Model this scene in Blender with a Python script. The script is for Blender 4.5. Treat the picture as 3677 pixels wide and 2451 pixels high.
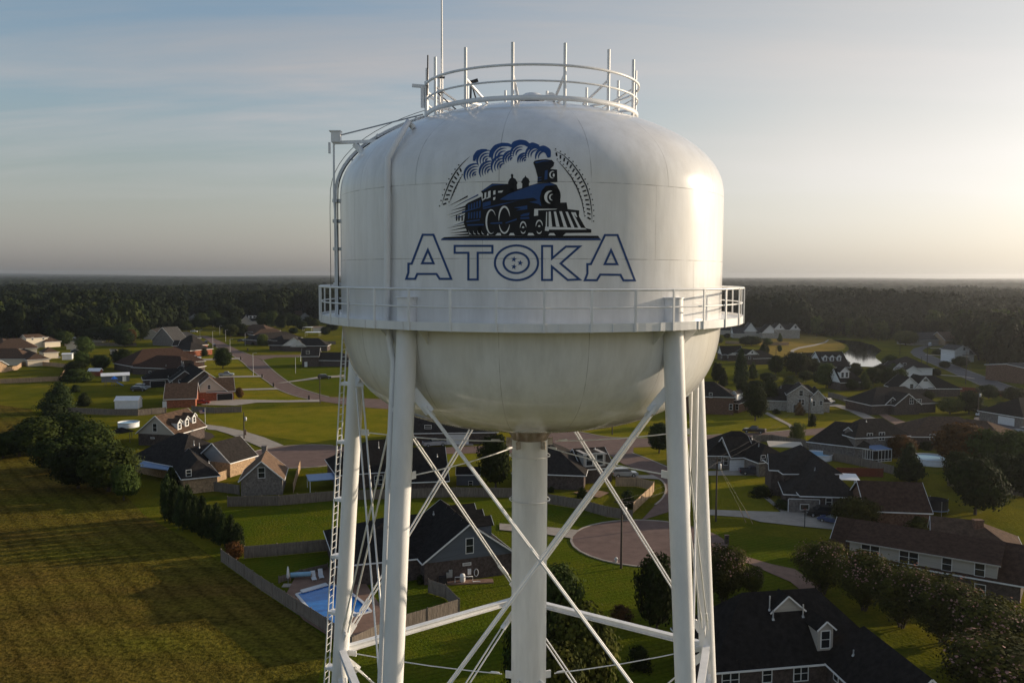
import bpy, math, random
import numpy as np
from mathutils import Vector, Matrix, noise
from mathutils.geometry import tessellate_polygon
for o in list(bpy.data.objects): bpy.data.objects.remove(o)
sc = bpy.context.scene
rnd = random.Random(7)
R_ = math.radians
# ------------------------------------------------------------------ camera, sky, sun, exposure
PW, PH, F, PITCH, ROLL, EYE = 3677, 2451, 3150.0, 0.0758, 0.0038, 40.0
cam_d = bpy.data.cameras.new('camera'); cam = bpy.data.objects.new('camera', cam_d); sc.collection.objects.link(cam)
cam_d.sensor_width = 36; cam_d.lens = 36*F/PW; cam_d.clip_start = .5; cam_d.clip_end = 60000
cam.matrix_world = Matrix.Translation((0, 0, EYE)) @ Matrix.Rotation(math.pi/2-PITCH, 4, 'X') @ Matrix.Rotation(ROLL, 4, 'Z')
sc.camera = cam
SUN_AZ, SUN_EL = 67.0, 11.0            # clockwise from +Y, degrees
sd = Vector((math.sin(R_(SUN_AZ))*math.cos(R_(SUN_EL)), math.cos(R_(SUN_AZ))*math.cos(R_(SUN_EL)), math.sin(R_(SUN_EL))))
sun_d = bpy.data.lights.new('sun', 'SUN'); sun_d.energy = 3.5; sun_d.angle = R_(.5); sun_d.color = (1, .82, .60)
sun = bpy.data.objects.new('sun', sun_d); sc.collection.objects.link(sun); sun.rotation_euler = sd.to_track_quat('Z', 'Y').to_euler(); sun.location = sd*200
wd = bpy.data.worlds.new('World'); sc.world = wd; wd.use_nodes = True
def node(nt, t, **k):
    n = nt.nodes.new(t)
    for a, v in k.items():
        if a.startswith('i_'):
            key = a[2:]; n.inputs[int(key) if key.isdigit() else key.replace('_', ' ')].default_value = v
        else: setattr(n, a, v)
    return n
def ramp(nt, src, stops):
    r = node(nt, 'ShaderNodeValToRGB'); nt.links.new(src, r.inputs[0]); el = r.color_ramp.elements
    while len(el) < len(stops): el.new(.5)
    for e, (p, c) in zip(el, stops): e.position = p; e.color = (c, c, c, 1) if isinstance(c, (int, float)) else (*c, 1)
    return r.outputs[0]
def mathn(nt, op, a, b=None, clamp=False):
    n = node(nt, 'ShaderNodeMath', operation=op, use_clamp=clamp)
    for i, s in enumerate((a, b)):
        if s is None: continue
        if isinstance(s, (int, float)): n.inputs[i].default_value = s
        else: nt.links.new(s, n.inputs[i])
    return n.outputs[0]
def mixc(nt, fac, a, b, bt='MIX'):
    n = node(nt, 'ShaderNodeMix', data_type='RGBA', blend_type=bt)
    for i, s in ((0, fac), (6, a), (7, b)):
        if isinstance(s, (int, float)): n.inputs[i].default_value = s
        elif isinstance(s, tuple): n.inputs[i].default_value = (*s[:3], 1)
        else: nt.links.new(s, n.inputs[i])
    return n.outputs[2]
def build_sky():
    nt = wd.node_tree; bg = nt.nodes['Background']
    s = node(nt, 'ShaderNodeTexSky', sky_type='NISHITA', sun_disc=False, sun_elevation=R_(SUN_EL), sun_rotation=R_(SUN_AZ), air_density=1.0, dust_density=1.2, ozone_density=1.5)
    tc = node(nt, 'ShaderNodeTexCoord'); sep = node(nt, 'ShaderNodeSeparateXYZ'); nt.links.new(tc.outputs['Generated'], sep.inputs[0])
    z = mathn(nt, 'MAXIMUM', sep.outputs[2], 0.0)
    den = mathn(nt, 'ADD', z, .12)
    cx = mathn(nt, 'DIVIDE', sep.outputs[0], den); cy = mathn(nt, 'DIVIDE', sep.outputs[1], den)
    cb = node(nt, 'ShaderNodeCombineXYZ'); nt.links.new(cx, cb.inputs[0]); nt.links.new(cy, cb.inputs[1])
    mp = node(nt, 'ShaderNodeMapping'); mp.inputs['Rotation'].default_value = (0, 0, R_(-24)); mp.inputs['Scale'].default_value = (.42, 1.5, 1); nt.links.new(cb.outputs[0], mp.inputs[0])
    n1 = node(nt, 'ShaderNodeTexNoise', i_Scale=.85, i_Detail=7.0, i_Roughness=.58, i_Distortion=.5); nt.links.new(mp.outputs[0], n1.inputs['Vector'])
    veil = ramp(nt, n1.outputs[0], [(.40, 0.0), (.55, .45), (.70, 1.0)])
    low = ramp(nt, z, [(0, .9), (.07, .62), (.17, .22), (.40, .05)])
    bw = node(nt, 'ShaderNodeRGBToBW'); nt.links.new(s.outputs[0], bw.inputs[0])
    tint = node(nt, 'ShaderNodeMix', data_type='RGBA', blend_type='MULTIPLY'); tint.inputs[0].default_value = 1
    nt.links.new(bw.outputs[0], tint.inputs[6])
    xx = mathn(nt, 'ADD', mathn(nt, 'MULTIPLY', sep.outputs[0], .5), .5)
    warm = ramp(nt, xx, [(.25, (.82, .80, .82)), (.5, (1.0, .96, .93)), (.74, (1.0, .92, .78)), (.95, (1.0, .86, .62))])
    nt.links.new(warm, tint.inputs[7])
    out = mixc(nt, low, s.outputs[0], tint.outputs[2])
    cl = node(nt, 'ShaderNodeMix', data_type='RGBA', blend_type='MULTIPLY'); cl.inputs[0].default_value = 1; nt.links.new(bw.outputs[0], cl.inputs[6]); cl.inputs[7].default_value = (1.28, 1.25, 1.27, 1)
    high = ramp(nt, z, [(.05, 0.0), (.16, 1.0)])
    out = mixc(nt, mathn(nt, 'MULTIPLY', mathn(nt, 'MULTIPLY', veil, .85), high), out, cl.outputs[2])
    rt = ramp(nt, xx, [(.46, 0.0), (.66, .80), (1.0, .85)])      # the bright thin overcast on the sun's side
    wh = node(nt, 'ShaderNodeMix', data_type='RGBA', blend_type='MULTIPLY'); wh.inputs[0].default_value = 1; nt.links.new(bw.outputs[0], wh.inputs[6]); wh.inputs[7].default_value = (1.34, 1.28, 1.22, 1)
    out = mixc(nt, mathn(nt, 'MULTIPLY', rt, ramp(nt, z, [(.02, .25), (.12, 1.0), (.45, .35)])), out, wh.outputs[2])
    # the glow round the sun is softer than a clear sky's
    soft = mathn(nt, 'MULTIPLY', mathn(nt, 'POWER', mathn(nt, 'MAXIMUM', bw.outputs[0], .05), -.26), 1.22)
    sf = node(nt, 'ShaderNodeVectorMath', operation='SCALE'); nt.links.new(out, sf.inputs[0]); nt.links.new(soft, sf.inputs[3]); out = sf.outputs[0]
    nt.links.new(out, bg.inputs[0]); bg.inputs[1].default_value = .1
build_sky()
sc.view_settings.view_transform = 'Standard'; sc.view_settings.look = 'None'; sc.view_settings.exposure = .72; sc.view_settings.gamma = 1
sc.render.engine = 'CYCLES'
cy_ = sc.cycles; cy_.use_denoising = True; cy_.max_bounces = 5; cy_.diffuse_bounces = 2; cy_.glossy_bounces = 2; cy_.transmission_bounces = 2; cy_.volume_bounces = 0; cy_.transparent_max_bounces = 8
cy_.caustics_reflective = False; cy_.caustics_refractive = False
# ------------------------------------------------------------------ picture <-> world
VIEWS = dict(S=(0, 0, 1), Z1=(1150, 0, .6378), Z3=(0, 950, .54206), Z4=(0, 1700, .5525), Z5=(1100, 1000, .68), Z6=(1100, 1550, .68), Z7=(2500, 950, .51018), Z8=(2500, 1650, .51085),
    A=(0, 1160, .20408), B=(440, 1080, .19768), C=(840, 1080, .17219), D=(400, 1400, .28899), E=(2560, 1080, .22318), F=(3040, 1080, .27072), G=(2540, 1350, .2551),
    H=(3060, 1420, .27422), I=(1250, 1500, .2125), J=(1950, 1500, .22524), K=(1240, 1760, .28061), L=(2540, 1680, .24232), M=(2980, 1780, .29622), Q=(1400, 480, .3995))
FWD = Vector((0, math.cos(PITCH), -math.sin(PITCH))); UP = Vector((0, math.sin(PITCH), math.cos(PITCH))); EYEV = Vector((0, 0, EYE))
def ray(k, x, y):
    a, b, s = VIEWS[k]; du = a+x*s-PW/2; dv = b+y*s-PH/2
    X = du*math.cos(ROLL)+dv*math.sin(ROLL); Y = -du*math.sin(ROLL)+dv*math.cos(ROLL)
    return (FWD+Vector((1, 0, 0))*(X/F)-UP*(Y/F))
def at(k, x, y, z=0.0):
    d = ray(k, x, y); t = (z-EYE)/d.z; return EYEV+d*t
def mpp(p): return (p-EYEV).dot(FWD)/F       # metres per photo pixel at p
# ------------------------------------------------------------------ mesh builder
class MB:
    def __init__(s): s.v = []; s.f = []; s.m = []; s.sm = []
    def add(s, vs, fs, m=0, smooth=False):
        b = len(s.v); s.v += [tuple(v) for v in vs]
        for f in fs: s.f.append(tuple(i+b for i in f)); s.m.append(m); s.sm.append(smooth)
        return s
    def box(s, c, sz, rz=0.0, m=0, M=None):
        hx, hy, hz = sz[0]/2, sz[1]/2, sz[2]/2; cs, sn = math.cos(rz), math.sin(rz); vs = []
        for z in (-hz, hz):
            for x, y in ((-hx, -hy), (hx, -hy), (hx, hy), (-hx, hy)):
                if M is not None: vs.append(Vector(c)+M @ Vector((x, y, z)))
                else: vs.append((c[0]+x*cs-y*sn, c[1]+x*sn+y*cs, c[2]+z))
        return s.add(vs, [(3, 2, 1, 0), (4, 5, 6, 7), (0, 1, 5, 4), (1, 2, 6, 5), (2, 3, 7, 6), (3, 0, 4, 7)], m)
    def bar(s, a, b, w, h, up=(0, 0, 1), m=0):
        a, b = Vector(a), Vector(b); d = (b-a); L = d.length
        if L < 1e-6: return s
        d /= L; u = Vector(up)
        if abs(d.dot(u)) > .99: u = Vector((1, 0, 0))
        x = d.cross(u).normalized(); y = x.cross(d); M = Matrix((x, d, y)).transposed()
        return s.box((a+b)/2, (w, L, h), M=M, m=m)
    def tube(s, pts, r, n=8, m=0, closed=False, cap=True):
        pts = [Vector(p) for p in pts]; rs = r if isinstance(r, (list, tuple)) else [r]*len(pts); rings = []; N = len(pts); pu = None; vs = []
        for i, p in enumerate(pts):
            a = pts[(i-1) % N] if (closed or i) else p; b = pts[(i+1) % N] if (closed or i < N-1) else p
            d = (b-a).normalized()
            u = (Vector((0, 0, 1)) if abs(d.z) < .95 else Vector((1, 0, 0))) if pu is None else pu
            x = (u-d*u.dot(d)).normalized(); pu = x; y = d.cross(x)
            vs += [p+x*(rs[i]*math.cos(2*math.pi*j/n))+y*(rs[i]*math.sin(2*math.pi*j/n)) for j in range(n)]
        fs = []
        for i in range(N if closed else N-1):
            for j in range(n):
                k = (i+1) % N; fs.append((i*n+j, i*n+(j+1) % n, k*n+(j+1) % n, k*n+j))
        s.add(vs, fs, m, True)
        if cap and not closed: s.add(vs[:n], [tuple(range(n))[::-1]], m); s.add(vs[-n:], [tuple(range(n))], m)
        return s
    def lathe(s, prof, n=48, c=(0, 0, 0), m=0, smooth=True, a0=0, a1=2*math.pi):
        full = abs(a1-a0-2*math.pi) < 1e-6; k = n if full else n+1; vs = []
        for r, z in prof:
            for j in range(k):
                a = a0+(a1-a0)*j/n; vs.append((c[0]+r*math.sin(a), c[1]-r*math.cos(a), c[2]+z))
        fs = []
        for i in range(len(prof)-1):
            for j in range(n):
                q = (j+1) % k; fs.append((i*k+j, i*k+q, (i+1)*k+q, (i+1)*k+j))
        return s.add(vs, fs, m, smooth)
    def prism(s, poly, z0, z1, m=0):      # poly: ccw xy list
        n = len(poly); vs = [(p[0], p[1], z0) for p in poly]+[(p[0], p[1], z1) for p in poly]
        return s.add(vs, [tuple(range(n))[::-1], tuple(range(n, 2*n))]+[(i, (i+1) % n, n+(i+1) % n, n+i) for i in range(n)], m)
    def build(s, name, mats, parent=None, origin=(0, 0, 0), col=None):
        me = bpy.data.meshes.new(name); o = Vector(origin)
        me.from_pydata([(v[0]-o.x, v[1]-o.y, v[2]-o.z) for v in s.v], [], s.f)
        mats = mats if isinstance(mats, (list, tuple)) else [mats]
        for q in mats: me.materials.append(q)
        me.polygons.foreach_set('material_index', s.m); me.polygons.foreach_set('use_smooth', s.sm); me.update()
        ob = bpy.data.objects.new(name, me); sc.collection.objects.link(ob)
        if parent is not None: ob.parent = parent
        else: ob.location = o
        return ob
def tag(o, label=None, cat=None, group=None, kind=None):
    for k, v in (('label', label), ('category', cat), ('group', group), ('kind', kind)):
        if v: o[k] = v
    return o
def empty(name, loc, label, cat, group=None, rz=0.0):
    o = bpy.data.objects.new(name, None); sc.collection.objects.link(o); o.location = loc; o.rotation_euler = (0, 0, rz); o.empty_display_size = .3
    return tag(o, label, cat, group)
def dup(o, parent=None):
    c = o.copy(); sc.collection.objects.link(c)
    if parent is not None: c.parent = parent
    for ch in list(o.children): dup(ch, c)
    return c
# ------------------------------------------------------------------ materials
def mat(name, col, rough=.7, var=.25, scale=1.0, bump=0.0, bscale=None, spec=.3, col2=None, metal=0.0, coat=0.0, trans=0.0, stretch=None, obj_var=0.0):
    m = bpy.data.materials.new(name); m.use_nodes = True; nt = m.node_tree; b = nt.nodes['Principled BSDF']
    b.inputs['Roughness'].default_value = rough; b.inputs['Specular IOR Level'].default_value = spec; b.inputs['Metallic'].default_value = metal; b.inputs['Coat Weight'].default_value = coat
    g = node(nt, 'ShaderNodeNewGeometry'); vec = g.outputs['Position']
    if stretch:
        mp = node(nt, 'ShaderNodeMapping'); mp.inputs['Scale'].default_value = stretch; nt.links.new(vec, mp.inputs[0]); vec = mp.outputs[0]
    n = node(nt, 'ShaderNodeTexNoise', i_Scale=scale, i_Detail=6.0, i_Roughness=.65); nt.links.new(vec, n.inputs['Vector'])
    c2 = col2 or tuple(c*(1-var) for c in col); c1 = col if col2 else tuple(min(.95, c*(1+var*.6)) for c in col)
    f = ramp(nt, n.outputs[0], [(.32, 0.0), (.68, 1.0)]); out = mixc(nt, f, c2, c1)
    if obj_var:
        oi = node(nt, 'ShaderNodeObjectInfo') if name != 'leaves_wood' else g; hs = node(nt, 'ShaderNodeHueSaturation'); nt.links.new(out, hs.inputs['Color'])
        nt.links.new(mathn(nt, 'ADD', mathn(nt, 'MULTIPLY', oi.outputs['Random' if name != 'leaves_wood' else 'Random Per Island'], obj_var), 1-obj_var/2), hs.inputs['Value'])
        nt.links.new(mathn(nt, 'ADD', mathn(nt, 'MULTIPLY', oi.outputs['Random' if name != 'leaves_wood' else 'Random Per Island'], obj_var*.05), .5-obj_var*.025), hs.inputs['Hue']); out = hs.outputs[0]
    nt.links.new(out, b.inputs['Base Color'])
    if bump:
        n2 = node(nt, 'ShaderNodeTexNoise', i_Scale=bscale or scale*4, i_Detail=4.0); nt.links.new(vec, n2.inputs['Vector'])
        bp = node(nt, 'ShaderNodeBump', i_Strength=bump, i_Distance=.1); nt.links.new(n2.outputs[0], bp.inputs['Height']); nt.links.new(bp.outputs[0], b.inputs['Normal'])
    if trans:
        tr = node(nt, 'ShaderNodeBsdfTranslucent'); nt.links.new(out, tr.inputs[0]); ms = node(nt, 'ShaderNodeMixShader'); ms.inputs[0].default_value = trans
        nt.links.new(b.outputs[0], ms.inputs[1]); nt.links.new(tr.outputs[0], ms.inputs[2]); nt.links.new(ms.outputs[0], nt.nodes['Material Output'].inputs[0])
    return m
def layered_ground(name, c1, c2, c3, s1=.02, s2=.15, bump=.8, bs=2.0, fine=.35, stretch=None, lines=None):
    m = bpy.data.materials.new(name); m.use_nodes = True; nt = m.node_tree; b = nt.nodes['Principled BSDF']; b.inputs['Roughness'].default_value = .95; b.inputs['Specular IOR Level'].default_value = .0
    g = node(nt, 'ShaderNodeNewGeometry'); vec = g.outputs['Position']
    if stretch:
        mp = node(nt, 'ShaderNodeMapping'); mp.inputs['Rotation'].default_value = (0, 0, stretch[0]); mp.inputs['Scale'].default_value = (stretch[1], stretch[2], 1); nt.links.new(vec, mp.inputs[0]); sv = mp.outputs[0]
    else: sv = vec
    a = node(nt, 'ShaderNodeTexNoise', i_Scale=s1, i_Detail=5.0, i_Roughness=.6); nt.links.new(sv, a.inputs['Vector'])
    bq = node(nt, 'ShaderNodeTexNoise', i_Scale=s2, i_Detail=6.0, i_Roughness=.7); nt.links.new(sv, bq.inputs['Vector'])
    cq = node(nt, 'ShaderNodeTexNoise', i_Scale=bs, i_Detail=3.0, i_Roughness=.7); nt.links.new(vec, cq.inputs['Vector'])
    o = mixc(nt, ramp(nt, a.outputs[0], [(.38, 0.0), (.62, 1.0)]), c1, c2)
    o = mixc(nt, ramp(nt, bq.outputs[0], [(.42, 0.0), (.70, .9)]), o, c3)
    o = mixc(nt, fine, o, ramp(nt, cq.outputs[0], [(.32, .22), (.52, .8), (.72, 1.35)]), 'MULTIPLY')
    if lines:
        mq = node(nt, 'ShaderNodeMapping'); mq.inputs['Rotation'].default_value = (0, 0, lines[0]); nt.links.new(vec, mq.inputs[0])
        wv = node(nt, 'ShaderNodeTexWave', wave_type='BANDS', bands_direction='X', i_Scale=lines[1], i_Distortion=lines[2], i_Detail=3.0); wv.inputs['Detail Scale'].default_value = .4; nt.links.new(mq.outputs[0], wv.inputs['Vector'])
        o = mixc(nt, lines[3], o, ramp(nt, wv.outputs[0], [(.04, .35), (.16, .9), (.6, 1.0), (1.0, 1.18)]), 'MULTIPLY')
    nt.links.new(o, b.inputs['Base Color'])
    bp = node(nt, 'ShaderNodeBump', i_Strength=bump, i_Distance=.25); nt.links.new(cq.outputs[0], bp.inputs['Height']); nt.links.new(bp.outputs[0], b.inputs['Normal'])
    return m
def tank_paint():
    m = bpy.data.materials.new('tank_paint'); m.use_nodes = True; nt = m.node_tree; b = nt.nodes['Principled BSDF']; b.inputs['Roughness'].default_value = .20; b.inputs['Specular IOR Level'].default_value = .28
    b.inputs['Coat Weight'].default_value = .35; b.inputs['Coat Roughness'].default_value = .07
    tc = node(nt, 'ShaderNodeTexCoord'); vec = tc.outputs['Object']; sp = node(nt, 'ShaderNodeSeparateXYZ'); nt.links.new(vec, sp.inputs[0]); z = sp.outputs[2]
    mp = node(nt, 'ShaderNodeMapping'); mp.inputs['Scale'].default_value = (1.6, 1.6, .22); nt.links.new(vec, mp.inputs[0])
    n = node(nt, 'ShaderNodeTexNoise', i_Scale=1.1, i_Detail=8.0, i_Roughness=.7); nt.links.new(mp.outputs[0], n.inputs['Vector'])
    n2 = node(nt, 'ShaderNodeTexNoise', i_Scale=.35, i_Detail=4.0); nt.links.new(vec, n2.inputs['Vector'])
    col = mixc(nt, ramp(nt, n.outputs[0], [(.42, 0.0), (.75, .75)]), (.79, .79, .79), (.57, .565, .555))
    col = mixc(nt, ramp(nt, n2.outputs[0], [(.45, 0.0), (.7, .5)]), col, (.68, .65, .60))
    # weld seams: rings at fixed heights, meridian plates between them
    def ring(h, w): return mathn(nt, 'LESS_THAN', mathn(nt, 'ABSOLUTE', mathn(nt, 'SUBTRACT', z, h)), w)
    ang = mathn(nt, 'ARCTAN2', sp.outputs[0], sp.outputs[1])
    rad = mathn(nt, 'POWER', mathn(nt, 'ADD', mathn(nt, 'POWER', sp.outputs[0], 2), mathn(nt, 'POWER', sp.outputs[1], 2)), .5)
    def merid(n_, off, w):
        fr = mathn(nt, 'FRACT', mathn(nt, 'ADD', mathn(nt, 'MULTIPLY', ang, n_/(2*math.pi)), off+10))
        d = mathn(nt, 'MULTIPLY', mathn(nt, 'ABSOLUTE', mathn(nt, 'SUBTRACT', fr, .5)), mathn(nt, 'MULTIPLY', rad, 2*math.pi/n_))
        return mathn(nt, 'LESS_THAN', d, w)
    up1 = mathn(nt, 'GREATER_THAN', z, 42.976); in1 = mathn(nt, 'GREATER_THAN', rad, 4.55)
    dn = mathn(nt, 'LESS_THAN', z, 38.2); mid = mathn(nt, 'MULTIPLY', mathn(nt, 'LESS_THAN', z, 42.976), mathn(nt, 'GREATER_THAN', z, 40.52)); mid2 = mathn(nt, 'MULTIPLY', mathn(nt, 'LESS_THAN', z, 40.52), mathn(nt, 'GREATER_THAN', z, 38.2))
    seam = ring(42.976, .014)
    for q in (ring(40.52, .014), mathn(nt, 'MULTIPLY', mathn(nt, 'MULTIPLY', merid(16, .1, .013), up1), in1), mathn(nt, 'MULTIPLY', merid(16, .1, .010), dn), mathn(nt, 'MULTIPLY', merid(8, .21, .008), mid), mathn(nt, 'MULTIPLY', merid(8, .55, .008), mid2), ring(46.08, .014), ring(34.25, .018)):
        seam = mathn(nt, 'MAXIMUM', seam, q)
    n3 = node(nt, 'ShaderNodeTexNoise', i_Scale=1.7, i_Detail=3.0); nt.links.new(vec, n3.inputs['Vector'])
    seam = mathn(nt, 'MULTIPLY', seam, ramp(nt, n3.outputs[0], [(.35, .12), (.6, .62)]))
    rust_and_shade = mathn(nt, 'MULTIPLY', ramp(nt, mathn(nt, 'SUBTRACT', 35.0, z), [(0.0, 0.0), (.55, .6), (.78, 1.0)]), ramp(nt, n.outputs[0], [(.3, .7), (.7, 1.0)]))
    col = mixc(nt, rust_and_shade, col, (.15, .095, .055))  # rust under the bowl, its brown deepened to paint in the shade
    col = mixc(nt, seam, col, (.22, .20, .19)); nt.links.new(col, b.inputs['Base Color'])
    # the dome plates bulge a little between their seams
    h = mathn(nt, 'MULTIPLY', mathn(nt, 'SINE', mathn(nt, 'MULTIPLY', mathn(nt, 'ADD', mathn(nt, 'MULTIPLY', ang, 8/math.pi), .1*2), math.pi)), up1)
    ht = mathn(nt, 'ADD', mathn(nt, 'MULTIPLY', h, .02), mathn(nt, 'MULTIPLY', n2.outputs[0], .10))
    bp = node(nt, 'ShaderNodeBump', i_Strength=.35, i_Distance=1.0); nt.links.new(ht, bp.inputs['Height']); nt.links.new(bp.outputs[0], b.inputs['Normal'])
    return m
MAT = {}
LINE_A = math.atan2((at("S", 342, 2335)-at("S", 127, 2059)).y, (at("S", 342, 2335)-at("S", 127, 2059)).x)*-1+math.pi/2
def defmats():
    D = MAT
    D['tank'] = tank_paint()
    D['steel'] = mat('white_steel', (.78, .78, .78), .38, .12, 1.2, spec=.45, stretch=(1, 1, .3))
    D['riser'] = mat('riser_paint', (.74, .74, .73), .45, .16, 1.0, spec=.4, stretch=(1.5, 1.5, .25))
    D['rustsp'] = mat('rusty_plate', (.62, .60, .56), .7, .5, 6, col2=(.30, .21, .15))
    D['black'] = mat('black_rubber_and_dark', (.012, .012, .014), .6, .2, 2)
    D['darkmetal'] = mat('dark_metal', (.03, .03, .035), .5, .2, 2)
    D['eblack'] = mat('emblem_black', (.010, .010, .013), .5, .15, 3); D['eblue'] = mat('emblem_blue', (.022, .065, .20), .5, .15, 3); D['ewhite'] = mat('emblem_white', (.76, .76, .76), .45, .08, 1)
    for k, c in dict(charcoal=(.034, .030, .028), black=(.020, .0185, .018), brown=(.095, .062, .044), redbrown=(.060, .036, .027), grey=(.075, .072, .07), tan=(.15, .10, .07)).items():
        D['roof_'+k] = mat('shingle_'+k, c, .95, .45, 1.7, bump=.4, bscale=6, spec=.04)
    for k, c in dict(red=(.30, .105, .06), brown=(.17, .10, .07), grey=(.20, .18, .165), dark=(.095, .075, .068), tan=(.42, .29, .18), light=(.40, .37, .33)).items():
        D['brick_'+k] = mat('brick_'+k, c, .9, .5, 2.6, bump=.4, bscale=9, spec=.1)
    for k, c in dict(white=(.72, .72, .72), cream=(.66, .58, .46), greige=(.42, .39, .35), grey=(.30, .31, .32), slate=(.11, .125, .15), navy=(.03, .05, .08), beige=(.52, .46, .38)).items():
        D['side_'+k] = mat('siding_'+k, c, .7, .1, .7, bump=.3, bscale=8, spec=.2, stretch=(.2, .2, 6))
    D['trim'] = mat('white_trim', (.74, .74, .73), .6, .08, 1); D['trimdark'] = mat('dark_trim', (.06, .055, .05), .6, .1, 1)
    D['glass'] = mat('window_glass', (.02, .024, .03), .08, .3, .6, spec=.6); D['bluemetal'] = mat('blue_metal_sheet', (.16, .24, .40), .45, .15, .8, spec=.4, stretch=(3, 3, 3)); D['whitemetal'] = mat('white_metal_sheet', (.74, .75, .77), .4, .1, 1, spec=.4)
    D['asphalt'] = mat('asphalt', (.165, .108, .090), .9, .22, .5, bump=.3, bscale=8, spec=.15); D['hwy'] = mat('highway_asphalt', (.13, .12, .12), .9, .2, .3, spec=.15)
    D['concrete'] = mat('concrete', (.36, .31, .26), .85, .18, .5, bump=.2, bscale=5, spec=.2); D['brickpave'] = mat('brown_aggregate', (.24, .15, .11), .9, .2, .8, bump=.3, spec=.15)
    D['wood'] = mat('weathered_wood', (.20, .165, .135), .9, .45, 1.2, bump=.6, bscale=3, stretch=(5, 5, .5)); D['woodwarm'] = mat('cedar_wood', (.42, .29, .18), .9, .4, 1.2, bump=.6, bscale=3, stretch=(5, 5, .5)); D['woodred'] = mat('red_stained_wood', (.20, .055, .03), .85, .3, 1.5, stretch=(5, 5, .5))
    D['pole'] = mat('pole_wood', (.07, .055, .045), .9, .3, 2, stretch=(3, 3, .4)); D['galv'] = mat('galvanised', (.42, .43, .44), .5, .15, 2, metal=.4)
    D['water'] = mat('pool_water', (.015, .16, .50), .08, .25, .8, spec=.5, bump=.05, bscale=2); D['pond'] = mat('pond_water', (.010, .013, .014), .06, .2, .05, spec=.6, bump=.03, bscale=.6)
    D['liner'] = mat('pool_liner', (.25, .45, .60), .4, .1, 1); D['mulch'] = mat('mulch', (.05, .032, .022), .95, .4, 2, bump=.6); D['dirt'] = mat('dirt', (.27, .16, .09), .95, .3, .6, bump=.5)
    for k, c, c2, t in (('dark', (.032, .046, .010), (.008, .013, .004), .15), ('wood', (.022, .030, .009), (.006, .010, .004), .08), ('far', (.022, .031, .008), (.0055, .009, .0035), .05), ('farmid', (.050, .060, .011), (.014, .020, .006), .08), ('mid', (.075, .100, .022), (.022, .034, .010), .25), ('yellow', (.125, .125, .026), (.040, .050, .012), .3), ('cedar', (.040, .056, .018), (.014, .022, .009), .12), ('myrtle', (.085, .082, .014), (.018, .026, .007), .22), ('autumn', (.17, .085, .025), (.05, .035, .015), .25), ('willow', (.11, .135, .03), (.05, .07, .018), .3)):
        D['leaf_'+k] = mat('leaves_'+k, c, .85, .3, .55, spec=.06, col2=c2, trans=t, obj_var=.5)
    D['blossom'] = mat('pale_pink_blossom', (.36, .20, .17), .8, .2, 2, trans=.2); D['bark'] = mat('bark', (.075, .058, .045), .95, .4, 3, bump=.6)
    D['g_base'] = layered_ground('mixed_grass', (.115, .115, .010), (.175, .145, .014), (.060, .080, .008), .02, .10)
    D['g_lawn'] = layered_ground('green_lawn', (.072, .100, .008), (.098, .115, .008), (.125, .120, .012), .03, .2, fine=.4, bs=2.5, lines=(R_(62), .33, .6, .25))
    D['g_yellow'] = layered_ground('dry_lawn', (.185, .170, .014), (.24, .185, .018), (.115, .130, .010), .03, .18, fine=.25)
    D['g_field'] = layered_ground('mown_field', (.145, .135, .016), (.165, .105, .024), (.070, .058, .012), .05, .22, bump=1.0, bs=1.5, fine=.85, stretch=(R_(-35), .35, 1.0), lines=(LINE_A, .10, 2.6, .38))
    D['g_meadow'] = layered_ground('dry_meadow', (.27, .185, .045), (.31, .205, .055), (.18, .15, .03), .02, .1, fine=.3)
    D['g_forest'] = layered_ground('forest_floor', (.022, .028, .010), (.030, .034, .012), (.016, .018, .008), .02, .1)
    for k, c in dict(white=(.75, .75, .76), silver=(.36, .37, .39), black=(.012, .012, .014), blue=(.03, .055, .15), red=(.22, .012, .012), darkblue=(.02, .03, .07), grey=(.10, .10, .11), maroon=(.10, .012, .014)).items():
        D['car_'+k] = mat('car_paint_'+k, c, .28, .05, 1, spec=.5, coat=.6)
    D['lamp_w'] = mat('headlight_glass', (.7, .7, .7), .15, .1, 2, spec=.6); D['lamp_r'] = mat('tail_lamp', (.3, .01, .01), .25, .1, 2, spec=.5)
    D['pool_w'] = mat('pool_wall', (.62, .64, .66), .5, .1, 1); D['flagred'] = mat('flag_red', (.42, .06, .06), .8, .1, 1); D['flagwhite'] = mat('flag_white', (.7, .7, .7), .8, .05, 1); D['flagblue'] = mat('flag_blue', (.03, .05, .2), .8, .05, 1)
    D['playblue'] = mat('blue_plastic', (.02, .14, .55), .4, .1, 1)
defmats()
# ------------------------------------------------------------------ water tower
TX, TY, TR = .756, 35.98, 7.62
TB = Vector((TX, TY, 0))
tower = empty('water_tower', TB, 'white pedestal water tower on tubular legs with blue and black train emblem', 'water tower')
def tp(a, r, z): return Vector((TX+r*math.sin(R_(a)), TY-r*math.cos(R_(a)), EYE+z))
LEGA = [-34, 38, 110, 182, -106]
def legr(z): return TR*(1.01+.07*(-.25-z/TR))
def part(name, mb, m, parent=None):
    o = mb.build(name, m, parent or tower, TB if parent is None else None or TB); return o
S1 = 2.976
def prof():
    p = []
    for i in range(41):          # bowl, from the bottom up
        t = math.pi/2*(1-i/40); p.append((TR*max(0, math.cos(t))**(2/2.9), -1.143-.65*TR*max(0, math.sin(t))**(2/2.8)))
    p[0] = (.7, p[0][1])
    p.append((TR, .5))
    for i in range(49):
        t = math.pi/2*i/48; p.append((TR*max(0, math.cos(t))**(2/1.6), S1+.5*TR*max(0, math.sin(t))**(2/2.3)))
    p[-1] = (.02, p[-1][1]); return p
PROF = prof()
mb = MB(); mb.lathe(PROF, 144, (TX, TY, EYE)); tank = part('tank', mb, MAT['tank'])
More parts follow.
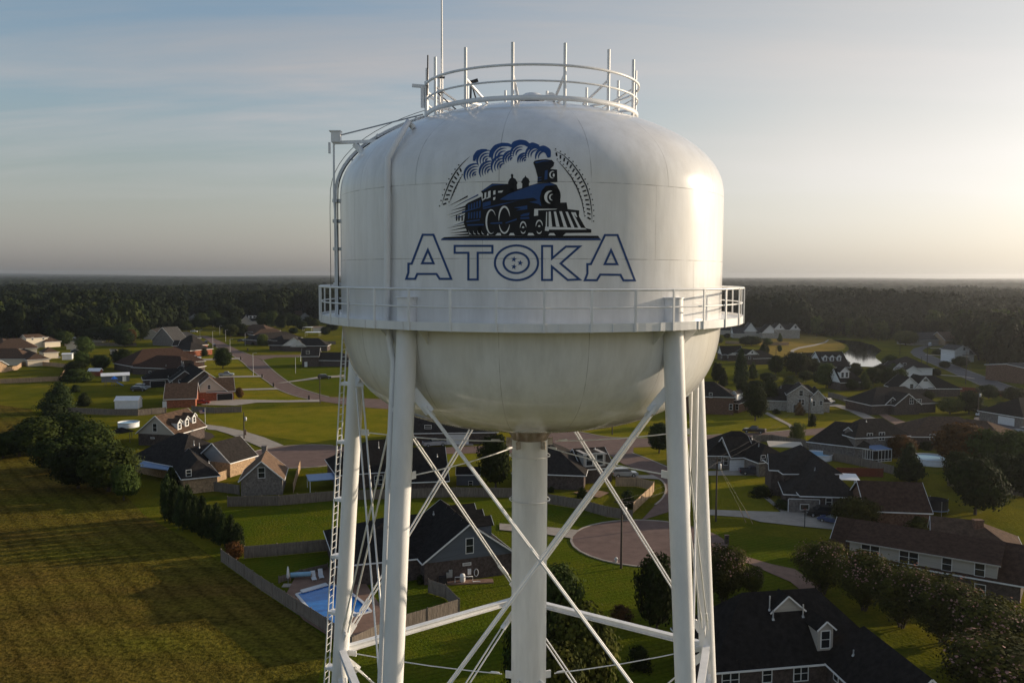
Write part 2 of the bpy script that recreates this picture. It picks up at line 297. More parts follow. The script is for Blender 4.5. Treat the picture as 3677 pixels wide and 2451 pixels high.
# --- points on the painted tank wall
PR = np.array(PROF); PZ, PRr = PR[:, 1], PR[:, 0]
def rad_at(z): return float(np.interp(z, PZ, PRr))
def tank_hit(k, x, y):
    d = ray(k, x, y); o = EYEV-Vector((TX, TY, EYE)); lo = None
    t = (-(o.y)-TR-1.0)/d.y; step = .05; prev = t
    for i in range(400):
        p = o+d*t; g = math.hypot(p.x, p.y)-rad_at(p.z)
        if g < 0:
            a, b = prev, t
            for _ in range(24):
                c = (a+b)/2; q = o+d*c
                if math.hypot(q.x, q.y)-rad_at(q.z) < 0: b = c
                else: a = c
            p = o+d*b; dz = .02; sl = (rad_at(p.z+dz)-rad_at(p.z-dz))/(2*dz); h = Vector((p.x, p.y, 0)).normalized()
            return p+Vector((TX, TY, EYE)), (h-Vector((0, 0, sl))).normalized()
        prev = t; t += step
    return None
def decal(name, polys, off, m, cell=36.0):
    """flat outlines (emblem pixels) cut into small cells and laid on the tank wall"""
    vs, fs = [], []; cache = {}
    def clip(poly, ax, lim, keep_less):
        out = []
        for i in range(len(poly)):
            a, b = poly[i], poly[(i+1) % len(poly)]; da, db = a[ax]-lim, b[ax]-lim
            if keep_less: da, db = -da, -db
            if da >= 0: out.append(a)
            if da*db < 0:
                t = da/(da-db); out.append((a[0]+(b[0]-a[0])*t, a[1]+(b[1]-a[1])*t))
        return out
    def vid(p):
        key = (round(p[0], 2), round(p[1], 2))
        if key not in cache:
            h = tank_hit('Q', *p)
            if h is None: return None
            cache[key] = len(vs); vs.append(h[0]+h[1]*off)
        return cache[key]
    for poly in polys:
        tris = tessellate_polygon([[Vector((p[0], p[1], 0)) for p in poly]])
        for t in tris:
            tri = [poly[i] for i in t]
            x0 = min(p[0] for p in tri); x1 = max(p[0] for p in tri); cx = math.floor(x0/cell)
            while cx*cell < x1:
                c = clip(clip(tri, 0, cx*cell, False), 0, (cx+1)*cell, True) if len(tri) > 2 else []
                cx += 1
                if len(c) < 3: continue
                y0 = min(p[1] for p in c); y1 = max(p[1] for p in c); cyy = math.floor(y0/cell)
                while cyy*cell < y1:
                    c2 = clip(clip(c, 1, cyy*cell, False), 1, (cyy+1)*cell, True); cyy += 1
                    if len(c2) < 3: continue
                    ar = sum(c2[i][0]*c2[(i+1) % len(c2)][1]-c2[(i+1) % len(c2)][0]*c2[i][1] for i in range(len(c2)))
                    if abs(ar) < .2: continue
                    ids = []
                    for p in c2:
                        q = vid(p)
                        if q is not None and (not ids or ids[-1] != q): ids.append(q)
                    if len(set(ids)) > 2 and len(ids) == len(set(ids)): fs.append(ids if ar < 0 else ids[::-1])
    mb = MB(); mb.add(vs, fs); o = mb.build(name, m, tank, TB); return o
def stroke(pts, w, closed=False):
    """a line of width w (or list) as quads"""
    n = len(pts); ws = w if isinstance(w, (list, tuple)) else [w]*n; L, Rr = [], []
    for i, p in enumerate(pts):
        a = pts[i-1] if (i or closed) else p; b = pts[(i+1) % n] if (i < n-1 or closed) else p
        d1 = np.array(p, float)-a; d2 = np.array(b, float)-p; l1, l2 = np.hypot(*d1), np.hypot(*d2)
        if l1 < 1e-6: d1 = d2; l1 = l2
        if l2 < 1e-6: d2 = d1; l2 = l1
        n1 = np.array([-d1[1], d1[0]])/l1; n2 = np.array([-d2[1], d2[0]])/l2; mm = n1+n2; mm = mm/max(1e-6, np.hypot(*mm)); k = ws[i]/2/max(.35, mm@n1)
        L.append(tuple(np.array(p)+mm*k)); Rr.append(tuple(np.array(p)-mm*k))
    out = []
    for i in range(n if closed else n-1):
        j = (i+1) % n; q = [L[i], L[j], Rr[j], Rr[i]]
        if ws[i] < .5: q = [L[i], L[j], Rr[j]]
        if ws[j] < .5: q = [L[i], L[j], Rr[i]]
        out.append(q)
    return out
def ell(cx, cy, rx, ry, a0=0, a1=360, n=40): return [(cx+rx*math.cos(R_(a0+(a1-a0)*i/n)), cy+ry*math.sin(R_(a0+(a1-a0)*i/n))) for i in range(n+(0 if a1-a0 == 360 else 1))]
def taper(n, w): return [w*math.sin(math.pi*(i+.25)/(n-.5))**.8 for i in range(n)]
LW = 19
let = []
for poly in ([(296, 908), (392, 908), (552, 1304), (448, 1304), (420, 1260), (247, 1260), (228, 1304), (148, 1304), (167, 1250), (168, 1168), (197, 1168)], [(342, 1045), (393, 1164), (290, 1164)],
             [(583, 1008), (922, 1008), (922, 1070), (790, 1070), (790, 1310), (706, 1310), (706, 1070), (583, 1070)], ell(1138, 1160, 194, 156), ell(1136, 1160, 114, 92),
             [(1368, 1009), (1458, 1009), (1458, 1120), (1582, 1014), (1706, 1014), (1534, 1166), (1704, 1309), (1598, 1314), (1456, 1194), (1456, 1314), (1368, 1314)],
             [(1933, 911), (2045, 911), (2200, 1318), (2098, 1318), (2072, 1268), (1890, 1266), (1860, 1316), (1752, 1316), (1775, 1256), (1774, 1172), (1806, 1172)], [(1987, 1047), (2043, 1172), (1930, 1172)]):
    let += stroke(poly, LW, True)
for sx, sy in ((1115, 1128), (1172, 1161), (1115, 1195)):
    let.append([(sx+(28 if i % 2 == 0 else 11)*math.sin(R_(36*i+8)), sy-(28 if i % 2 == 0 else 11)*math.cos(R_(36*i+8))) for i in range(10)])
decal('painted_lettering', let, .010, MAT['eblue'])
blk, blu, wht, smk = [], [], [], []
blk += [[(490, 930), (700, 920), (1870, 917), (1887, 939), (466, 943)]]; blu += [[(466, 943), (1889, 940), (1897, 958), (459, 957)]]
# speed lines and carriages
for a, b, w in (((520, 655), (700, 562), 15), ((560, 672), (690, 600), 8), ((545, 692), (690, 652), 16), ((510, 735), (690, 675), 12), ((535, 752), (690, 700), 14), ((505, 850), (690, 815), 10), ((535, 872), (700, 840), 16), ((540, 893), (700, 880), 16), ((550, 914), (710, 905), 18), ((600, 770), (690, 720), 10)):
    blk.append([a, (b[0], b[1]-w/2), (b[0], b[1]+w/2)])
for a, b, w in (((610, 640), (795, 550), 14), ((560, 830), (665, 796), 9), ((570, 760), (640, 745), 10)): blu.append([a, (b[0], b[1]-w/2), (b[0], b[1]+w/2)])
for x in (600, 622, 650): blk.append([(x-6, 735), (x+6, 732), (x+6, 782), (x-6, 785)])
blk += [[(680, 640), (700, 622), (822, 565), (838, 640), (848, 900), (720, 918), (690, 870), (664, 800), (676, 720)]]
body = [(822, 640), (985, 585), (1060, 520), (1180, 490), (1330, 445), (1440, 438), (1500, 462), (1530, 530), (1532, 620), (1588, 618), (1598, 678), (1702, 690), (1698, 740), (1760, 850), (1810, 860), (1810, 890), (1580, 893), (1555, 918), (706, 918), (760, 880), (800, 800)]
blk.append(body)
blk += [[(818, 520), (920, 448), (1056, 452), (1120, 445), (1130, 520), (985, 592), (832, 642), (836, 540)]]
blk += [[(1062, 440), (1075, 410), (1091, 395), (1087, 372), (1098, 359), (1110, 372), (1107, 395), (1130, 408), (1148, 442), (1140, 460), (1146, 515), (1058, 522), (1066, 470)]]
blk += [[(1178, 440), (1195, 405), (1212, 391), (1217, 374), (1226, 391), (1246, 405), (1258, 436), (1250, 446), (1248, 500), (1188, 505), (1190, 446)]]
blk += [[(1289, 262), (1300, 245), (1340, 235), (1400, 231), (1455, 238), (1478, 262), (1470, 292), (1442, 318), (1502, 324), (1506, 436), (1325, 442), (1328, 390), (1310, 320)]]
blk.append(ell(1440, 560, 95, 108))
blu += [[(988, 592), (1062, 545), (1300, 456), (1440, 442), (1486, 462), (1400, 470), (1362, 515), (1345, 580), (1362, 652), (1335, 632), (1250, 615), (1330, 600), (1290, 575), (1180, 590), (1060, 598)]]
blu += [[(1300, 258), (1380, 244), (1450, 248), (1380, 252), (1312, 268)], [(1393, 335), (1418, 328), (1415, 410), (1388, 415)], [(1330, 395), (1362, 388), (1362, 396), (1330, 404)], [(1330, 418), (1362, 412), (1362, 420), (1330, 426)]]
blu += [[(826, 515), (922, 452), (1050, 456), (925, 468), (838, 520)], [(835, 622), (906, 604), (906, 640), (835, 664)], [(836, 668), (1000, 630), (1160, 600), (1000, 642), (840, 680)], [(1115, 665), (1235, 645), (1235, 680), (1130, 692), (1180, 675)], [(1172, 735), (1200, 720), (1255, 710), (1250, 735), (1180, 745)], [(1170, 755), (1250, 748), (1255, 765), (1175, 768)], [(1040, 798), (1140, 762), (1140, 776), (1040, 808)], [(905, 800), (1010, 795), (1010, 808), (905, 812)]]
for i in range(5):
    x = 703+i*25; dy = i*-9
    blu.append([(x, 640+dy), (x+15, 634+dy), (x+13, 690+dy), (x, 694+dy)]); blu.append([(x, 712+dy*.4), (x+15, 708+dy*.4), (x+13, 762+dy*.2), (x, 768+dy*.2)])
blu += [[(690, 785), (808, 770), (808, 780), (690, 796)], [(695, 815), (845, 812), (845, 824), (700, 828)], [(650, 700), (812, 655), (812, 664), (650, 712)]]
# white details on the engine
wht += [[(852, 532), (868, 526), (866, 582), (832, 604), (830, 592), (850, 580)], [(884, 520), (906, 511), (906, 572), (868, 588), (868, 578), (882, 570)], [(930, 516), (950, 508), (950, 546), (930, 550)], [(974, 516), (1020, 511), (1008, 529), (974, 531)], [(930, 573), (951, 569), (946, 594), (929, 599)]]
wht += stroke(ell(1452, 572, 52, 56, 100, 275, 20), taper(21, 26)) + stroke(ell(1462, 572, 26, 27, 90, 280, 16), taper(17, 13)) + stroke(ell(1464, 370, 26, 30, 70, 300, 18), taper(19, 12)) + [ell(1472, 374, 9, 16, 0, 360, 14)]
wht += stroke(ell(912, 792, 44, 106, 60, 330, 30), taper(31, 15)) + stroke(ell(1030, 775, 50, 118, 20, 160, 20), taper(21, 15)) + stroke(ell(1030, 775, 50, 118, 175, 345, 24), taper(25, 17))
wht += stroke(ell(1198, 848, 27, 54, 180, 355, 18), taper(19, 13)) + stroke(ell(1198, 860, 22, 34, 20, 160, 14), taper(15, 11)) + [ell(1198, 846, 11, 14, 180, 360, 10)+[(1198, 850)]]
wht += stroke(ell(1342, 836, 30, 56, 180, 355, 18), taper(19, 13)) + stroke(ell(1342, 862, 23, 34, 20, 160, 14), taper(15, 11)) + [ell(1342, 836, 11, 14, 180, 360, 10)+[(1342, 840)]]
wht += [[(1298, 676), (1505, 676), (1490, 682), (1332, 688), (1332, 736), (1295, 740)]]
top = [(1403, 703), (1425, 700), (1470, 700), (1520, 698), (1575, 702), (1625, 706), (1665, 708)]; bot = [(1398, 836), (1425, 838), (1492, 836), (1560, 838), (1628, 842), (1690, 846), (1748, 852)]
for i in range(6):
    (a, b), (c, d) = top[i], top[i+1]; (e, f_), (g, h) = bot[i], bot[i+1]; wht.append([(a+2, b), (a+.45*(c-a), b), (e+.50*(g-e), h), (e+2, f_)])
wht += [[(1392, 872), (1396, 836), (1748, 848), (1768, 862), (1430, 862), (1426, 876)], [(1640, 708), (1668, 706), (1684, 750), (1676, 752)]]
for a, b, c, d in ((968, 994, 1002, 948), (1082, 1112, 1124, 1070), (1246, 1284, 1300, 1236), (1436, 1474, 1488, 1424), (880, 884, 890, 872)): wht.append([(a, 893), (b, 893), (c, 914), (d, 914)])
wht += [[(1585, 894), (1782, 894), (1782, 912), (1570, 914)]]
for x in (708, 748, 785, 822): wht.append([(x, 868), (x+10, 892), (x+30, 908), (x+8, 902)])
# railway arcs
OL = [(720, 205), (650, 270), (590, 345), (540, 430), (500, 530), (465, 642)]; IL = [(652, 372), (612, 440), (577, 515), (538, 612)]
ORr = [(1472, 147), (1560, 195), (1640, 270), (1710, 365), (1765, 470), (1800, 590), (1815, 700), (1815, 800)]; IRr = [(1495, 235), (1560, 300), (1630, 390), (1685, 490), (1725, 600), (1742, 690), (1750, 752)]
def along(pl, t):
    L = [math.dist(pl[i], pl[i+1]) for i in range(len(pl)-1)]; s = t*sum(L)
    for i, l in enumerate(L):
        if s <= l or i == len(L)-1: return tuple(np.array(pl[i])+(np.array(pl[i+1])-pl[i])*min(1.0, s/l))
        s -= l
def smooth(pl, n=24): return [along(pl, i/(n-1)) for i in range(n)]
for pl in (OL, IL, ORr, IRr): blk += stroke(smooth(pl), taper(24, 11))
for O, I, n, ext in ((OL, IL, 9, (.26, 1.0)), (ORr, IRr, 17, (.03, .97))):
    for i in range(n):
        t = ext[0]+(ext[1]-ext[0])*i/(n-1); a = np.array(along(O, t)); b = np.array(along(I, max(0, (t-ext[0])/(1-ext[0])) if O is OL else t)); d = b-a; l = np.hypot(*d); d /= l; b = a+d*min(l, 62)
        blk += stroke([tuple(a+d*13), tuple(a+d*min(l-12, 46))], 14) + stroke([tuple(a-d*14), tuple(a-d*24)], 11) + stroke([tuple(b+d*6), tuple(b+d*15)], 10)
# steam
def arcq(cx, cy, r, w, a0=165, a1=285, n=16): return stroke(ell(cx, cy, r, r*.98, a0, a1, n), taper(n+1, w))
for pts, w in (([(757, 246), (765, 205), (790, 170), (825, 156), (872, 150)], 36), ([(898, 214), (912, 160), (950, 118), (1005, 100), (1065, 100), (1120, 126)], 34), ([(1092, 122), (1120, 90), (1170, 78), (1215, 84), (1250, 108), (1268, 140)], 46), ([(1238, 120), (1280, 104), (1320, 116), (1345, 140)], 48), ([(1330, 140), (1380, 134), (1420, 158), (1432, 216)], 56)):
    smk += stroke(smooth(pts, 18), [w*(.25+.75*math.sin(math.pi*min(1, (i+2)/20))**.7) for i in range(18)])
for cx, cy, rs in ((880, 245, (95, 68, 42, 18)), (1030, 215, (112, 84, 58)), (1180, 190, (95, 70, 46)), (1100, 235, (80, 58, 36, 16)), (775, 375, (105, 80, 55, 30, 10)), (905, 345, (98, 74, 50, 26)), (1020, 300, (106, 78, 52, 28)), (1222, 248, (72, 52, 32, 12)), (1320, 200, (100, 76, 52)), (1390, 215, (80, 55))):
    for i, r in enumerate(rs): smk += arcq(cx, cy, r, 15 if i else 22, 150 if cx < 1150 else 165, 285)
decal('painted_steam', smk, .010, MAT['eblue']); decal('painted_locomotive', blk, .008, MAT['eblack']); decal('painted_blue_panel', blu, .013, MAT['eblue']); decal('painted_white_highlight', wht, .018, MAT['ewhite'])
# --- walkway and railing
RB = 8.418
def ringpts(r, z, n=144, a0=0, a1=360): return [tp(a0+(a1-a0)*i/n, r, z) for i in range(n+(0 if a1-a0 == 360 else 1))]
mb = MB(); mb.lathe([(TR-.05, -1.62), (RB-.01, -1.62)], 144, (TX, TY, EYE)); mb.lathe([(RB-.01, -1.66), (TR-.05, -1.66)], 144, (TX, TY, EYE)); part('walkway_floor', mb, MAT['steel'])
mb = MB(); mb.lathe([(RB, -1.815), (RB+.03, -1.815), (RB+.03, -1.535), (RB, -1.535), (RB, -1.815)], 144, (TX, TY, EYE), smooth=False)
for i in range(30):
    a = 5+12*i; p = tp(a, RB+.04, -1.675); mb.box(p, (.05, .03, .28), R_(a))
part('walkway_fascia', mb, MAT['steel'])
mb = MB(); mb.tube(ringpts(RB+.02, -.47), .04, 6, closed=True); part('top_rail', mb, MAT['steel'])
mb = MB(); mb.tube(ringpts(RB-.02, -1.04), .026, 6, closed=True); part('middle_rail', mb, MAT['steel'])
for i in range(35):
    a = 1.7+360/35*i; mb = MB(); mb.box(tp(a, RB+.05, -1.14), (.075, .045, 1.36), R_(a)); part('railing_post', mb, MAT['steel'])
for a in LEGA:
    for s in (-6, 6):
        mb = MB(); q0, q1, q2 = tp(a+s, TR-.05, -1.67), tp(a+s, RB-.05, -1.67), tp(a+s, TR-.02, -2.35); t = tp(a+s+90, 1, 0)-tp(a+s+90, 0, 0); t = t*.012
        mb.add([q0+t, q1+t, q2+t, q0-t, q1-t, q2-t], [(0, 1, 2), (5, 4, 3), (0, 3, 4, 1), (1, 4, 5, 2), (2, 5, 3, 0)]); part('walkway_bracket', mb, MAT['steel'])
# --- legs, riser, struts, rods
def lp(a, z): return tp(a, legr(z), z)
for a in LEGA:
    mb = MB(); mb.tube([lp(a, -39.6), lp(a, -20), lp(a, -1.8), tp(a, legr(-1.8)-.03, -.78)], .355, 28); mb.box(lp(a, -39.75), (1.6, 1.6, .4), R_(a))
    c0 = tp(a, legr(-1.8)-.03, -.775); mb.lathe([(.0, .03), (.40, .03), (.40, 0)], 24, c0)
    # flat cover from the cap back to the tank
    mb.box(tp(a, TR-.16, -.80), (.74, .6, .05), R_(a)); part('leg', mb, MAT['steel'])
mb = MB(); mb.tube([(TX, TY, .2), (TX, TY, EYE-6.75)], .735, 48, cap=False); riser = part('riser_pipe', mb, MAT['riser'])
mb = MB(); mb.lathe([(.735, -6.78), (.80, -6.62), (1.02, -6.3), (1.25, -6.02)], 48, (TX, TY, EYE)); part('riser_collar', mb, MAT['tank'])
mb = MB(); mb.tube([(TX, TY, 0), (TX, TY, .5)], 1.5, 32); part('riser_base', mb, MAT['concrete'])
for z in (-7.45, -9.3):
    mb = MB(); mb.tube(ringpts(.84, z, 48), .018, 6, closed=True)
    for k in range(6): mb.bar(tp(60*k+20, .72, z-.03), tp(60*k+20, .85, z-.03), .03, .05)
    part('guide_ring', mb, MAT['steel'])
ZS, ZU, ZL = -16.75, -6.9, -16.95
for i in range(5):
    a, b = LEGA[i], LEGA[(i+1) % 5]
    for zs in (ZS, -29.0):
        pa, pb = lp(a, zs), lp(b, zs); d = (pb-pa).normalized(); pa += d*.33; pb -= d*.33; mb = MB(); out = Vector((d.y, -d.x, 0))
        mb.bar(pa, pb, .30, .03, m=0); mb.bar(pa+Vector((0, 0, -.12)), pb+Vector((0, 0, -.12)), .03, .22); mb.bar(pa+Vector((0, 0, -.24)), pb+Vector((0, 0, -.24)), .30, .03); part('horizontal_strut', mb, MAT['steel'])
    for z0, z1, rods in ((-3.95, ZS+.55, .038), (ZS-.7, -28.6, .038)):
        for s in (0, 1):
            A, Bq = (a, b) if s == 0 else (b, a); p0, p1 = lp(A, z0), lp(Bq, z1); d = (p1-p0).normalized(); tang = Vector((p1.x-p0.x, p1.y-p0.y, 0)).normalized(); nrm = Vector((tang.y, -tang.x, 0))
            if nrm.dot(p0-Vector((TX, TY, p0.z))) < 0: nrm = -nrm
            g0 = p0+tang*.30+d*.15; g1 = p1-tang*.30-d*.15
            for o in (-.13, .13):
                mb = MB(); q0 = g0+d*.75+nrm*o; q1 = g1-d*.3+nrm*o; mb.tube([q0, q1], rods, 8)
                tb = q0.lerp(q1, .93); mb.tube([tb-d*.35, tb-d*.28, tb+d*.28, tb+d*.35], [.04, .065, .065, .04], 8); part('brace_rod', mb, MAT['steel'])
            mb = MB(); mb.bar(g0-d*.2, g0+d*.75, .34, .05, nrm); mb.bar(g0+d*.45, g0+d*.95, .10, .34, nrm)
            mb.bar(g1+d*.2, g1-d*.35, .30, .05, nrm); part('gusset_plate', mb, MAT['steel'])
    for zt in (ZU, ZL):
        rp, l = tp(a, .735, zt-.02), lp(a, zt); d = (l-rp).normalized(); mb = MB()
        mid = [rp.lerp(l-d*.5, t)+Vector((0, 0, -.10*math.sin(math.pi*t))) for t in (0.06, .25, .5, .75, 1)]
        mb.tube(mid, .026, 6); q = rp+d*.75; mb.tube([q-d*.2, q-d*.15, q+d*.15, q+d*.2], [.03, .05, .05, .03], 8); mb.bar(l-d*.75, l-d*.3, .05, .26); part('tie_rod', mb, MAT['steel'])
        mb = MB(); mb.bar(rp-d*.02, rp+d*.28, .05, .32); part('tie_lug', mb, MAT['rustsp'] if zt == ZU else MAT['steel'])
# --- overflow pipe
def off_tank(k, x, y, o):
    h = tank_hit(k, x, y); return h[0]+h[1]*o
pp = [off_tank('S', 1487, 462, .02), off_tank('S', 1478, 464, .28), off_tank('S', 1440, 520, .20), off_tank('S', 1405, 577, .16), off_tank('S', 1404, 700, .16), off_tank('S', 1403, 1000, .16), off_tank('S', 1400, 1160, .16)]
la = -34; tang = Vector((math.cos(R_(la)), math.sin(R_(la)), 0))
for z in (-3.0, -8.0, -16.0, -25.0, -39.5): pp.append(lp(la, z)-tang*(.56+.012*z*0))
mb = MB(); mb.tube(pp, .105, 16); part('overflow_pipe', mb, MAT['steel'])
mb = MB()
for z in (-4.6, -9.8, -15.0, -21, -27, -33): mb.box(lp(la, z)-tang*.42, (.34, .10, .16), R_(la))
part('pipe_bracket', mb, MAT['steel'])
# --- ladders
def ladder(name, pathL, pathR, step=.32):
    mb = MB(); mb.tube(pathL, .032, 6); mb.tube(pathR, .032, 6); tot = sum((pathL[i+1]-pathL[i]).length for i in range(len(pathL)-1)); n = int(tot/step)
    def al(p, t):
        L = [(p[i+1]-p[i]).length for i in range(len(p)-1)]; s = t*sum(L)
        for i, l in enumerate(L):
            if s <= l or i == len(L)-1: return p[i].lerp(p[i+1], min(1, s/l))
            s -= l
    for i in range(1, n): mb.tube([al(pathL, i/n), al(pathR, i/n)], .013, 5)
    o = part(name, mb, MAT['steel']); return o
LA = -100.0
def lad_leg(z, s): c = lp(-106, z); u = Vector((math.sin(R_(-106)), -math.cos(R_(-106)), 0)); w = Vector((u.y, -u.x, 0)); return c+u*.72+w*(.21*s+.15)
ladder('leg_ladder', [lad_leg(z, -1) for z in (-39.5, -20, -1.7)], [lad_leg(z, 1) for z in (-39.5, -20, -1.7)])
mb = MB()
for z in np.arange(-36, -2, 2.6): mb.bar((lad_leg(z, -1)+lad_leg(z, 1))/2, lp(-106, z), .42, .12)
part('ladder_bracket', mb, MAT['steel'])
def tank_path(a, off):
    pts = []
    for z, r in [(-1.6, TR), (0, TR), (1.5, TR), (2.6, TR)]+[(PZ[i], PRr[i]) for i in range(44, len(PZ)-16, 2)]:
        sl = (rad_at(z+.02)-rad_at(z-.02))/.04; n = Vector((1, 0, -sl)).normalized() if z > 2.9 else Vector((1, 0, 0)); pts.append(tp(a, r+n.x*off, z+n.z*off))
        if r < 4.4: break
    return pts
ladder('tank_ladder', tank_path(-83.2, .24), tank_path(-86.4, .24))
mb = MB()
for z in (-.4, 1.0, 2.1, 2.9): mb.bar(tp(-84.8, TR, z), tp(-84.8, TR+.32, z), .5, .12)
for i in (52, 60, 68, 74): mb.bar(tp(-84.8, PRr[i]-.05, PZ[i]-.05), tp(-84.8, PRr[i]+.12, PZ[i]+.26), .5, .08)
part('ladder_standoff', mb, MAT['steel'])
mb = MB(); mb.tube([p+Vector((0, 0, .0)) for p in tank_path(-80.6, .10)], .022, 6); part('safety_cable', mb, MAT['black'])
mb = MB(); mb.tube(tank_path(-88.6, .52), .012, 5); part('antenna_cable', mb, MAT['darkmetal'])
# --- davit on the shoulder
dv = tp(-83, TR+.16, 5.15); sh = tp(-80, 6.15, S1+.5*TR*(1-(6.15/TR)**1.6)**(1/2.3)); sh2 = tp(-80, 6.75, S1+.5*TR*(1-(6.75/TR)**1.6)**(1/2.3))
mb = MB(); mb.bar(sh, dv+Vector((-.1, 0, 0)), .12, .12); mb.bar(sh2, dv+Vector((.75, 0, -.05)), .16, .20); mb.box(dv+Vector((.02, 0, .22)), (.36, .3, .42)); mb.box(dv+Vector((-.0, 0, .44)), (.46, .36, .04)); mb.box(dv+Vector((-.25, 0, -.2)), (.08, .12, .42)); part('davit', mb, MAT['steel'])
mb = MB(); mb.tube([dv+Vector((.2, 0, .30)), tp(-84, 4.35, 6.35)], .028, 6); part('davit_guy', mb, MAT['galv'])
mb = MB(); mb.tube([dv+Vector((-.08, 0, 0)), dv+Vector((-.10, 0, -2.2)), tp(-82, TR+.14, 1.5), tp(-82, TR+.14, -1.6)], .04, 8); part('conduit', mb, MAT['steel'])
# --- roof railing, vent, antennas
RT = 4.2
def ringr(z, w, h, nm, r=RT):
    mb = MB(); mb.lathe([(r, z-h/2), (r+w, z-h/2), (r+w, z+h/2), (r, z+h/2), (r, z-h/2)], 96, (TX, TY, EYE)); part(nm, mb, MAT['steel'])
ringr(6.28, .06, .17, 'roof_toe_plate'); ringr(6.87, .05, .06, 'roof_middle_rail'); ringr(7.42, .06, .08, 'roof_top_rail', RT+.05)
zd = S1+.5*TR*(1-(RT/TR)**1.6)**(1/2.3)
for i in range(14):
    a = -10.6+360/14*i; mb = MB(); mb.tube([tp(a, RT+.0, zd-.05), tp(a, RT+.0, 8.22)], .058, 10); part('roof_railing_post', mb, MAT['steel'])
    mb = MB(); ri = 2.9; mb.bar(tp(a, RT-.05, 7.1), tp(a, ri, S1+.5*TR*(1-(ri/TR)**1.6)**(1/2.3)+.02), .09, .05); mb.bar(tp(a, RT-.03, 6.3), tp(a, 3.3, S1+.5*TR*(1-(3.3/TR)**1.6)**(1/2.3)), .07, .06); part('railing_brace', mb, MAT['steel'])
vc = tp(175, .3, 6.66)
mb = MB(); mb.lathe([(.36, 0), (.36, .22), (.30, .30), (.30, .44)], 28, vc); part('vent_neck', mb, MAT['riser'])
mb = MB(); mb.lathe([(.30, .30), (.315, .30), (.315, .42)], 28, vc); part('vent_screen', mb, MAT['darkmetal'])
mb = MB(); mb.lathe([(.52, .40), (.53, .44), (.47, .56), (.30, .66), (.02, .70)], 28, vc); part('vent_cap', mb, MAT['steel'])
mb = MB(); h0 = tp(95, .78, 6.62); mb.box(h0+Vector((0, 0, .22)), (.34, .4, .44)); mb.tube([h0+Vector((0, -.1, .5)), h0+Vector((0, .2, .5))], .2, 14); part('roof_hatch', mb, MAT['steel'])
a0 = -56.0
mb = MB(); mb.tube([tp(-63, 3.9, 6.2), tp(-63, 3.9, 7.6)], .05, 8); mb.tube([tp(-63, 3.9, 7.5), tp(-63, 3.9, 9.3), tp(-63, 3.9, 13.5)], [.045, .035, .022], 8); part('whip_antenna', mb, MAT['steel'])
mb = MB()
for z in (6.95, 7.5): mb.box(tp(-63, 3.95, z), (.3, .14, .06), .3)
part('antenna_clamp', mb, MAT['darkmetal'])
mb = MB(); mb.tube([tp(-79, 4.25, 5.95), tp(-79, 4.25, 7.55)], .07, 10); mb.bar(tp(-79, 4.25, 7.35)+Vector((.1, 0, 0)), tp(-79, 4.25, 7.35)+Vector((-.55, 0, .05)), .1, .12); mb.box(tp(-79, 4.25, 6.95)+Vector((-.14, 0, 0)), (.14, .12, .8)); part('antenna_mount', mb, MAT['steel'])
mb = MB(); mb.tube([tp(-79, 4.25, 7.0)+Vector((.05, -.08, 0)), tp(-79, 4.25, 8.55)+Vector((.08, -.08, 0))], .028, 8); part('dipole_antenna', mb, MAT['darkmetal'])
mb = MB(); q = tp(-42, 3.5, 6.35); mb.tube([q, q+Vector((.02, 0, .75))], .035, 6); mb.tube([q+Vector((.3, .1, -.1)), q+Vector((.05, 0, .7))], .03, 6); mb.tube([q+Vector((-.2, 0, .73)), q+Vector((.28, 0, .88))], .07, 10); part('camera_mast', mb, MAT['darkmetal'])
mb = MB(); mb.tube([tp(-70, 3.9, 7.0), tp(-60, 3.3, 6.25)], .025, 6); part('stay_strut', mb, MAT['darkmetal'])
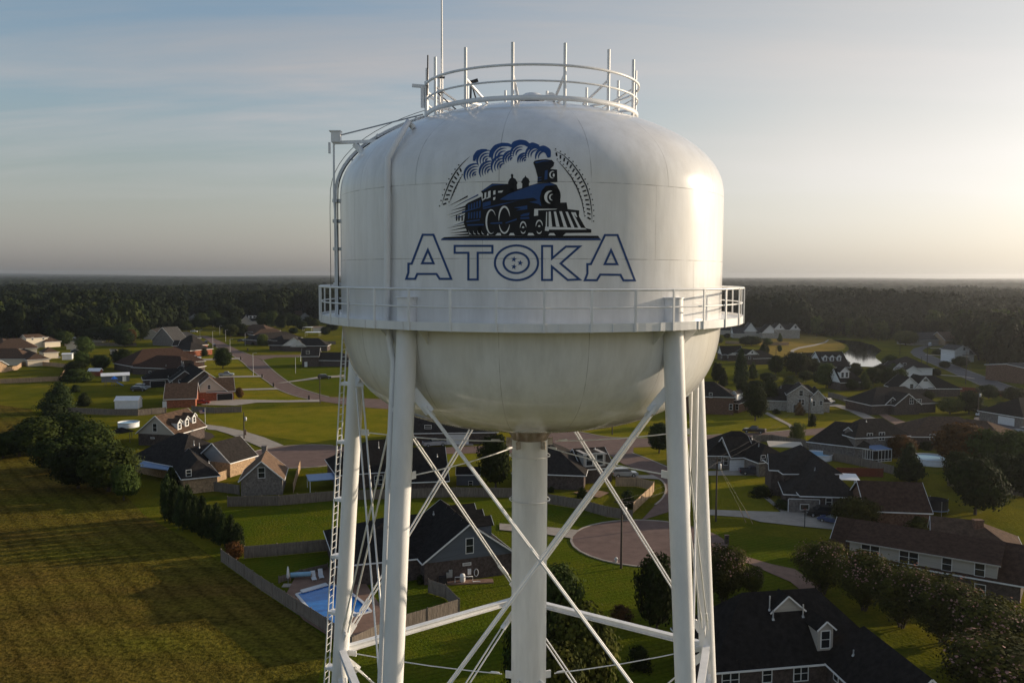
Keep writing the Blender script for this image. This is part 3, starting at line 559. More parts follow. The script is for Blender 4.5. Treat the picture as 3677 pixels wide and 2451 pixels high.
# ------------------------------------------------------------------ builders: houses
V2 = lambda p: Vector((p[0], p[1], 0))
class House:
    def __init__(s, name, label, wall, roof, side=None, cat='house', trim='trim', jit=0.0):
        s.name, s.label, s.wall, s.roof, s.side, s.cat, s.trim = name, label, MAT[wall], MAT[roof], MAT[side or wall], cat, MAT[trim]; s.w = []; s.todo = []; s.same = side is None
    def W(s, k, r0, r1, zr, e=None, hw=None, he=2.9, kind='g', perp=None, L=None, ov=.42, hip=1.0):
        """one wing: ridge ends r0, r1 seen at height zr, e a point of its eave at height he; perp: ridge runs at right angles to wing number perp for L metres"""
        i = len(s.w); he += .013*i; zr += .017*i; P0 = V2(at(k, *r0, zr))
        if perp is not None:
            q = s.w[perp]; d = q['n'].copy()
            if d.dot(P0) < 0: d = -d
            need = q['hw']-q['ov']+.5; rr = ray(k, *r0); h = Vector((rr.x, rr.y, 0))/math.hypot(rr.x, rr.y); f = -(P0-q['a']).dot(d)
            if f < need:      # a front gable stands clear of the main front wall
                P0 = P0-h*((need-f)/max(.3, h.dot(d))); z2 = EYE+rr.z*(math.hypot(P0.x, P0.y)/math.hypot(rr.x, rr.y)); zr = min(z2, zr+2.2); L = max(L, need+2)
            P1 = P0+d*L
            if e is not None and hw is None:      # eave corner lies in the gable's own face
                rr = ray(k, *e); t = (P0-EYEV).dot(d)/rr.dot(d); pe = EYEV+rr*t; sd_ = Vector((-d.y, d.x, 0)); hw = min(6.5, max(1.8, abs((pe-P0).dot(sd_)))); he = min(max(2.4, pe.z), zr-.45*hw)
        else:
            if e is not None and hw is None:
                def half(z):
                    a, b = V2(at(k, *r0, z)), V2(at(k, *r1, z)); q = (b-a).normalized(); return abs((V2(at(k, *e, he))-a).dot(Vector((-q.y, q.x, 0))))
                if not 3.6 < half(zr) < 8.6:      # take the ridge height that gives a roof of ordinary pitch
                    zr = min((he+1.6+.05*j for j in range(130)), key=lambda z: abs(z-he-.64*half(z))+max(0, half(z)-9)+max(0, 3.2-half(z))*3)
            P0 = V2(at(k, *r0, zr)); P1 = V2(at(k, *r1, zr))
        d = (P1-P0).normalized(); n = Vector((-d.y, d.x, 0))
        if hw is None: hw = min(9.5, max(3.0, abs((V2(at(k, *e, he))-P0).dot(n))))
        s.w.append(dict(a=P0, b=P1, d=d, n=n, hw=hw, he=he, zr=zr, k=kind, ov=min(ov, hw*.2)+.011*i, hip=hip)); return s
    def BW(s, k, bl, br, dep, he, zr, kind='g', axis='x', ov=.42):
        i = len(s.w); he += .013*i; zr += .017*i; A, B = V2(at(k, *bl)), V2(at(k, *br)); d = (B-A).normalized(); n = Vector((-d.y, d.x, 0))
        if n.dot(A) < 0: n = -n
        A -= d*ov; B += d*ov; A -= n*ov; B -= n*ov; dep += 2*ov; Wd = (B-A).length
        if axis == 'x':
            hw = dep/2; a = A+n*hw; b = B+n*hw
            if kind == 'h': a += d*min(hw, Wd/2-.05); b -= d*min(hw, Wd/2-.05)
        else:
            hw = Wd/2; a = A+d*hw; b = a+n*dep
            if kind == 'h': a += n*min(hw, dep/2-.05); b -= n*min(hw, dep/2-.05)
        dd = (b-a).normalized() if (b-a).length > .2 else (d if axis == 'x' else n); s.w.append(dict(a=a, b=b, d=dd, n=Vector((-dd.y, dd.x, 0)), hw=hw, he=he, zr=zr, k=kind, ov=ov+.011*i, hip=1.0)); return s
    def ext(s, q):     # roof ends along d beyond ridge ends
        h = q['hw']*q['hip']; return (h if q['k'][0] == 'h' else 0), (h if q['k'][-1] == 'h' else 0)
    def walls(s, q):   # (a0, a1, half width) of wall rectangle along d from q.a
        e0, e1 = s.ext(q); L = (q['b']-q['a']).length; o = q['ov']; return -e0+o, L+e1-o, q['hw']-o
    def add(s, kind, *a, **k): s.todo.append((kind, a, k)); return s
    def hit_wall(s, k, x, y):
        d = ray(k, x, y); best = None
        for q in s.w:
            a0, a1, hw = s.walls(q); o = EYEV-q['a']
            for nrm, off in ((q['n'], hw), (-q['n'], hw), (q['d'], a1), (-q['d'], -a0)):
                den = d.dot(nrm)
                if den >= -1e-5: continue
                t = (off-o.dot(nrm))/den; p = EYEV+d*t; l = p-q['a']; along, side = l.dot(q['d']), l.dot(q['n']); end = abs(nrm.dot(q['d'])) > .5
                pen = (max(0, abs(side)-hw) if end else max(0, a0-along, along-a1))+max(0, .2-p.z)*1.5+max(0, p.z-(q['zr'] if end and 'g' in q['k'] else q['he']))*1.5
                sc_ = pen*40+t*.05*(1 if pen > .2 else 1)
                if best is None or sc_ < best[0]: best = (sc_, p, nrm)
        return best[1], best[2]
    def hit_roof(s, k, x, y):
        d = ray(k, x, y); best = None
        for q in s.w:
            tan = (q['zr']-q['he'])/q['hw']; e0, e1 = s.ext(q); L = (q['b']-q['a']).length
            for sg in (1, -1):
                # plane: z = zr - tan*(sg * side)
                n = q['n']*sg; o = EYEV-q['a']; den = d.z+tan*d.dot(n); t = (q['zr']-tan*o.dot(n)-EYE)/den if abs(den) > 1e-6 else -1
                if t <= 0: continue
                p = EYEV+d*t; l = p-q['a']; sd_ = l.dot(n); al = l.dot(q['d']); pen = max(0, -sd_, sd_-q['hw'], -e0-al, al-L-e1)
                if den > 0: pen += 3
                if best is None or pen*50+t*.05 < best[0]: best = (pen*50+t*.05, p, n, tan)
        return best[1:]
    def window(s, root, p, n, w, h, dbl=False, pane='glass', name='window'):
        t = Vector((-n.y, n.x, 0)); M = Matrix((t, n, Vector((0, 0, 1)))).transposed(); mb = MB(); b = .09
        for sx in (-1, 1): mb.box(p+t*(sx*(w/2))+n*.03, (b, .07, h+b), M=M)
        for sz in (-1, 0, 1): mb.box(p+Vector((0, 0, sz*h/2))+n*(.03 if sz else .025), (w-b, .07 if sz else .05, b if sz else .06), M=M)
        if dbl: mb.box(p+n*.028, (.1, .06, h-b), M=M)
        o = mb.build(name, s.trim, root, s.base); g = MB(); g.box(p+n*.012, (w-.02, .03, h-.02), M=M); g.build('pane', MAT[pane], o, s.base); return o
    def build(s, group=None):
        c = sum((q['a']+q['b'] for q in s.w), Vector())/(2*len(s.w)); s.base = Vector((c.x, c.y, 0)); root = empty(s.name, s.base, s.label, s.cat, group); s.root = root
        wl, gb, rf, tr = MB(), MB(), MB(), MB()
        for q in s.w:
            a, d, n, hw, he, zr = q['a'], q['d'], q['n'], q['hw'], q['he'], q['zr']; L = (q['b']-a).length; e0, e1 = s.ext(q); T = .17
            P = lambda al, sd_, z: a+d*al+n*sd_+Vector((0, 0, z))
            E = [P(-e0, hw, he), P(-e0, -hw, he), P(L+e1, -hw, he), P(L+e1, hw, he)]; r0, r1 = P(0, 0, zr), P(L, 0, zr); top = E+[r0, r1]; dn = Vector((0, 0, -T)); vs = top+[v+dn for v in top]
            fs = [(0, 4, 5, 3)[::-1], (1, 2, 5, 4)]; edges = [(3, 0), (1, 2)]
            for (i, j, r, hip) in ((0, 1, 4, q['k'][0] == 'h'), (2, 3, 5, q['k'][-1] == 'h')):
                if hip: fs.append((i, j, r)); edges.append((i, j))
                else: edges += [(i, r), (r, j)]
            fs2 = [tuple(v+6 for v in f)[::-1] for f in fs]; rf.add(vs, fs+fs2+[(j, i, i+6, j+6) for i, j in edges])
            cen = (r0+r1)/2
            for i, j in edges:
                A, B = vs[i], vs[j]; m = (A+B)/2; o = Vector((m.x-cen.x, m.y-cen.y, 0)); dd = (B-A).normalized(); side = dd.cross(Vector((0, 0, 1))).normalized()
                if side.dot(o) < 0: side = -side
                tr.bar(A+side*.035+Vector((0, 0, -.10)), B+side*.035+Vector((0, 0, -.10)), .05, .19)
            a0, a1, w2 = s.walls(q); wl.prism([P(a0, -w2, 0), P(a1, -w2, 0), P(a1, w2, 0), P(a0, w2, 0)], 0, he-.12)
            if 'g' in q['k']:
                tan = (zr-he)/hw; zs = he+(hw-w2)*tan-T-.03; za = zr-T-.04; g0 = a0+(.0 if q['k'][0] == 'g' else e0); g1 = a1-(.0 if q['k'][-1] == 'g' else e1)
                g0 -= .02; g1 += .02; ww = w2+.0
                pts = [(-ww, he-.12), (ww, he-.12), (ww, zs), (0, za), (-ww, zs)]; m = len(pts); vv = [P(g0, x, z) for x, z in pts]+[P(g1, x, z) for x, z in pts]
                gb.add(vv, [tuple(range(m))[::-1], tuple(range(m, 2*m))]+[(i, (i+1) % m, m+(i+1) % m, m+i) for i in range(m)])
        s.wallo = wl.build('wall', s.wall, root, s.base)
        if gb.v: gb.build('gable_wall', s.side, root, s.base)
        roof = rf.build('roof', s.roof, root, s.base); tr.build('eave_trim', s.trim, root, s.base); s.roofo = roof
        for kind, A, K in s.todo:
            if kind == 'win':
                p, n = s.hit_wall(*A[:3]); s.window(root, p, n, A[3], A[4], **K)
            elif kind == 'gar' or kind == 'door':
                p, n = s.hit_wall(*A[:3]); t = Vector((-n.y, n.x, 0)); M = Matrix((t, n, Vector((0, 0, 1)))).transposed(); w, h = A[3], A[4]; p = Vector((p.x, p.y, h/2)); mb = MB(); fr = MB()
                if K.get('open'): mb.box(p+n*.012, (w, .03, h), M=M); mm = MAT['black']  # open garage: flat black panel painted in for the dark interior
                else:
                    nr = 4 if kind == 'gar' else 1
                    for r in range(nr): mb.box(p+n*.02+Vector((0, 0, (r+.5-nr/2)*h/nr)), (w, .05, h/nr-.03), M=M)
                    mm = MAT['side_white'] if not K.get('m') else MAT[K['m']]
                o = mb.build('garage_door_or_dark' if kind == 'gar' else 'door', mm, root, s.base)
                for sx in (-1, 1): fr.box(p+t*(sx*(w/2+.07))+n*.03, (.12, .07, h+.1), M=M)
                fr.box(p+n*.03+Vector((0, 0, h/2+.07)), (w+.02, .07, .12), M=M); fr.build('door_frame', s.trim, o, s.base)
            elif kind == 'dor':
                w, h = A[3], A[4]; p, n, tan = s.hit_roof(*A[:3]); s.dormer(root, p, n, tan, w, h, **K)
            elif kind == 'dorp':   # wing, side, metres along ridge, metres out from ridge
                q = s.w[A[0]]; n = q['n']*A[1]; tan = (q['zr']-q['he'])/q['hw']; p = q['a']+q['d']*A[2]+n*A[3]+Vector((0, 0, q['zr']-tan*A[3])); s.dormer(root, p, n, tan, A[4], A[5], **K)
            elif kind == 'post':
                p = at(*A[:3]); mb = MB(); w = K.get('w', .22); mb.box((p.x, p.y, A[3]/2), (w, w, A[3])); mb.box((p.x, p.y, .1), (w+.1, w+.1, .2)); mb.box((p.x, p.y, A[3]-.08), (w+.08, w+.08, .16)); mb.build('porch_post', s.trim, root, s.base)
            elif kind == 'vent':
                p, n, tan = s.hit_roof(*A[:3]); mb = MB(); mb.tube([p-Vector((0, 0, .2)), p+Vector((0, 0, A[3]))], .07, 8); mb.lathe([(.18, -.1), (.09, .12)], 10, p); mb.build('vent_pipe', MAT['galv'], root, s.base)
            elif kind == 'chim':
                p = at(*A[:3], A[3]); mb = MB(); w = A[4]; mb.box((p.x, p.y, A[3]/2-.1), (w, w*.7, A[3]-.2)); mb.box((p.x, p.y, A[3]-.1), (w+.15, w*.7+.15, .2)); mb.build('chimney', s.wall, root, s.base)
            elif kind == 'panel':  # flat or sloping cover: corner pixels with heights
                pts = [at(c[0], c[1], c[2], c[3]) for c in A[0]]; mb = MB(); t = Vector((0, 0, -.07)); m = len(pts); vv = pts+[p+t for p in pts]; nz = (pts[1]-pts[0]).cross(pts[2]-pts[0]).z; ids = tuple(range(m)) if nz > 0 else tuple(range(m))[::-1]
                mb.add(vv, [ids, tuple(i+m for i in ids)[::-1]]+[(ids[(i+1) % m], ids[i], ids[i]+m, ids[(i+1) % m]+m) for i in range(m)]); cov = mb.build(A[1], MAT[A[2]], root, s.base)
                if K.get('posts'):
                    for i in K['posts']:
                        p = pts[i]; q = p.lerp(sum(pts, Vector())/m, .03); mb = MB(); mb.box((q.x, q.y, (p.z-.08)/2), (.12, .12, p.z-.08)); mb.build('cover_post', s.trim, cov, s.base)
                if K.get('screen'):
                    n_ = K['screen']
                    for i, j in K['sides']:
                        A0, B0 = pts[i].lerp(sum(pts, Vector())/m, .04), pts[j].lerp(sum(pts, Vector())/m, .04); mb = MB(); zt = min(pts[i].z, pts[j].z)-.08
                        for u in range(n_+1):
                            q = A0.lerp(B0, u/n_); mb.box((q.x, q.y, zt/2), (.09, .09, zt))
                        for z in (.1, .55, zt-.06): mb.bar((A0.x, A0.y, z), (B0.x, B0.y, z), .08, .12)
                        fr = mb.build('screen_frame', s.trim, cov, s.base)
                        g = MB(); g.bar((A0.x, A0.y, zt/2), (B0.x, B0.y, zt/2), .02, zt-.1); g.build('screen_mesh', MAT['black'], cov, s.base)
        return s
    def dormer(s, root, p, n, tan, w, h, m=None, roof=None, shed=False, win=True, dbl=False):
        t = Vector((-n.y, n.x, 0)); rise = 0 if shed else w*.42; Lb = (h+rise)/tan+.35; mb = MB(); M = Matrix((t, n, Vector((0, 0, 1)))).transposed(); Lw = h/tan+.2
        f = [p-t*(w/2)-Vector((0, 0, .3)), p+t*(w/2)-Vector((0, 0, .3)), p+t*(w/2)+Vector((0, 0, h)), p+Vector((0, 0, h+rise*.92)), p-t*(w/2)+Vector((0, 0, h))]; bk = [v-n*Lb for v in f]; m_ = 5
        mb.add(f+bk, [tuple(range(5)), tuple(range(5, 10))[::-1]]+[((i+1) % 5, i, i+5, (i+1) % 5+5) for i in range(5)]); dm = mb.build('dormer', MAT[m] if m else s.side, root, s.base)
        rf = MB(); tr = MB(); o = .22
        for sg in (-1, 1):
            e = p+t*(sg*(w/2+o))+Vector((0, 0, h-o*.84))+n*o; r = p+Vector((0, 0, h+rise+.02))+n*o; T = Vector((0, 0, .1)); q = [e, r, r-n*(Lb+o), e-n*(Lb+o)]
            rf.add([v+T for v in q]+[v for v in q], [(0, 1, 2, 3), (7, 6, 5, 4), (0, 4, 5, 1), (3, 7, 4, 0), (2, 6, 7, 3)] if sg > 0 else [(3, 2, 1, 0), (4, 5, 6, 7), (1, 5, 4, 0), (0, 4, 7, 3), (3, 7, 6, 2)])
            tr.bar(e+n*.03+Vector((0, 0, .03)), r+n*.03+Vector((0, 0, .03)), .05, .15)
        rf.build('dormer_roof', s.roof, dm, s.base); tr.build('dormer_trim', s.trim, dm, s.base)
        if win:
            ww, hh = min(w*.62, .95), h*.78; b = .09; z0 = p+Vector((0, 0, h*.5))
            xs = (-w*.24, w*.24) if dbl else (0,)
            for x in xs:
                c = z0+t*x; mb = MB(); ww_ = w*.3 if dbl else ww
                mb.box(c+n*.015, (ww_, .03, hh), M=M, m=1)
                for sx in (-1, 1): mb.box(c+t*(sx*ww_/2)+n*.03, (b, .07, hh+b), M=M)
                for sz in (-1, 0, 1): mb.box(c+Vector((0, 0, sz*hh/2))+n*.03, (ww_-b, .06, b if sz else .05), M=M)
                mb.build('dormer_window', [s.trim, MAT['glass']], dm, s.base)
def shed(name, label, k, bl, br, dep, h, rise, wall, roof, axis='x', door=None, cat='shed', group=None, trim='trim', win=None):
    s = House(name, label, wall, roof, cat=cat, trim=trim); s.BW(k, bl, br, dep, h, h+rise, 'g', axis, ov=.15)
    if door: s.add('door', k, *door, 1.0, 1.95, m='side_white')
    if win: s.add('win', k, *win, .8, 1.0)
    s.build(group); return s
# ------------------------------------------------------------------ vehicles
CAR_P = {}
def car_proto(kind):
    if kind in CAR_P: return CAR_P[kind]
    if kind == 'pickup': L, Wd, H, low, cab = 5.7, 1.95, 1.85, [(-2.85, .5), (-2.85, 1.12), (-2.75, 1.22), (-.85, 1.22), (-.85, 1.18), (1.05, 1.18), (1.25, 1.15), (2.6, 1.02), (2.82, .85), (2.85, .45), (2.4, .38), (-2.6, .42)], [(-.9, 1.15), (-.75, 1.78), (.45, 1.85), (.75, 1.78), (1.35, 1.15)]
    elif kind == 'suv': L, Wd, H, low, cab = 5.1, 1.95, 1.85, [(-2.55, .5), (-2.58, 1.0), (-2.5, 1.12), (1.0, 1.12), (1.2, 1.1), (2.3, .98), (2.52, .85), (2.55, .45), (2.1, .36), (-2.3, .40)], [(-2.48, 1.08), (-2.25, 1.75), (-1.9, 1.84), (.2, 1.86), (.5, 1.80), (1.25, 1.08)]
    else: L, Wd, H, low, cab = 4.7, 1.8, 1.45, [(-2.35, .45), (-2.35, .88), (-2.2, .96), (1.0, .92), (2.1, .80), (2.32, .66), (2.35, .38), (1.9, .28), (-2.1, .32)], [(-1.9, .92), (-1.35, 1.38), (-.9, 1.44), (.1, 1.45), (.35, 1.40), (1.15, .90)]
    def ext(prof, w0, w1=None):
        mb = MB(); n = len(prof); w1 = w1 or w0; zs = [z for _, z in prof]; z0, z1 = min(zs), max(zs); vs = []
        for sg in (-1, 1):
            for x, z in prof: w = w0+(w1-w0)*(z-z0)/(z1-z0); vs.append((x, sg*w/2, z))
        mb.add(vs, [tuple(range(n)), tuple(range(n, 2*n))[::-1]]+[((i+1) % n, i, n+i, n+(i+1) % n) for i in range(n)]); return mb
    parts = []
    body = ext(low, Wd, Wd*.97)
    if kind == 'pickup': body.box((-1.85, 0, 1.225), (1.75, Wd*.72, .015), m=1)
    parts.append(('body', body, 'paint')); parts.append(('cabin', ext(cab, Wd*.95, Wd*.74), 'paint'))
    cx = sum(x for x, _ in cab)/len(cab); cz = (min(z for _, z in cab)+max(z for _, z in cab))/2+.02
    gl = [(cx+(x-cx)*1.012, cz+(z-cz)*.68) for x, z in cab]; g = ext(gl, Wd*.93, Wd*.82); parts.append(('window_glass', g, 'glass'))
    wx = L*.31; r = .40 if kind != 'sedan' else .33
    wheels = []
    for sx in (-1, 1):
        for sy in (-1, 1): wheels.append((sx*wx, sy*(Wd/2-.10), r))
    heads = [(L/2-.06, sy*Wd*.36, .80 if kind != 'sedan' else .62) for sy in (-1, 1)]; tails = [(-L/2+.02, sy*Wd*.42, .95 if kind != 'sedan' else .72) for sy in (-1, 1)]
    CAR_P[kind] = (parts, wheels, heads, tails, {}); return CAR_P[kind]
def car(kind, name, label, paint, k, a, b=None, heading=None, group='vehicles parked at the houses', cat=None):
    p = at(k, *a)
    if b is not None: q = at(k, *b); hd = math.atan2(q.y-p.y, q.x-p.x)
    else: hd = R_(heading)
    parts, wheels, heads, tails, cache = car_proto(kind); root = empty(name, (p.x, p.y, .02), label, cat or {'pickup': 'pickup truck', 'suv': 'suv', 'sedan': 'car'}[kind], group, hd)
    def link(nm, key, mk, mats):
        if (key, tuple(m.name for m in mats)) not in cache:
            o = mk().build(nm, mats, root); cache[(key, tuple(m.name for m in mats))] = o.data; return o
        o = bpy.data.objects.new(nm, cache[(key, tuple(m.name for m in mats))]); sc.collection.objects.link(o); o.parent = root; return o
    for nm, mb, m in parts: link(nm, nm, lambda: mb, [MAT[paint], MAT['black']] if m == 'paint' else [MAT['glass']])
    for wx, wy, r in wheels:
        def mk():
            w = MB(); w.lathe([(r*.5, -.10), (r*.96, -.11), (r, -.07), (r, .07), (r*.96, .11), (r*.5, .10)], 18); w.v = [(x, z, y) for x, y, z in w.v]; w.f = [f[::-1] for f in w.f]; return w
        o = link('wheel', 'wheel', mk, [MAT['black']]); o.location = (wx, wy, r)
        def mr():
            w = MB(); w.lathe([(.0, -.105), (r*.3, -.115), (r*.55, -.09)], 12); w.lathe([(r*.55, .09), (r*.3, .115), (.0, .105)], 12); w.v = [(x, z, y) for x, y, z in w.v]; w.f = [f[::-1] for f in w.f]; return w
        q = link('rim', 'rim', mr, [MAT['galv']]); q.parent = o
    for nm, pts, m in (('headlight', heads, 'lamp_w'), ('tail_light', tails, 'lamp_r')):
        for c in pts:
            o = link(nm, nm, lambda: MB().box((0, 0, 0), (.10, .34, .17)), [MAT[m]]); o.location = c
    return root
# ------------------------------------------------------------------ trees
TREES = {}
def crown_mb(kind, seed, n, leaf):
    r = random.Random(seed); mb = MB(); lump = [(r.uniform(0, 6.28), r.uniform(0, 1), r.uniform(.10, .26), r.uniform(.35, .8)) for _ in range(16)]
    def prof(t):
        if kind == 'cone': return max(0, (1-t)**.85)*min(1, t*7+.15)
        if kind == 'arbor': return min(1, t*5+.5)*max(0, (1-t))**.55
        if kind == 'cedar': return min(1, .55+t*2)*(1-t)**.75+.06
        if kind == 'bush': return math.sqrt(max(0, 1-(t*1.02)**2.4))
        if kind == 'myrtle': return math.sqrt(max(0, 1-((t-.60)/.46)**2)) if t > .14 else .1
        if kind == 'oval': return math.sqrt(max(0, 1-((t-.48)/.54)**2))
        if kind == 'willow': return math.sqrt(max(0, 1-((t-.62)/.40)**2)) if t > .6 else .98-.25*(.6-t)
        return math.sqrt(max(0, 1-((t-.5)/.52)**2))
    clumps = []
    nc = max(26, n//18)
    while len(clumps) < nc:
        t = r.random(); a = r.uniform(0, 6.283); R = prof(t)
        if r.random() > R+.12: continue
        bump = 1+sum(A*math.cos(a-p)*math.exp(-((t-q)/w/.5)**2) for p, q, A, w in lump)*.55
        rr = R*bump*(r.random()**.33); clumps.append((rr*math.cos(a), rr*math.sin(a), t, a, R))
    per = n//nc; cs = .125 if kind not in ('arbor', 'cone') else .10
    for x, y, t, a, R in clumps:
        dens = r.uniform(.6, 1.3); clump_pink = r.random() < .2 and math.hypot(x, y) > .3*R
        for _ in range(int(per*dens)):
            dx, dy, dz = r.gauss(0, cs), r.gauss(0, cs), r.gauss(0, cs*.42)
            if kind == 'willow': dz = -abs(r.gauss(0, .18)); dx *= .5; dy *= .5
            c = Vector((x+dx, y+dy, min(1.03, max(.0, t+dz)))); s = leaf*r.uniform(.6, 1.35)
            nrm = Vector((c.x*1.2+dx*2.2+r.gauss(0, .42), c.y*1.2+dy*2.2+r.gauss(0, .42), (c.z-.4)*1.5+dz*4+r.gauss(.2, .42))).normalized(); u = nrm.orthogonal().normalized(); v = nrm.cross(u); ang = r.uniform(0, 6.28); u, v = u*math.cos(ang)+v*math.sin(ang), v*math.cos(ang)-u*math.sin(ang)
            if kind in ('arbor', 'willow'): u = Vector((r.gauss(0, .25), r.gauss(0, .25), 1 if kind == 'arbor' else -1)).normalized(); v = u.cross(nrm).normalized()*.6
            if kind == 'cedar': v = v*.7
            m = 0
            if kind == 'myrtle' and t > .66 and clump_pink: m = 1 if r.random() < .6 else 0; s *= .8
            k2 = .5*s
            # z is in units of height, xy in units of half width
            q = [(c.x+(-u.x-v.x)*s, c.y+(-u.y-v.y)*s, c.z+(-u.z-v.z)*k2), (c.x+(u.x-v.x)*s, c.y+(u.y-v.y)*s, c.z+(u.z-v.z)*k2), (c.x+(u.x*.6+v.x)*s, c.y+(u.y*.6+v.y)*s, c.z+(u.z*.6+v.z)*k2), (c.x+(-u.x*.8+v.x*.9)*s, c.y+(-u.y*.8+v.y*.9)*s, c.z+(-u.z*.8+v.z*.9)*k2)]
            mb.add(q, [(0, 1, 2, 3)], m)
    # inner mass, so that the middle of the crown is closed
    nl, nt = 12, 8; vs = []
    for j in range(nt+1):
        t = .06+.86*j/nt
        for i in range(nl):
            a = 6.283*i/nl; rr = prof(t)*.52*(1+.34*noise.noise(Vector((math.cos(a)*1.7+seed, math.sin(a)*1.7, t*4)))); vs.append((rr*math.cos(a), rr*math.sin(a), t))
    mb.add(vs, [(j*nl+i, j*nl+(i+1) % nl, (j+1)*nl+(i+1) % nl, (j+1)*nl+i) for j in range(nt) for i in range(nl)]); return mb
def tree_proto(kind, leafm, var, far=False):
    key = (kind, leafm, var, far)
    if key in TREES: return TREES[key]
    n, lf = (1000, .095) if far else {'bush': (2200, .055), 'arbor': (3600, .055), 'cone': (4200, .05), 'willow': (4200, .045), 'myrtle': (9000, .032)}.get(kind, (6000, .046)); seed = sum(ord(c) for c in kind)*7+var*13+(5 if far else 0)
    mb = crown_mb(kind, seed, n, lf); z0 = {'bush': 0, 'arbor': .02, 'cone': .05, 'cedar': .03, 'myrtle': .12, 'willow': .06}.get(kind, .16)
    mb.v = [(x, y, z0+z*(1-z0)) for x, y, z in mb.v]; ms = [MAT['leaf_'+leafm], MAT['blossom']]
    tk = MB(); r = random.Random(seed)
    if kind == 'myrtle':
        for i in range(4): a = 1.57*i+r.random(); tk.tube([(.06*math.cos(a), .06*math.sin(a), 0), (.2*math.cos(a), .2*math.sin(a), .25), (.42*math.cos(a), .42*math.sin(a), .6)], [.03, .025, .012], 6)
    else:
        tk.tube([(0, 0, 0), (.01, 0, .12), (.0, .02, .4), (.02, 0, .75)], [.075, .055, .04, .015], 8)
        for i in range(5): a = 1.25*i+r.random(); z = .22+.09*i; tk.tube([(0, 0, z), (.28*math.cos(a), .28*math.sin(a), z+.12), (.6*math.cos(a), .6*math.sin(a), z+.22)], [.03, .02, .008], 5)
    if far:
        b = len(mb.v); mb.v += tk.v; mb.f += [tuple(i+b for i in f) for f in tk.f]; mb.m += [2]*len(tk.f); mb.sm += tk.sm; ms = ms+[MAT['bark']]
    me = mb.build('crown', ms); mt = None; d1 = me.data; bpy.data.objects.remove(me)
    if not far: o = tk.build('trunk', MAT['bark']); mt = o.data; bpy.data.objects.remove(o)
    TREES[key] = (d1, mt); return TREES[key]
def tree_at(kind, leafm, p, h, w, name, label, cat, group=None, var=None, far=False):
    var = rnd.randrange(3) if var is None else var; d1, d2 = tree_proto(kind, leafm, var, far)
    if far:
        o = bpy.data.objects.new(name, d1); sc.collection.objects.link(o); o.location = p; o.scale = (w/2, w/2, h); o.rotation_euler = (0, 0, rnd.uniform(0, 6.28)); return tag(o, label, cat, group)
    root = empty(name, p, label, cat, group, rnd.uniform(0, 6.28)); root.scale = (w/2, w/2, h)
    for nm, d in (('crown', d1), ('trunk', d2)): c = bpy.data.objects.new(nm, d); sc.collection.objects.link(c); c.parent = root
    return root
def tree(kind, leafm, k, x, yb, yt, wpx, name, label, cat='tree', group=None, var=None):
    p = at(k, x, yb); s = VIEWS[k][2]; m = (p-EYEV).length/F; top = ray(k, x, yt); Z = math.hypot(p.x, p.y); h = EYE+top.z*(Z/math.hypot(top.x, top.y)); h = max(.5, h); w = wpx*s*m
    return tree_at(kind, leafm, Vector((p.x, p.y, 0)), h, w, name, label, cat, group, var)
# ------------------------------------------------------------------ flat ground pieces, fences, poles
LAY = [0.006]
def sheet(name, k, pts, m, label=None, z=None, kind='structure'):
    LAY[0] += .004; z = LAY[0] if z is None else z
    P = [at(k, *p) for p in pts] if k else [Vector((p[0], p[1], 0)) for p in pts]
    tr = tessellate_polygon([[Vector((p.x, p.y, 0)) for p in P]]); mb = MB(); vs = [(p.x, p.y, z) for p in P]; fs = []
    for t in tr:
        a, b, c = (Vector(vs[i]) for i in t); fs.append(t if (b-a).cross(c-a).z > 0 else t[::-1])
    mb.add(vs, fs); o = mb.build(name, MAT[m]); tag(o, kind=kind); return o
def smoothw(P, n=6):
    out = []
    for i in range(len(P)-1):
        p0, p1, p2, p3 = P[max(0, i-1)], P[i], P[i+1], P[min(len(P)-1, i+2)]
        for j in range(n):
            t = j/n; out.append(.5*((2*p1)+(p2-p0)*t+(2*p0-5*p1+4*p2-p3)*t*t+(3*p1-p0-3*p2+p3)*t**3))
    return out+[P[-1]]
def kerb(k, pts, w=.35, h=.13, n=6, m='concrete'):
    P = smoothw([at(k, *p) for p in pts], n) if k else [Vector((p[0], p[1], 0)) for p in pts]; mb = MB()
    for i in range(len(P)-1): mb.bar(P[i]+Vector((0, 0, h/2)), P[i+1]+Vector((0, 0, h/2)), w, h)
    return tag(mb.build('kerb', MAT[m]), kind='structure')
def fence(label, k, pts, h=1.8, m='wood', posts=True, name='wooden_fence', group=None, cat='fence'):
    P = [at(k, *p) for p in pts]; base = P[0].copy(); base.z = 0; root = empty(name, base, label, cat, group); mb = MB(); pm = None; n = 0
    for i in range(len(P)-1):
        a, b = P[i], P[i+1]; d = (b-a).normalized(); mb.bar(a+Vector((0, 0, h/2+.03)), b+Vector((0, 0, h/2+.03)), .035, h-.06); side = Vector((d.y, -d.x, 0))*.05
        for z in (.35, h-.3): mb.bar(a+side+Vector((0, 0, z)), b+side+Vector((0, 0, z)), .05, .09)
    mb.build('fence_panel', MAT[m], root, base)
    if posts:
        for i in range(len(P)-1):
            a, b = P[i], P[i+1]; L = (b-a).length; c = max(1, int(L/2.6))
            for j in range(c+(1 if i == len(P)-2 else 0)):
                if n > 70: break
                q = a.lerp(b, j/c); n += 1
                if pm is None: o = MB().box((0, 0, h/2+.06), (.12, .12, h+.12)).build('fence_post', MAT[m], root); pm = o.data
                else: o = bpy.data.objects.new('fence_post', pm); sc.collection.objects.link(o); o.parent = root
                o.location = (q.x-base.x, q.y-base.y, 0)
    return root
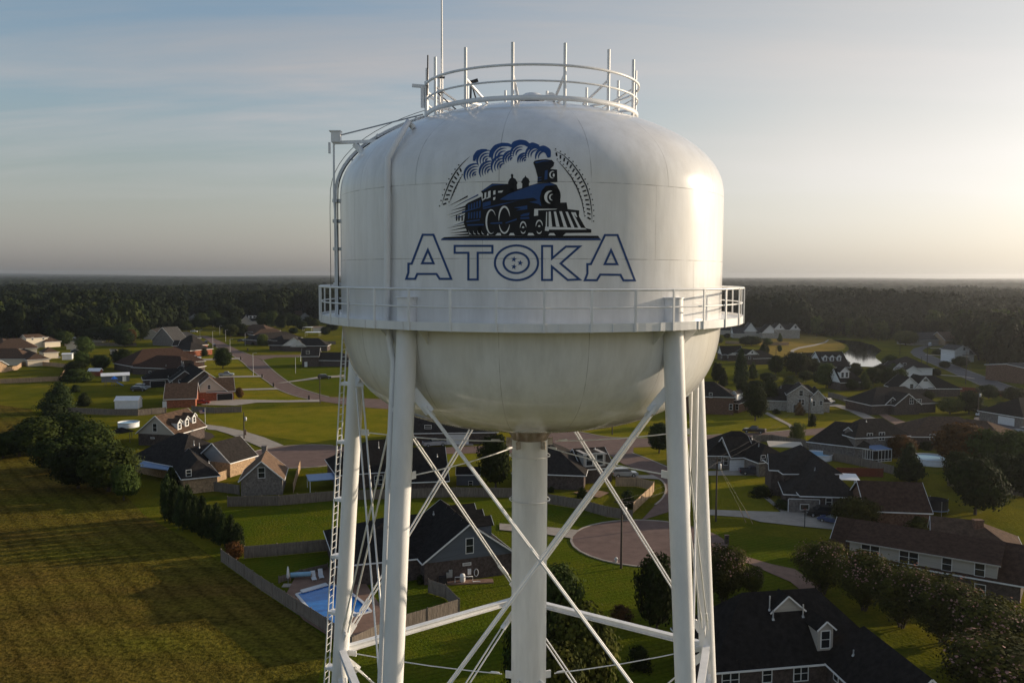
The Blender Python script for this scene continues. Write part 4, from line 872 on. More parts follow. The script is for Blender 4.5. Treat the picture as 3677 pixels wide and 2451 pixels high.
def pole(label, k, x, yb, yt, kind='wood', arm=True, tx=False, group='utility poles along the streets'):
    p = at(k, x, yb); t = ray(k, x, yt); Z = math.hypot(p.x, p.y); h = EYE+t.z*(Z/math.hypot(t.x, t.y)); b = Vector((p.x, p.y, 0)); nm = 'utility_pole' if kind == 'wood' else 'street_lamp'
    root = empty(nm, b, label, 'utility pole' if kind == 'wood' else 'street lamp', group); mb = MB(); r = .16 if kind == 'wood' else .10
    mb.tube([b, b+Vector((0, 0, h))], [r, r*.7], 10); mb.build('pole_shaft', MAT['pole'] if kind == 'wood' else MAT['galv'], root, b)
    if kind == 'wood':
        if arm: mb = MB(); mb.box(b+Vector((0, -.18, h-.4)), (2.2, .1, .12)); mb.build('crossarm', MAT['pole'], root, b)
        if tx: mb = MB(); mb.lathe([(0, 0), (.26, 0), (.28, .1), (.28, .8), (.2, .95), (0, .98)], 14, b+Vector((.42, 0, h-2.1))); mb.build('transformer', MAT['galv'], root, b)
    else: mb = MB(); mb.tube([b+Vector((0, 0, h-.1)), b+Vector((.4, -.1, h+.1)), b+Vector((1.0, -.2, h+.15))], .05, 6); mb.box(b+Vector((1.2, -.24, h+.13)), (.6, .25, .12)); mb.build('lamp_head', MAT['galv'], root, b)
    return b+Vector((0, 0, h))
def mailbox(label, k, x, yb):
    p = at(k, x, yb); b = Vector((p.x, p.y, 0)); root = empty('mailbox', b, label, 'mailbox', 'mailboxes by the kerb'); mb = MB(); mb.box(b+Vector((0, 0, .65)), (.55, .5, 1.3)); mb.box(b+Vector((0, 0, 1.34)), (.65, .6, .1)); mb.build('brick_pillar', MAT['brick_dark'], root, b)
    mb = MB(); mb.box(b+Vector((0, -.26, 1.0)), (.25, .05, .25)); mb.build('letter_box', MAT['darkmetal'], root, b)
# ------------------------------------------------------------------ ground, roads, water
g = MB(); g.add([(-9000, -400, 0), (9000, -400, 0), (9000, 9500, 0), (-9000, 9500, 0)], [(0, 1, 2, 3)]); tag(g.build('ground', MAT['g_base']), kind='structure')
sheet('field', 'Z4', [(-900, -560), (200, -420), (620, -60), (940, 270), (1240, 440), (1432, 575), (1700, 765), (1930, 920), (2150, 1060), (2260, 1500), (2100, 1750), (-1500, 1750)], 'g_field')
sheet('lawn', 'S', [(790, 1830), (1180, 1800), (1900, 1790), (2140, 1810), (2230, 1850), (2420, 1880), (2480, 1900), (2900, 1935), (3100, 2010), (2900, 2080), (2700, 2160), (2600, 2600), (1100, 2600), (1180, 2300), (880, 2060)], 'g_lawn')
sheet('lawn', 'S', [(690, 1480), (1250, 1455), (1700, 1450), (2000, 1470), (2600, 1475), (2960, 1480), (3150, 1500), (3200, 1590), (2900, 1640), (2500, 1700), (2300, 1640), (1700, 1660), (1450, 1700), (1200, 1600), (930, 1560), (760, 1530)], 'g_yellow')
sheet('lawn', 'S', [(560, 1290), (870, 1270), (960, 1330), (1040, 1390), (1180, 1420), (1100, 1440), (700, 1440), (560, 1400)], 'g_yellow')
sheet('lawn', 'S', [(930, 1290), (1250, 1275), (1400, 1330), (1400, 1430), (1150, 1420), (1020, 1380)], 'g_lawn')
sheet('lawn', 'S', [(2550, 1690), (2780, 1700), (2800, 1870), (2560, 1860)], 'g_yellow')
sheet('lawn', 'S', [(2950, 1640), (3300, 1680), (3650, 1780), (3800, 1950), (3500, 2000), (3080, 1900), (2960, 1760)], 'g_base')
sheet('meadow', 'Z7', [(440, 560), (490, 490), (700, 482), (850, 490), (980, 530), (1055, 572), (1040, 595), (960, 606), (860, 612), (740, 625), (640, 652), (500, 645)], 'g_meadow')
sheet('path', 'Z7', [(655, 632), (668, 600), (720, 580), (830, 562), (900, 545), (925, 528), (935, 530), (915, 548), (840, 570), (730, 590), (690, 606), (684, 632)], 'concrete')
sheet('lawn', 'F', [(950, 1190), (1520, 1240), (1950, 1300), (1700, 1330), (960, 1250)], 'g_yellow'); sheet('lawn', 'F', [(930, 785), (1060, 790), (1060, 820), (960, 815)], 'g_yellow'); sheet('lawn', 'F', [(930, 560), (1480, 515), (1480, 560), (940, 590)], 'g_yellow')
sheet('pond', 'Z7', [(955, 528), (1040, 530), (1150, 540), (1250, 566), (1306, 605), (1262, 640), (1262, 655), (1310, 694), (1260, 720), (1060, 712), (1010, 660), (1048, 620), (1078, 592), (1058, 562)], 'pond')
# main street coming down from the far left, and its side street
sheet('street', 'S', [(700, 1205), (735, 1215), (775, 1245), (824, 1270), (867, 1297), (895, 1323), (932, 1350), (970, 1378), (1003, 1400), (1062, 1422), (1128, 1437), (1300, 1462), (1500, 1476), (1700, 1500), (1860, 1545), (1975, 1590), (2040, 1600), (2080, 1540), (1900, 1470), (1600, 1445), (1350, 1432), (1182, 1425), (1128, 1410), (1079, 1394), (1046, 1378), (1008, 1351), (975, 1324), (940, 1293), (910, 1278), (867, 1262), (815, 1236), (770, 1215), (740, 1205)], 'asphalt')
sheet('side_street', 'S', [(905, 1276), (960, 1275), (1070, 1274), (1200, 1270), (1200, 1282), (1068, 1282), (990, 1283), (944, 1292)], 'asphalt')
sheet('street', 'S', [(980, 1622), (1300, 1612), (1600, 1606), (1750, 1600), (1900, 1592), (2030, 1545), (2085, 1551), (2186, 1569), (2300, 1574), (2400, 1573), (2535, 1563), (2750, 1552), (2960, 1536), (3060, 1530), (3270, 1535), (3290, 1548), (3060, 1556), (2930, 1562), (2700, 1576), (2536, 1590), (2390, 1602), (2290, 1606), (2170, 1615), (1990, 1628), (1750, 1626), (1600, 1630), (1300, 1640), (980, 1650)], 'asphalt')
def disc(name, k, c, r, m, z=None):
    p = at(k, *c); LAY[0] += .004; mb = MB(); mb.add([(p.x+r*math.cos(6.283*i/48), p.y+r*math.sin(6.283*i/48), z or LAY[0]) for i in range(48)], [tuple(range(48))]); tag(mb.build(name, MAT[m]), kind='structure'); return p
pc = disc('cul_de_sac', 'S', (1085, 1636), 12.5, 'asphalt')
sheet('street', 'J', [(1000, 500), (1440, 430), (1440, 560), (1700, 665), (1990, 790), (2140, 900), (2180, 1100), (2140, 1300), (2000, 1500), (1560, 1640), (1800, 1380), (1905, 1280), (1960, 1140), (1905, 1010), (1740, 920), (1640, 870), (1280, 740), (1060, 600)], 'asphalt')
pc2 = disc('cul_de_sac', 'S', (2330, 1945), 11.6, 'asphalt')
for c, r in ((pc, 12.6), (pc2, 11.7)):
    kerb(None, [(c.x+r*math.cos(R_(a)), c.y+r*math.sin(R_(a))) for a in (range(60, 340, 12) if c is pc2 else range(70, 330, 12))], n=2)
kerb('S', [(867, 1262), (910, 1278)]); kerb('S', [(944, 1293), (975, 1324), (1008, 1351), (1046, 1378), (1079, 1394), (1128, 1410), (1182, 1425)]); kerb('S', [(775, 1245), (824, 1270), (867, 1297), (895, 1323), (932, 1350), (970, 1378), (1003, 1400), (1062, 1422), (1128, 1437)])
kerb('S', [(2085, 1551), (2186, 1569), (2300, 1574), (2400, 1573), (2535, 1563), (2750, 1552), (2840, 1544)]); kerb('J', [(1420, 560), (1700, 665), (1985, 785)]); kerb('J', [(1740, 920), (1905, 1010), (1960, 1140), (1905, 1280), (1790, 1385)])
sheet('highway', 'Z7', [(2420, 975), (2200, 935), (2000, 852), (1800, 762), (1640, 692), (1530, 642), (1505, 616), (1530, 590), (1600, 572), (1700, 560), (1850, 556), (1850, 562), (1660, 574), (1610, 590), (1590, 606), (1612, 622), (1740, 672), (1900, 737), (2100, 812), (2420, 925)], 'hwy')
for off in (0, 1):
    L_ = [(2420, 972), (2200, 931), (2000, 848), (1800, 759), (1640, 689.5), (1532, 641)] if off else [(2420, 928), (2100, 815), (1900, 740), (1740, 675), (1616, 625)]
    sheet('road_marking', 'Z7', L_+[(x, y+(2.2 if not off else -2.2)*(.4+.6*(y-600)/350)) for x, y in L_[::-1]], 'concrete')
sheet('driveway', 'D', [(1130, 440), (1160, 428), (1380, 455), (1640, 510), (1900, 590), (2140, 690), (2030, 715), (1915, 738), (1640, 620), (1450, 545), (1300, 500), (1200, 490)], 'concrete')
sheet('garden_bed', 'D', [(1060, 570), (1090, 520), (1160, 515), (1250, 545), (1285, 580), (1200, 630), (1130, 610)], 'mulch')
sheet('driveway', 'L', [(-60, 612), (40, 620), (600, 640), (1100, 655), (1300, 640), (1900, 760), (1980, 790), (1970, 925), (1890, 915), (1400, 870), (780, 800), (560, 735), (40, 700), (-60, 695)], 'concrete')
sheet('footpath', 'L', [(830, 440), (880, 415), (1000, 520), (1180, 625), (1230, 650), (1100, 660)], 'concrete')
sheet('driveway', 'Z8', [(180, 610), (340, 680), (520, 735), (692, 772), (880, 905), (900, 1000), (760, 940), (660, 860), (520, 800), (390, 740), (170, 650)], 'brickpave')
sheet('driveway', 'G', [(790, 522), (850, 510), (1190, 690), (1240, 735), (1160, 735), (1140, 697)], 'concrete'); sheet('driveway', 'G', [(1700, 400), (1830, 395), (2100, 470), (2330, 580), (2560, 680), (2420, 720), (2200, 600), (2000, 500), (1800, 430), (1690, 430)], 'concrete')
sheet('driveway', 'H', [(60, 110), (190, 150), (320, 190), (600, 310), (850, 408), (840, 468), (640, 470), (600, 405), (470, 330), (280, 210), (60, 150)], 'brickpave')
sheet('driveway', 'I', [(1650, 270), (2010, 262), (2060, 350), (2120, 470), (1790, 478), (1740, 380)], 'concrete'); sheet('driveway', 'G', [(-60, 1345), (200, 1335), (480, 1306), (900, 1300), (900, 1402), (260, 1402), (-60, 1405)], 'concrete')
sheet('driveway', 'J', [(1260, 935), (1400, 918), (1740, 918), (1850, 985), (1600, 970), (1390, 955)], 'concrete'); sheet('driveway', 'Z6', [(1020, 486), (1275, 505), (1440, 522), (1400, 565), (1275, 545), (1020, 520)], 'concrete')
sheet('driveway', 'Z3', [(1400, 905), (1560, 893), (1900, 900), (2120, 895), (2120, 910), (1700, 915), (1560, 935), (1330, 930)], 'concrete'); sheet('driveway', 'Z3', [(1240, 628), (1590, 618), (1610, 626), (1250, 640)], 'concrete'); sheet('driveway', 'Z3', [(1450, 740), (1740, 735), (1750, 745), (1450, 750)], 'concrete'); sheet('driveway', 'Z3', [(1560, 825), (1830, 818), (1850, 828), (1570, 835)], 'concrete'); sheet('driveway', 'C', [(1800, 1580), (2150, 1560), (2300, 1540), (2300, 1590), (1850, 1620), (1000, 1720), (900, 1720)], 'concrete')
sheet('driveway', 'F', [(1700, 1540), (2000, 1560), (2250, 1620), (2500, 1800), (2300, 1850), (1900, 1640), (1680, 1590)], 'hwy'); sheet('driveway', 'F', [(1170, 975), (1560, 1003), (1700, 1030), (1690, 1040), (1540, 1012), (1170, 985)], 'concrete'); sheet('driveway', 'F', [(1040, 715), (1400, 728), (1400, 735), (1040, 722)], 'concrete'); sheet('driveway', 'F', [(1110, 624), (1390, 624), (1390, 631), (1110, 631)], 'concrete')
sheet('dirt_patch', 'J', [(480, 1200), (700, 1160), (900, 1170), (1060, 1200), (900, 1280), (700, 1250)], 'dirt')
# ------------------------------------------------------------------ houses on the left
H = House
H('house', 'grey gabled house with three white dormers and a columned porch', 'brick_dark', 'roof_brown', 'side_greige').W('D', (540, 318), (945, 218), 7.2, e=(745, 574)).add('win', 'D', 540, 465, 1.1, 1.9).add('dor', 'D', 848, 488, 1.5, 1.75, m='side_white').add('dor', 'D', 940, 448, 1.5, 1.75, m='side_white').add('dor', 'D', 1030, 408, 1.5, 1.75, m='side_white').add('post', 'D', 1055, 582, 2.8).add('post', 'D', 1112, 580, 2.8).add('post', 'D', 1020, 600, 2.8).add('win', 'D', 512, 594, 1.0, .3).build()
h2 = H('house', 'dark hip roofed house with blue metal patio cover and lit front wing', 'brick_tan', 'roof_charcoal', 'side_grey'); h2.W('D', (835, 525), (962, 545), 7.6, e=(800, 950), kind='h', hip=.9).W('D', (1245, 655), (1600, 566), 6.6, e=(1430, 922)).W('D', (960, 720), (1072, 858), 5.6, hw=3.4, kind='gh')
h2.add('panel', [('D', 290, 940, 2.5), ('D', 460, 850, 2.9), ('D', 770, 886, 2.9), ('D', 700, 992, 2.5)], 'patio_cover', 'bluemetal', posts=(0, 3)).add('win', 'D', 960, 1030, .9, 1.2).add('door', 'D', 880, 1045, .95, 2.05).add('win', 'D', 750, 1030, 1.2, 1.3).add('vent', 'D', 1025, 680, .9).add('vent', 'D', 1092, 710, .9).add('vent', 'D', 1210, 905, .5).build()
h2.roofo.data.materials[0] = MAT['roof_charcoal']
H('garage', 'small brown brick garage with steep gable and one window', 'brick_grey', 'roof_tan').W('D', (1860, 880), (1922, 742), 6.4, e=(2145, 1135), he=2.8).add('win', 'D', 1865, 1025, 1.2, 1.9).add('chim', 'D', 1902, 690, 6.6, .9).build()
H('outbuilding', 'orange brick outbuilding with plain brown gable roof', 'brick_red', 'roof_brown').W('Z3', (1095, 785), (1312, 779), 5.6, e=(1210, 888), he=2.7).add('door', 'Z3', 1090, 915, .9, 2.0).build()
H('house', 'brick house with cream gable and open garage beside a red car', 'brick_red', 'roof_brown', 'side_beige').W('Z3', (1360, 751), (1548, 744), 6.3, e=(1540, 837)).W('Z3', (1385, 742), None, 6.6, e=(1510, 838), perp=0, L=9).add('win', 'Z3', 1385, 810, .9, 1.3).add('gar', 'Z3', 1490, 876, 4.6, 2.2, open=True).build()
H('house', 'dark roofed house with open garage behind a black suv', 'brick_dark', 'roof_black').W('B', (640, 1235), (985, 1222), 6.0, e=(640, 1422), kind='h').W('B', (1130, 1268), None, 6.6, hw=5.0, perp=0, L=9).W('B', (1165, 1092), (1480, 1260), 7.6, hw=6.5, kind='g').add('gar', 'B', 640, 1510, 4.8, 2.2, open=True).add('win', 'B', 880, 1475, 1.1, 1.3).add('win', 'B', 1040, 1465, .9, 1.3).add('dorp', 2, -1, 4, 2.2, 1.6, 1.5).add('dorp', 2, -1, 8, 2.2, 1.6, 1.5).add('vent', 'B', 830, 1380, .6).build()
H('house', 'low brick house with broad brown hip roof left of white pickup', 'brick_dark', 'roof_redbrown').W('B', (630, 985), (1050, 1000), 6.6, e=(640, 1221), kind='h').add('vent', 'B', 790, 1180, .6).add('win', 'B', 500, 1300, 1.0, 1.2).build()
H('house', 'brown roofed house showing two metal ridge vents, behind low hip house', 'brick_dark', 'roof_redbrown').W('B', (370, 872), (965, 838), 6.6, e=(420, 1085), kind='h').build()
H('house', 'red brick house with stacked dark hip roofs and white downpipes', 'brick_red', 'roof_charcoal').W('B', (1215, 742), (1250, 744), 6.4, e=(1240, 905), kind='h').W('B', (1220, 618), (1270, 620), 8.0, e=(1300, 778), kind='h').W('B', (940, 712), (1050, 712), 5.8, e=(910, 812)).build()
H('house', 'grey roofed house at wood edge with long roof running to the street', 'brick_grey', 'roof_grey').W('B', (720, 478), (990, 462), 7.4, e=(640, 757), hw=None).W('B', (1000, 566), (1190, 560), 6.2, hw=6, kind='h').build()
H('house', 'grey walled house half hidden by trees beside long grey roof', 'side_greige', 'roof_charcoal').W('B', (520, 520), (680, 480), 6.0, hw=5.0).build()
H('house', 'distant house with white gabled porch against the wood', 'side_greige', 'roof_black', 'side_white').W('B', (985, 212), (1390, 208), 7.5, hw=6).W('B', (1068, 222), None, 6.6, hw=5.2, perp=0, L=9).W('B', (1310, 234), None, 6.3, hw=5.5, perp=0, L=8).add('post', 'B', 985, 352, 2.8).add('post', 'B', 1100, 354, 2.8).add('post', 'B', 1160, 352, 2.8).build()
H('house', 'distant house with wide white shed dormer under the trees', 'side_greige', 'roof_black', 'side_greige').W('C', (250, 285), (500, 280), 8, hw=6).W('C', (247, 313), None, 6.2, hw=4.6, perp=0, L=8).add('dor', 'C', 388, 362, 6.2, 2.0, m='side_white', shed=True, dbl=True).add('post', 'C', 380, 440, 2.7).add('post', 'C', 455, 440, 2.7).build()
H('house', 'far pale blue and white house at the edge of the wood', 'side_white', 'roof_grey').W('C', (110, 160), (420, 158), 8, hw=6, he=4.2).W('C', (120, 165), None, 8, hw=4, perp=0, L=8, he=4.2).build()
H('house', 'far house with pale blue gable end and tan roof among trees', 'side_white', 'roof_tan').W('C', (1190, 207), (1420, 205), 7.5, hw=6, kind='gg').W('C', (1482, 248), None, 6.2, hw=4.5, perp=0, L=8).build()
H('house', 'dark hip roofed house right of the far end of the street', 'brick_dark', 'roof_brown').W('C', (400, 486), (610, 490), 7.2, hw=8, kind='h').W('C', (560, 586), (850, 578), 6, hw=6.5, kind='h').build()
H('house', 'dark house behind the willow tree beside the street', 'brick_dark', 'roof_charcoal').W('C', (560, 668), (1080, 640), 6.4, hw=7, kind='h').W('C', (1000, 720), (1180, 700), 5.4, hw=5, kind='h').build()
H('house', 'dark hip house with two bright white front gables', 'brick_dark', 'roof_charcoal', 'side_white').W('C', (1330, 770), (1760, 770), 6.6, e=(1650, 935), kind='gh').W('C', (1340, 815), None, 5.7, e=(1180, 955), perp=0, L=10).W('C', (1245, 768), None, 6.3, hw=6.2, perp=0, L=5).W('C', (960, 800), (1240, 800), 5.6, hw=5, kind='h').add('post', 'C', 1180, 1010, 2.7).add('post', 'C', 1000, 1010, 2.7).build()
H('house', 'brown brick corner house with porch, nearest the lawn right of the street', 'brick_dark', 'roof_charcoal').W('C', (1790, 1066), (2260, 1072), 5.6, e=(1950, 1192), he=2.8, kind='gh').W('C', (1420, 978), (1800, 975), 7.8, hw=6, he=4.6, kind='g').add('win', 'C', 1540, 1070, 1.4, 1.4).add('door', 'C', 1500, 1245, 1.0, 2.1).add('post', 'C', 1390, 1260, 2.6).add('post', 'C', 1460, 1270, 2.6).build()
H('house', 'two storey cream house at the far left edge of the wood', 'side_cream', 'roof_brown').W('A', (400, 200), (690, 186), 8.2, e=(600, 243), he=5.4, kind='gh').W('A', (800, 222), (850, 226), 5.6, e=(880, 300), he=2.9, kind='h').add('win', 'A', 572, 272, 1.0, 1.5).add('win', 'A', 762, 262, 1.0, 1.5).build()
H('house', 'cream house with wide grey brown hip roof at left edge', 'side_cream', 'roof_brown').W('A', (150, 268), (360, 262), 6.4, e=(300, 410), he=2.8, kind='h').W('A', (-80, 260), (40, 262), 6, hw=7, kind='h').build()
H('house', 'cream house with several tan hip roofs and lit end walls', 'side_cream', 'roof_brown').W('A', (-60, 440), (300, 438), 6.2, e=(200, 628), kind='h').W('A', (842, 418), (868, 424), 5.8, e=(930, 562), kind='h').W('A', (420, 440), (640, 520), 5.4, hw=4.6, kind='h').add('post', 'A', 655, 735, 2.6).add('post', 'A', 545, 728, 2.6).add('win', 'A', 1040, 610, .8, 1.3).build()
H('house', 'tan house cut by the left picture edge beside a paved yard', 'brick_tan', 'roof_brown').W('A', (-150, 640), (10, 650), 5.0, e=(60, 725), hw=None, he=2.8).build()
shed('storage_shed', 'white metal shed with ribbed roof standing behind the long fence', 'D', (42, 235), (330, 232), 4, 2.5, 1.1, 'whitemetal', 'whitemetal')
shed('storage_shed', 'long dark shed with white roof and white door behind the blue playset', 'A', (1785, 1040), (2278, 1018), 4, 2.3, .9, 'side_slate', 'whitemetal', door=(2188, 975))
shed('storage_shed', 'small red shed with a white roof', 'A', (1550, 930), (1750, 930), 3.2, 2.0, 1.0, 'woodred', 'whitemetal')
shed('storage_shed', 'navy shed with white framed window, facing gable', 'A', (1245, 560), (1393, 556), 4, 2.2, .8, 'side_navy', 'roof_grey', axis='y', win=(1316, 515))
shed('storage_shed', 'white metal shed next to the cream house end wall', 'A', (1092, 646), (1266, 642), 4, 2.6, .5, 'whitemetal', 'whitemetal')
shed('storage_shed', 'beige shed with grey roof behind the little gabled playhouse', 'A', (1135, 402), (1385, 400), 5, 2.6, 1.0, 'side_cream', 'roof_grey')
shed('playhouse', 'little cream gabled playhouse in front of the beige shed', 'A', (1170, 462), (1378, 460), 3, 1.9, 1.0, 'side_cream', 'roof_brown', axis='y', cat='playhouse')
shed('storage_shed', 'grey metal shed standing against the wood', 'A', (1590, 335), (1800, 335), 5, 3.2, .8, 'side_greige', 'roof_grey')
shed('storage_shed', 'small pale shed beside the dark tree in the back yards', 'A', (1940, 562), (2045, 560), 3.5, 2.4, .6, 'side_greige', 'roof_grey')
shed('storage_shed', 'shed with bright orange roof near the balcony edge', 'C', (1655, 645), (1885, 643), 6, 2.3, 1.4, 'side_cream', 'woodwarm')
# ------------------------------------------------------------------ houses in the middle, seen between the legs
h14 = H('house', 'slate grey gabled house with dark roof and three rear dormers near the pool', 'brick_dark', 'roof_black', 'side_slate').W('K', (1595, 425), (1215, 112), 7.6, e=(1010, 968), he=3.0)
h14.W('K', (940, 300), (560, 330), 6.6, e=(700, 890), he=3.0, kind='h').add('win', 'K', 1590, 705, 1.05, 2.0).add('win', 'K', 1555, 940, 1.1, .3)
q = h14.w[0]; sg = 1 if q['n'].x > 0 else -1
for t_ in (2.6, 6.0, 9.4): h14.add('dorp', 0, sg, t_, 3.6, 1.9, 1.75, win=False)
h14.add('post', 'K', 2025, 985, 2.7).add('post', 'K', 2108, 1055, 2.7).add('vent', 'K', 1130, 300, .4).build(); B14 = h14
H('house', 'dark roofed brick house with white beamed porch seen behind front leg', 'brick_dark', 'roof_black').W('I', (350, 372), (800, 345), 7.2, e=(300, 932), he=2.9, kind='hg').W('I', (1000, 500), (1638, 480), 5.8, e=(1560, 762), he=2.9).add('win', 'I', 515, 1045, 1.6, 1.7, dbl=True).add('panel', [('I', 1080, 870, 2.6), ('I', 1480, 832, 2.6), ('I', 1420, 690, 3.2), ('I', 1070, 700, 3.2)], 'porch_roof', 'roof_grey', posts=(0, 1)).add('vent', 'I', 515, 500, 1.2).add('vent', 'I', 1505, 650, .5).build()
H('house', 'dark house with grey siding gable and two white windows', 'brick_dark', 'roof_charcoal', 'side_greige').W('J', (470, 488), (980, 455), 7.0, e=(640, 822), kind='gg').W('J', (165, 392), (150, 420), 7.2, hw=7, kind='h').add('dor', 'J', 820, 775, 4.6, 2.6, shed=True, dbl=True).add('post', 'J', 185, 915, 2.6).add('vent', 'J', 830, 490, .25).build()
H('house', 'dark brick house with white garage door behind the red suv', 'brick_dark', 'roof_charcoal').W('I', (1150, -120), (2050, -130), 6.6, e=(1500, 92), kind='h').add('gar', 'I', 1850, 215, 5.0, 2.3).add('win', 'I', 1350, 150, 1.6, .8).build()
shed('storage_shed', 'small dark shed with white trim and window near the rods', 'I', (1832, 1136), (2222, 1136), 3, 2.1, 1.2, 'side_slate', 'roof_black', win=(2070, 1108))
# ------------------------------------------------------------------ houses on the right
H('house', 'dark roofed house with white double garage door beside two pickups', 'brick_grey', 'roof_black', 'side_greige').W('G', (210, 853), (575, 842), 6.4, e=(480, 1143), he=2.9).W('G', (340, 768), (470, 770), 7.0, hw=6.5, kind='h').W('G', (640, 900), (820, 960), 5.6, hw=4.2, kind='gh').add('gar', 'G', 480, 1225, 4.9, 2.2).add('win', 'G', 785, 1150, 1.0, 1.1).add('win', 'G', 165, 1155, .9, 1.6).add('win', 'G', 260, 1195, .9, 1.6).add('vent', 'G', 628, 885, .7).add('vent', 'G', 725, 985, .6).build()
H('house', 'big dark brick house with steep roofs and garage behind the long black suv', 'brick_dark', 'roof_charcoal').BW('L', (1195, 604), (1940, 645), 9, 2.7, 5.4, 'h').BW('L', (935, 402), (1330, 425), 7, 4.8, 7.0, 'g').W('G', (1310, 962), (1350, 985), 8.6, hw=5.4, he=4.7, kind='h').W('G', (1330, 975), (1640, 1240), 7.4, hw=5, he=3.0, kind='gh').add('gar', 'L', 1430, 540, 5.0, 2.3, m='brick_grey').add('win', 'L', 1800, 500, 1.0, 1.3).add('vent', 'G', 1515, 1320, .5).build()
H('house', 'broad hip roofed brick house with a glazed white sunroom', 'brick_grey', 'roof_charcoal').W('H', (105, 302), (398, 290), 8.4, hw=4.2, he=5.0, kind='h').W('G', (1800, 630), (2050, 655), 7.4, hw=4.8, he=2.9, kind='h').add('win', 'H', 230, 527, 1.4, 1.2, dbl=True).add('win', 'H', 388, 530, 1.4, 1.7, dbl=True).add('dor', 'G', 1985, 830, 1.6, 1.1, win=False).add('panel', [('H', 300, 712, 2.7), ('H', 525, 695, 2.7), ('H', 370, 640, 3.3), ('H', 135, 656, 3.3)], 'sunroom_roof', 'bluemetal', screen=5, sides=((0, 1), (0, 3))).add('vent', 'H', 185, 340, .4).build()
H('house', 'brown roofed brick house behind autumn coloured trees', 'brick_dark', 'roof_brown').W('H', (1010, 268), (1400, 272), 6.6, hw=7, kind='h').W('H', (1500, 300), (1760, 330), 6.0, hw=6.5, kind='h').add('win', 'H', 1050, 540, 1.2, 1.2).build()
H('house', 'brown brick house with two small front gables and grassy front yard', 'brick_dark', 'roof_charcoal').W('F', (400, 1142), (770, 1130), 7.2, hw=6.5, kind='h').W('F', (612, 1275), None, 4.9, hw=2.6, perp=0, L=6).W('F', (825, 1228), None, 6.2, hw=4.6, perp=0, L=7).W('F', (870, 1258), None, 5.2, hw=2.4, perp=0, L=7).add('win', 'F', 862, 1325, 1.3, 1.8, dbl=True).add('win', 'F', 605, 1345, .9, 1.1).add('win', 'F', 960, 1325, 1.6, 1.0, dbl=True).build()
H('house', 'low house with white gable, arched gable window and white columns', 'brick_dark', 'roof_black', 'side_white').W('F', (960, 985), (1150, 985), 6.6, hw=6.5, kind='gh').W('F', (845, 1010), None, 5.6, hw=4.6, perp=0, L=9).W('F', (1050, 1002), None, 5.4, hw=3.6, perp=0, L=7).add('win', 'F', 1048, 1050, 1.6, .8).add('win', 'F', 862, 1130, 1.2, 1.5).add('post', 'F', 975, 1170, 2.7).add('post', 'F', 1117, 1174, 2.7).add('post', 'F', 1210, 1192, 2.7).build()
H('house', 'light brick house with tall front gable and second garage gable', 'brick_light', 'roof_charcoal').W('G', (1090, 112), (1420, 122), 7.3, hw=6.0, he=3.0, kind='h').W('G', (1325, 124), None, 8.2, hw=4.2, he=5.2, perp=0, L=9).W('G', (1560, 194), None, 7.0, e=(1445, 308), he=3.0, perp=0, L=10).W('G', (1245, 255), None, 5.0, hw=1.9, he=3.2, perp=0, L=6).add('win', 'G', 1320, 240, 1.1, 1.6).add('win', 'G', 1322, 365, 1.7, 1.7, dbl=True).add('door', 'G', 1242, 385, 1.2, 2.3, m='trimdark').add('win', 'G', 1500, 385, .8, 1.5).add('win', 'G', 1600, 375, .9, 1.2).add('vent', 'G', 1035, 165, .8).build()
H('house', 'two storey brown brick house with single white dormer by round tree', 'brick_brown', 'roof_charcoal', 'side_white').W('G', (-140, 70), (95, 76), 8.6, e=(60, 215), he=5.2, kind='h').W('G', (150, 160), (300, 172), 6.8, e=(400, 380), he=2.9, kind='h').add('dor', 'G', 375, 345, 1.7, 2.1, m='side_white').add('win', 'G', 330, 432, .9, 1.7).add('win', 'G', 418, 430, .9, 1.7).add('win', 'G', 48, 268, .9, 1.4).add('post', 'G', 66, 470, 2.6).add('post', 'G', 4, 470, 2.6).build()
H('house', 'dark roofed house with wide white dormer holding two windows', 'brick_dark', 'roof_black', 'side_white').W('E', (1940, 1088), (2170, 1082), 7.4, e=(2080, 1262), kind='gh').add('dor', 'E', 2118, 1238, 3.6, 2.2, m='side_white', dbl=True).add('post', 'E', 2080, 1350, 2.6).build()
H('house', 'long dark roofed house with three small white dormers before the pond', 'brick_dark', 'roof_charcoal', 'side_white').W('E', (1642, 812), (2080, 812), 8.0, e=(1900, 996)).W('E', (1422, 832), (1642, 832), 7.0, e=(1550, 962)).add('dor', 'E', 1803, 966, 1.7, 1.7, m='side_white').add('dor', 'E', 1915, 966, 1.7, 1.7, m='side_white').add('dor', 'E', 2028, 964, 1.7, 1.7, m='side_white').build()
H('house', 'dark house with low white porch gable right of the tank bowl', 'brick_dark', 'roof_black', 'side_white').W('E', (100, 722), (450, 722), 6.6, e=(250, 860)).W('E', (326, 832), None, 4.0, hw=2.6, perp=0, L=5).add('post', 'E', 190, 938, 2.6).add('post', 'E', 295, 938, 2.6).add('win', 'E', 140, 895, 1.5, 1.3).add('win', 'E', 240, 895, 1.4, 1.3).build()
H('house', 'house with white pointed front gable between two dark trees', 'brick_dark', 'roof_black', 'side_white').W('E', (540, 790), (760, 785), 6.2, hw=6, kind='gh').W('E', (640, 785), None, 6.0, e=(535, 864), perp=0, L=10).add('win', 'E', 632, 828, .9, .9).add('win', 'E', 590, 915, 1.2, 1.3).build()
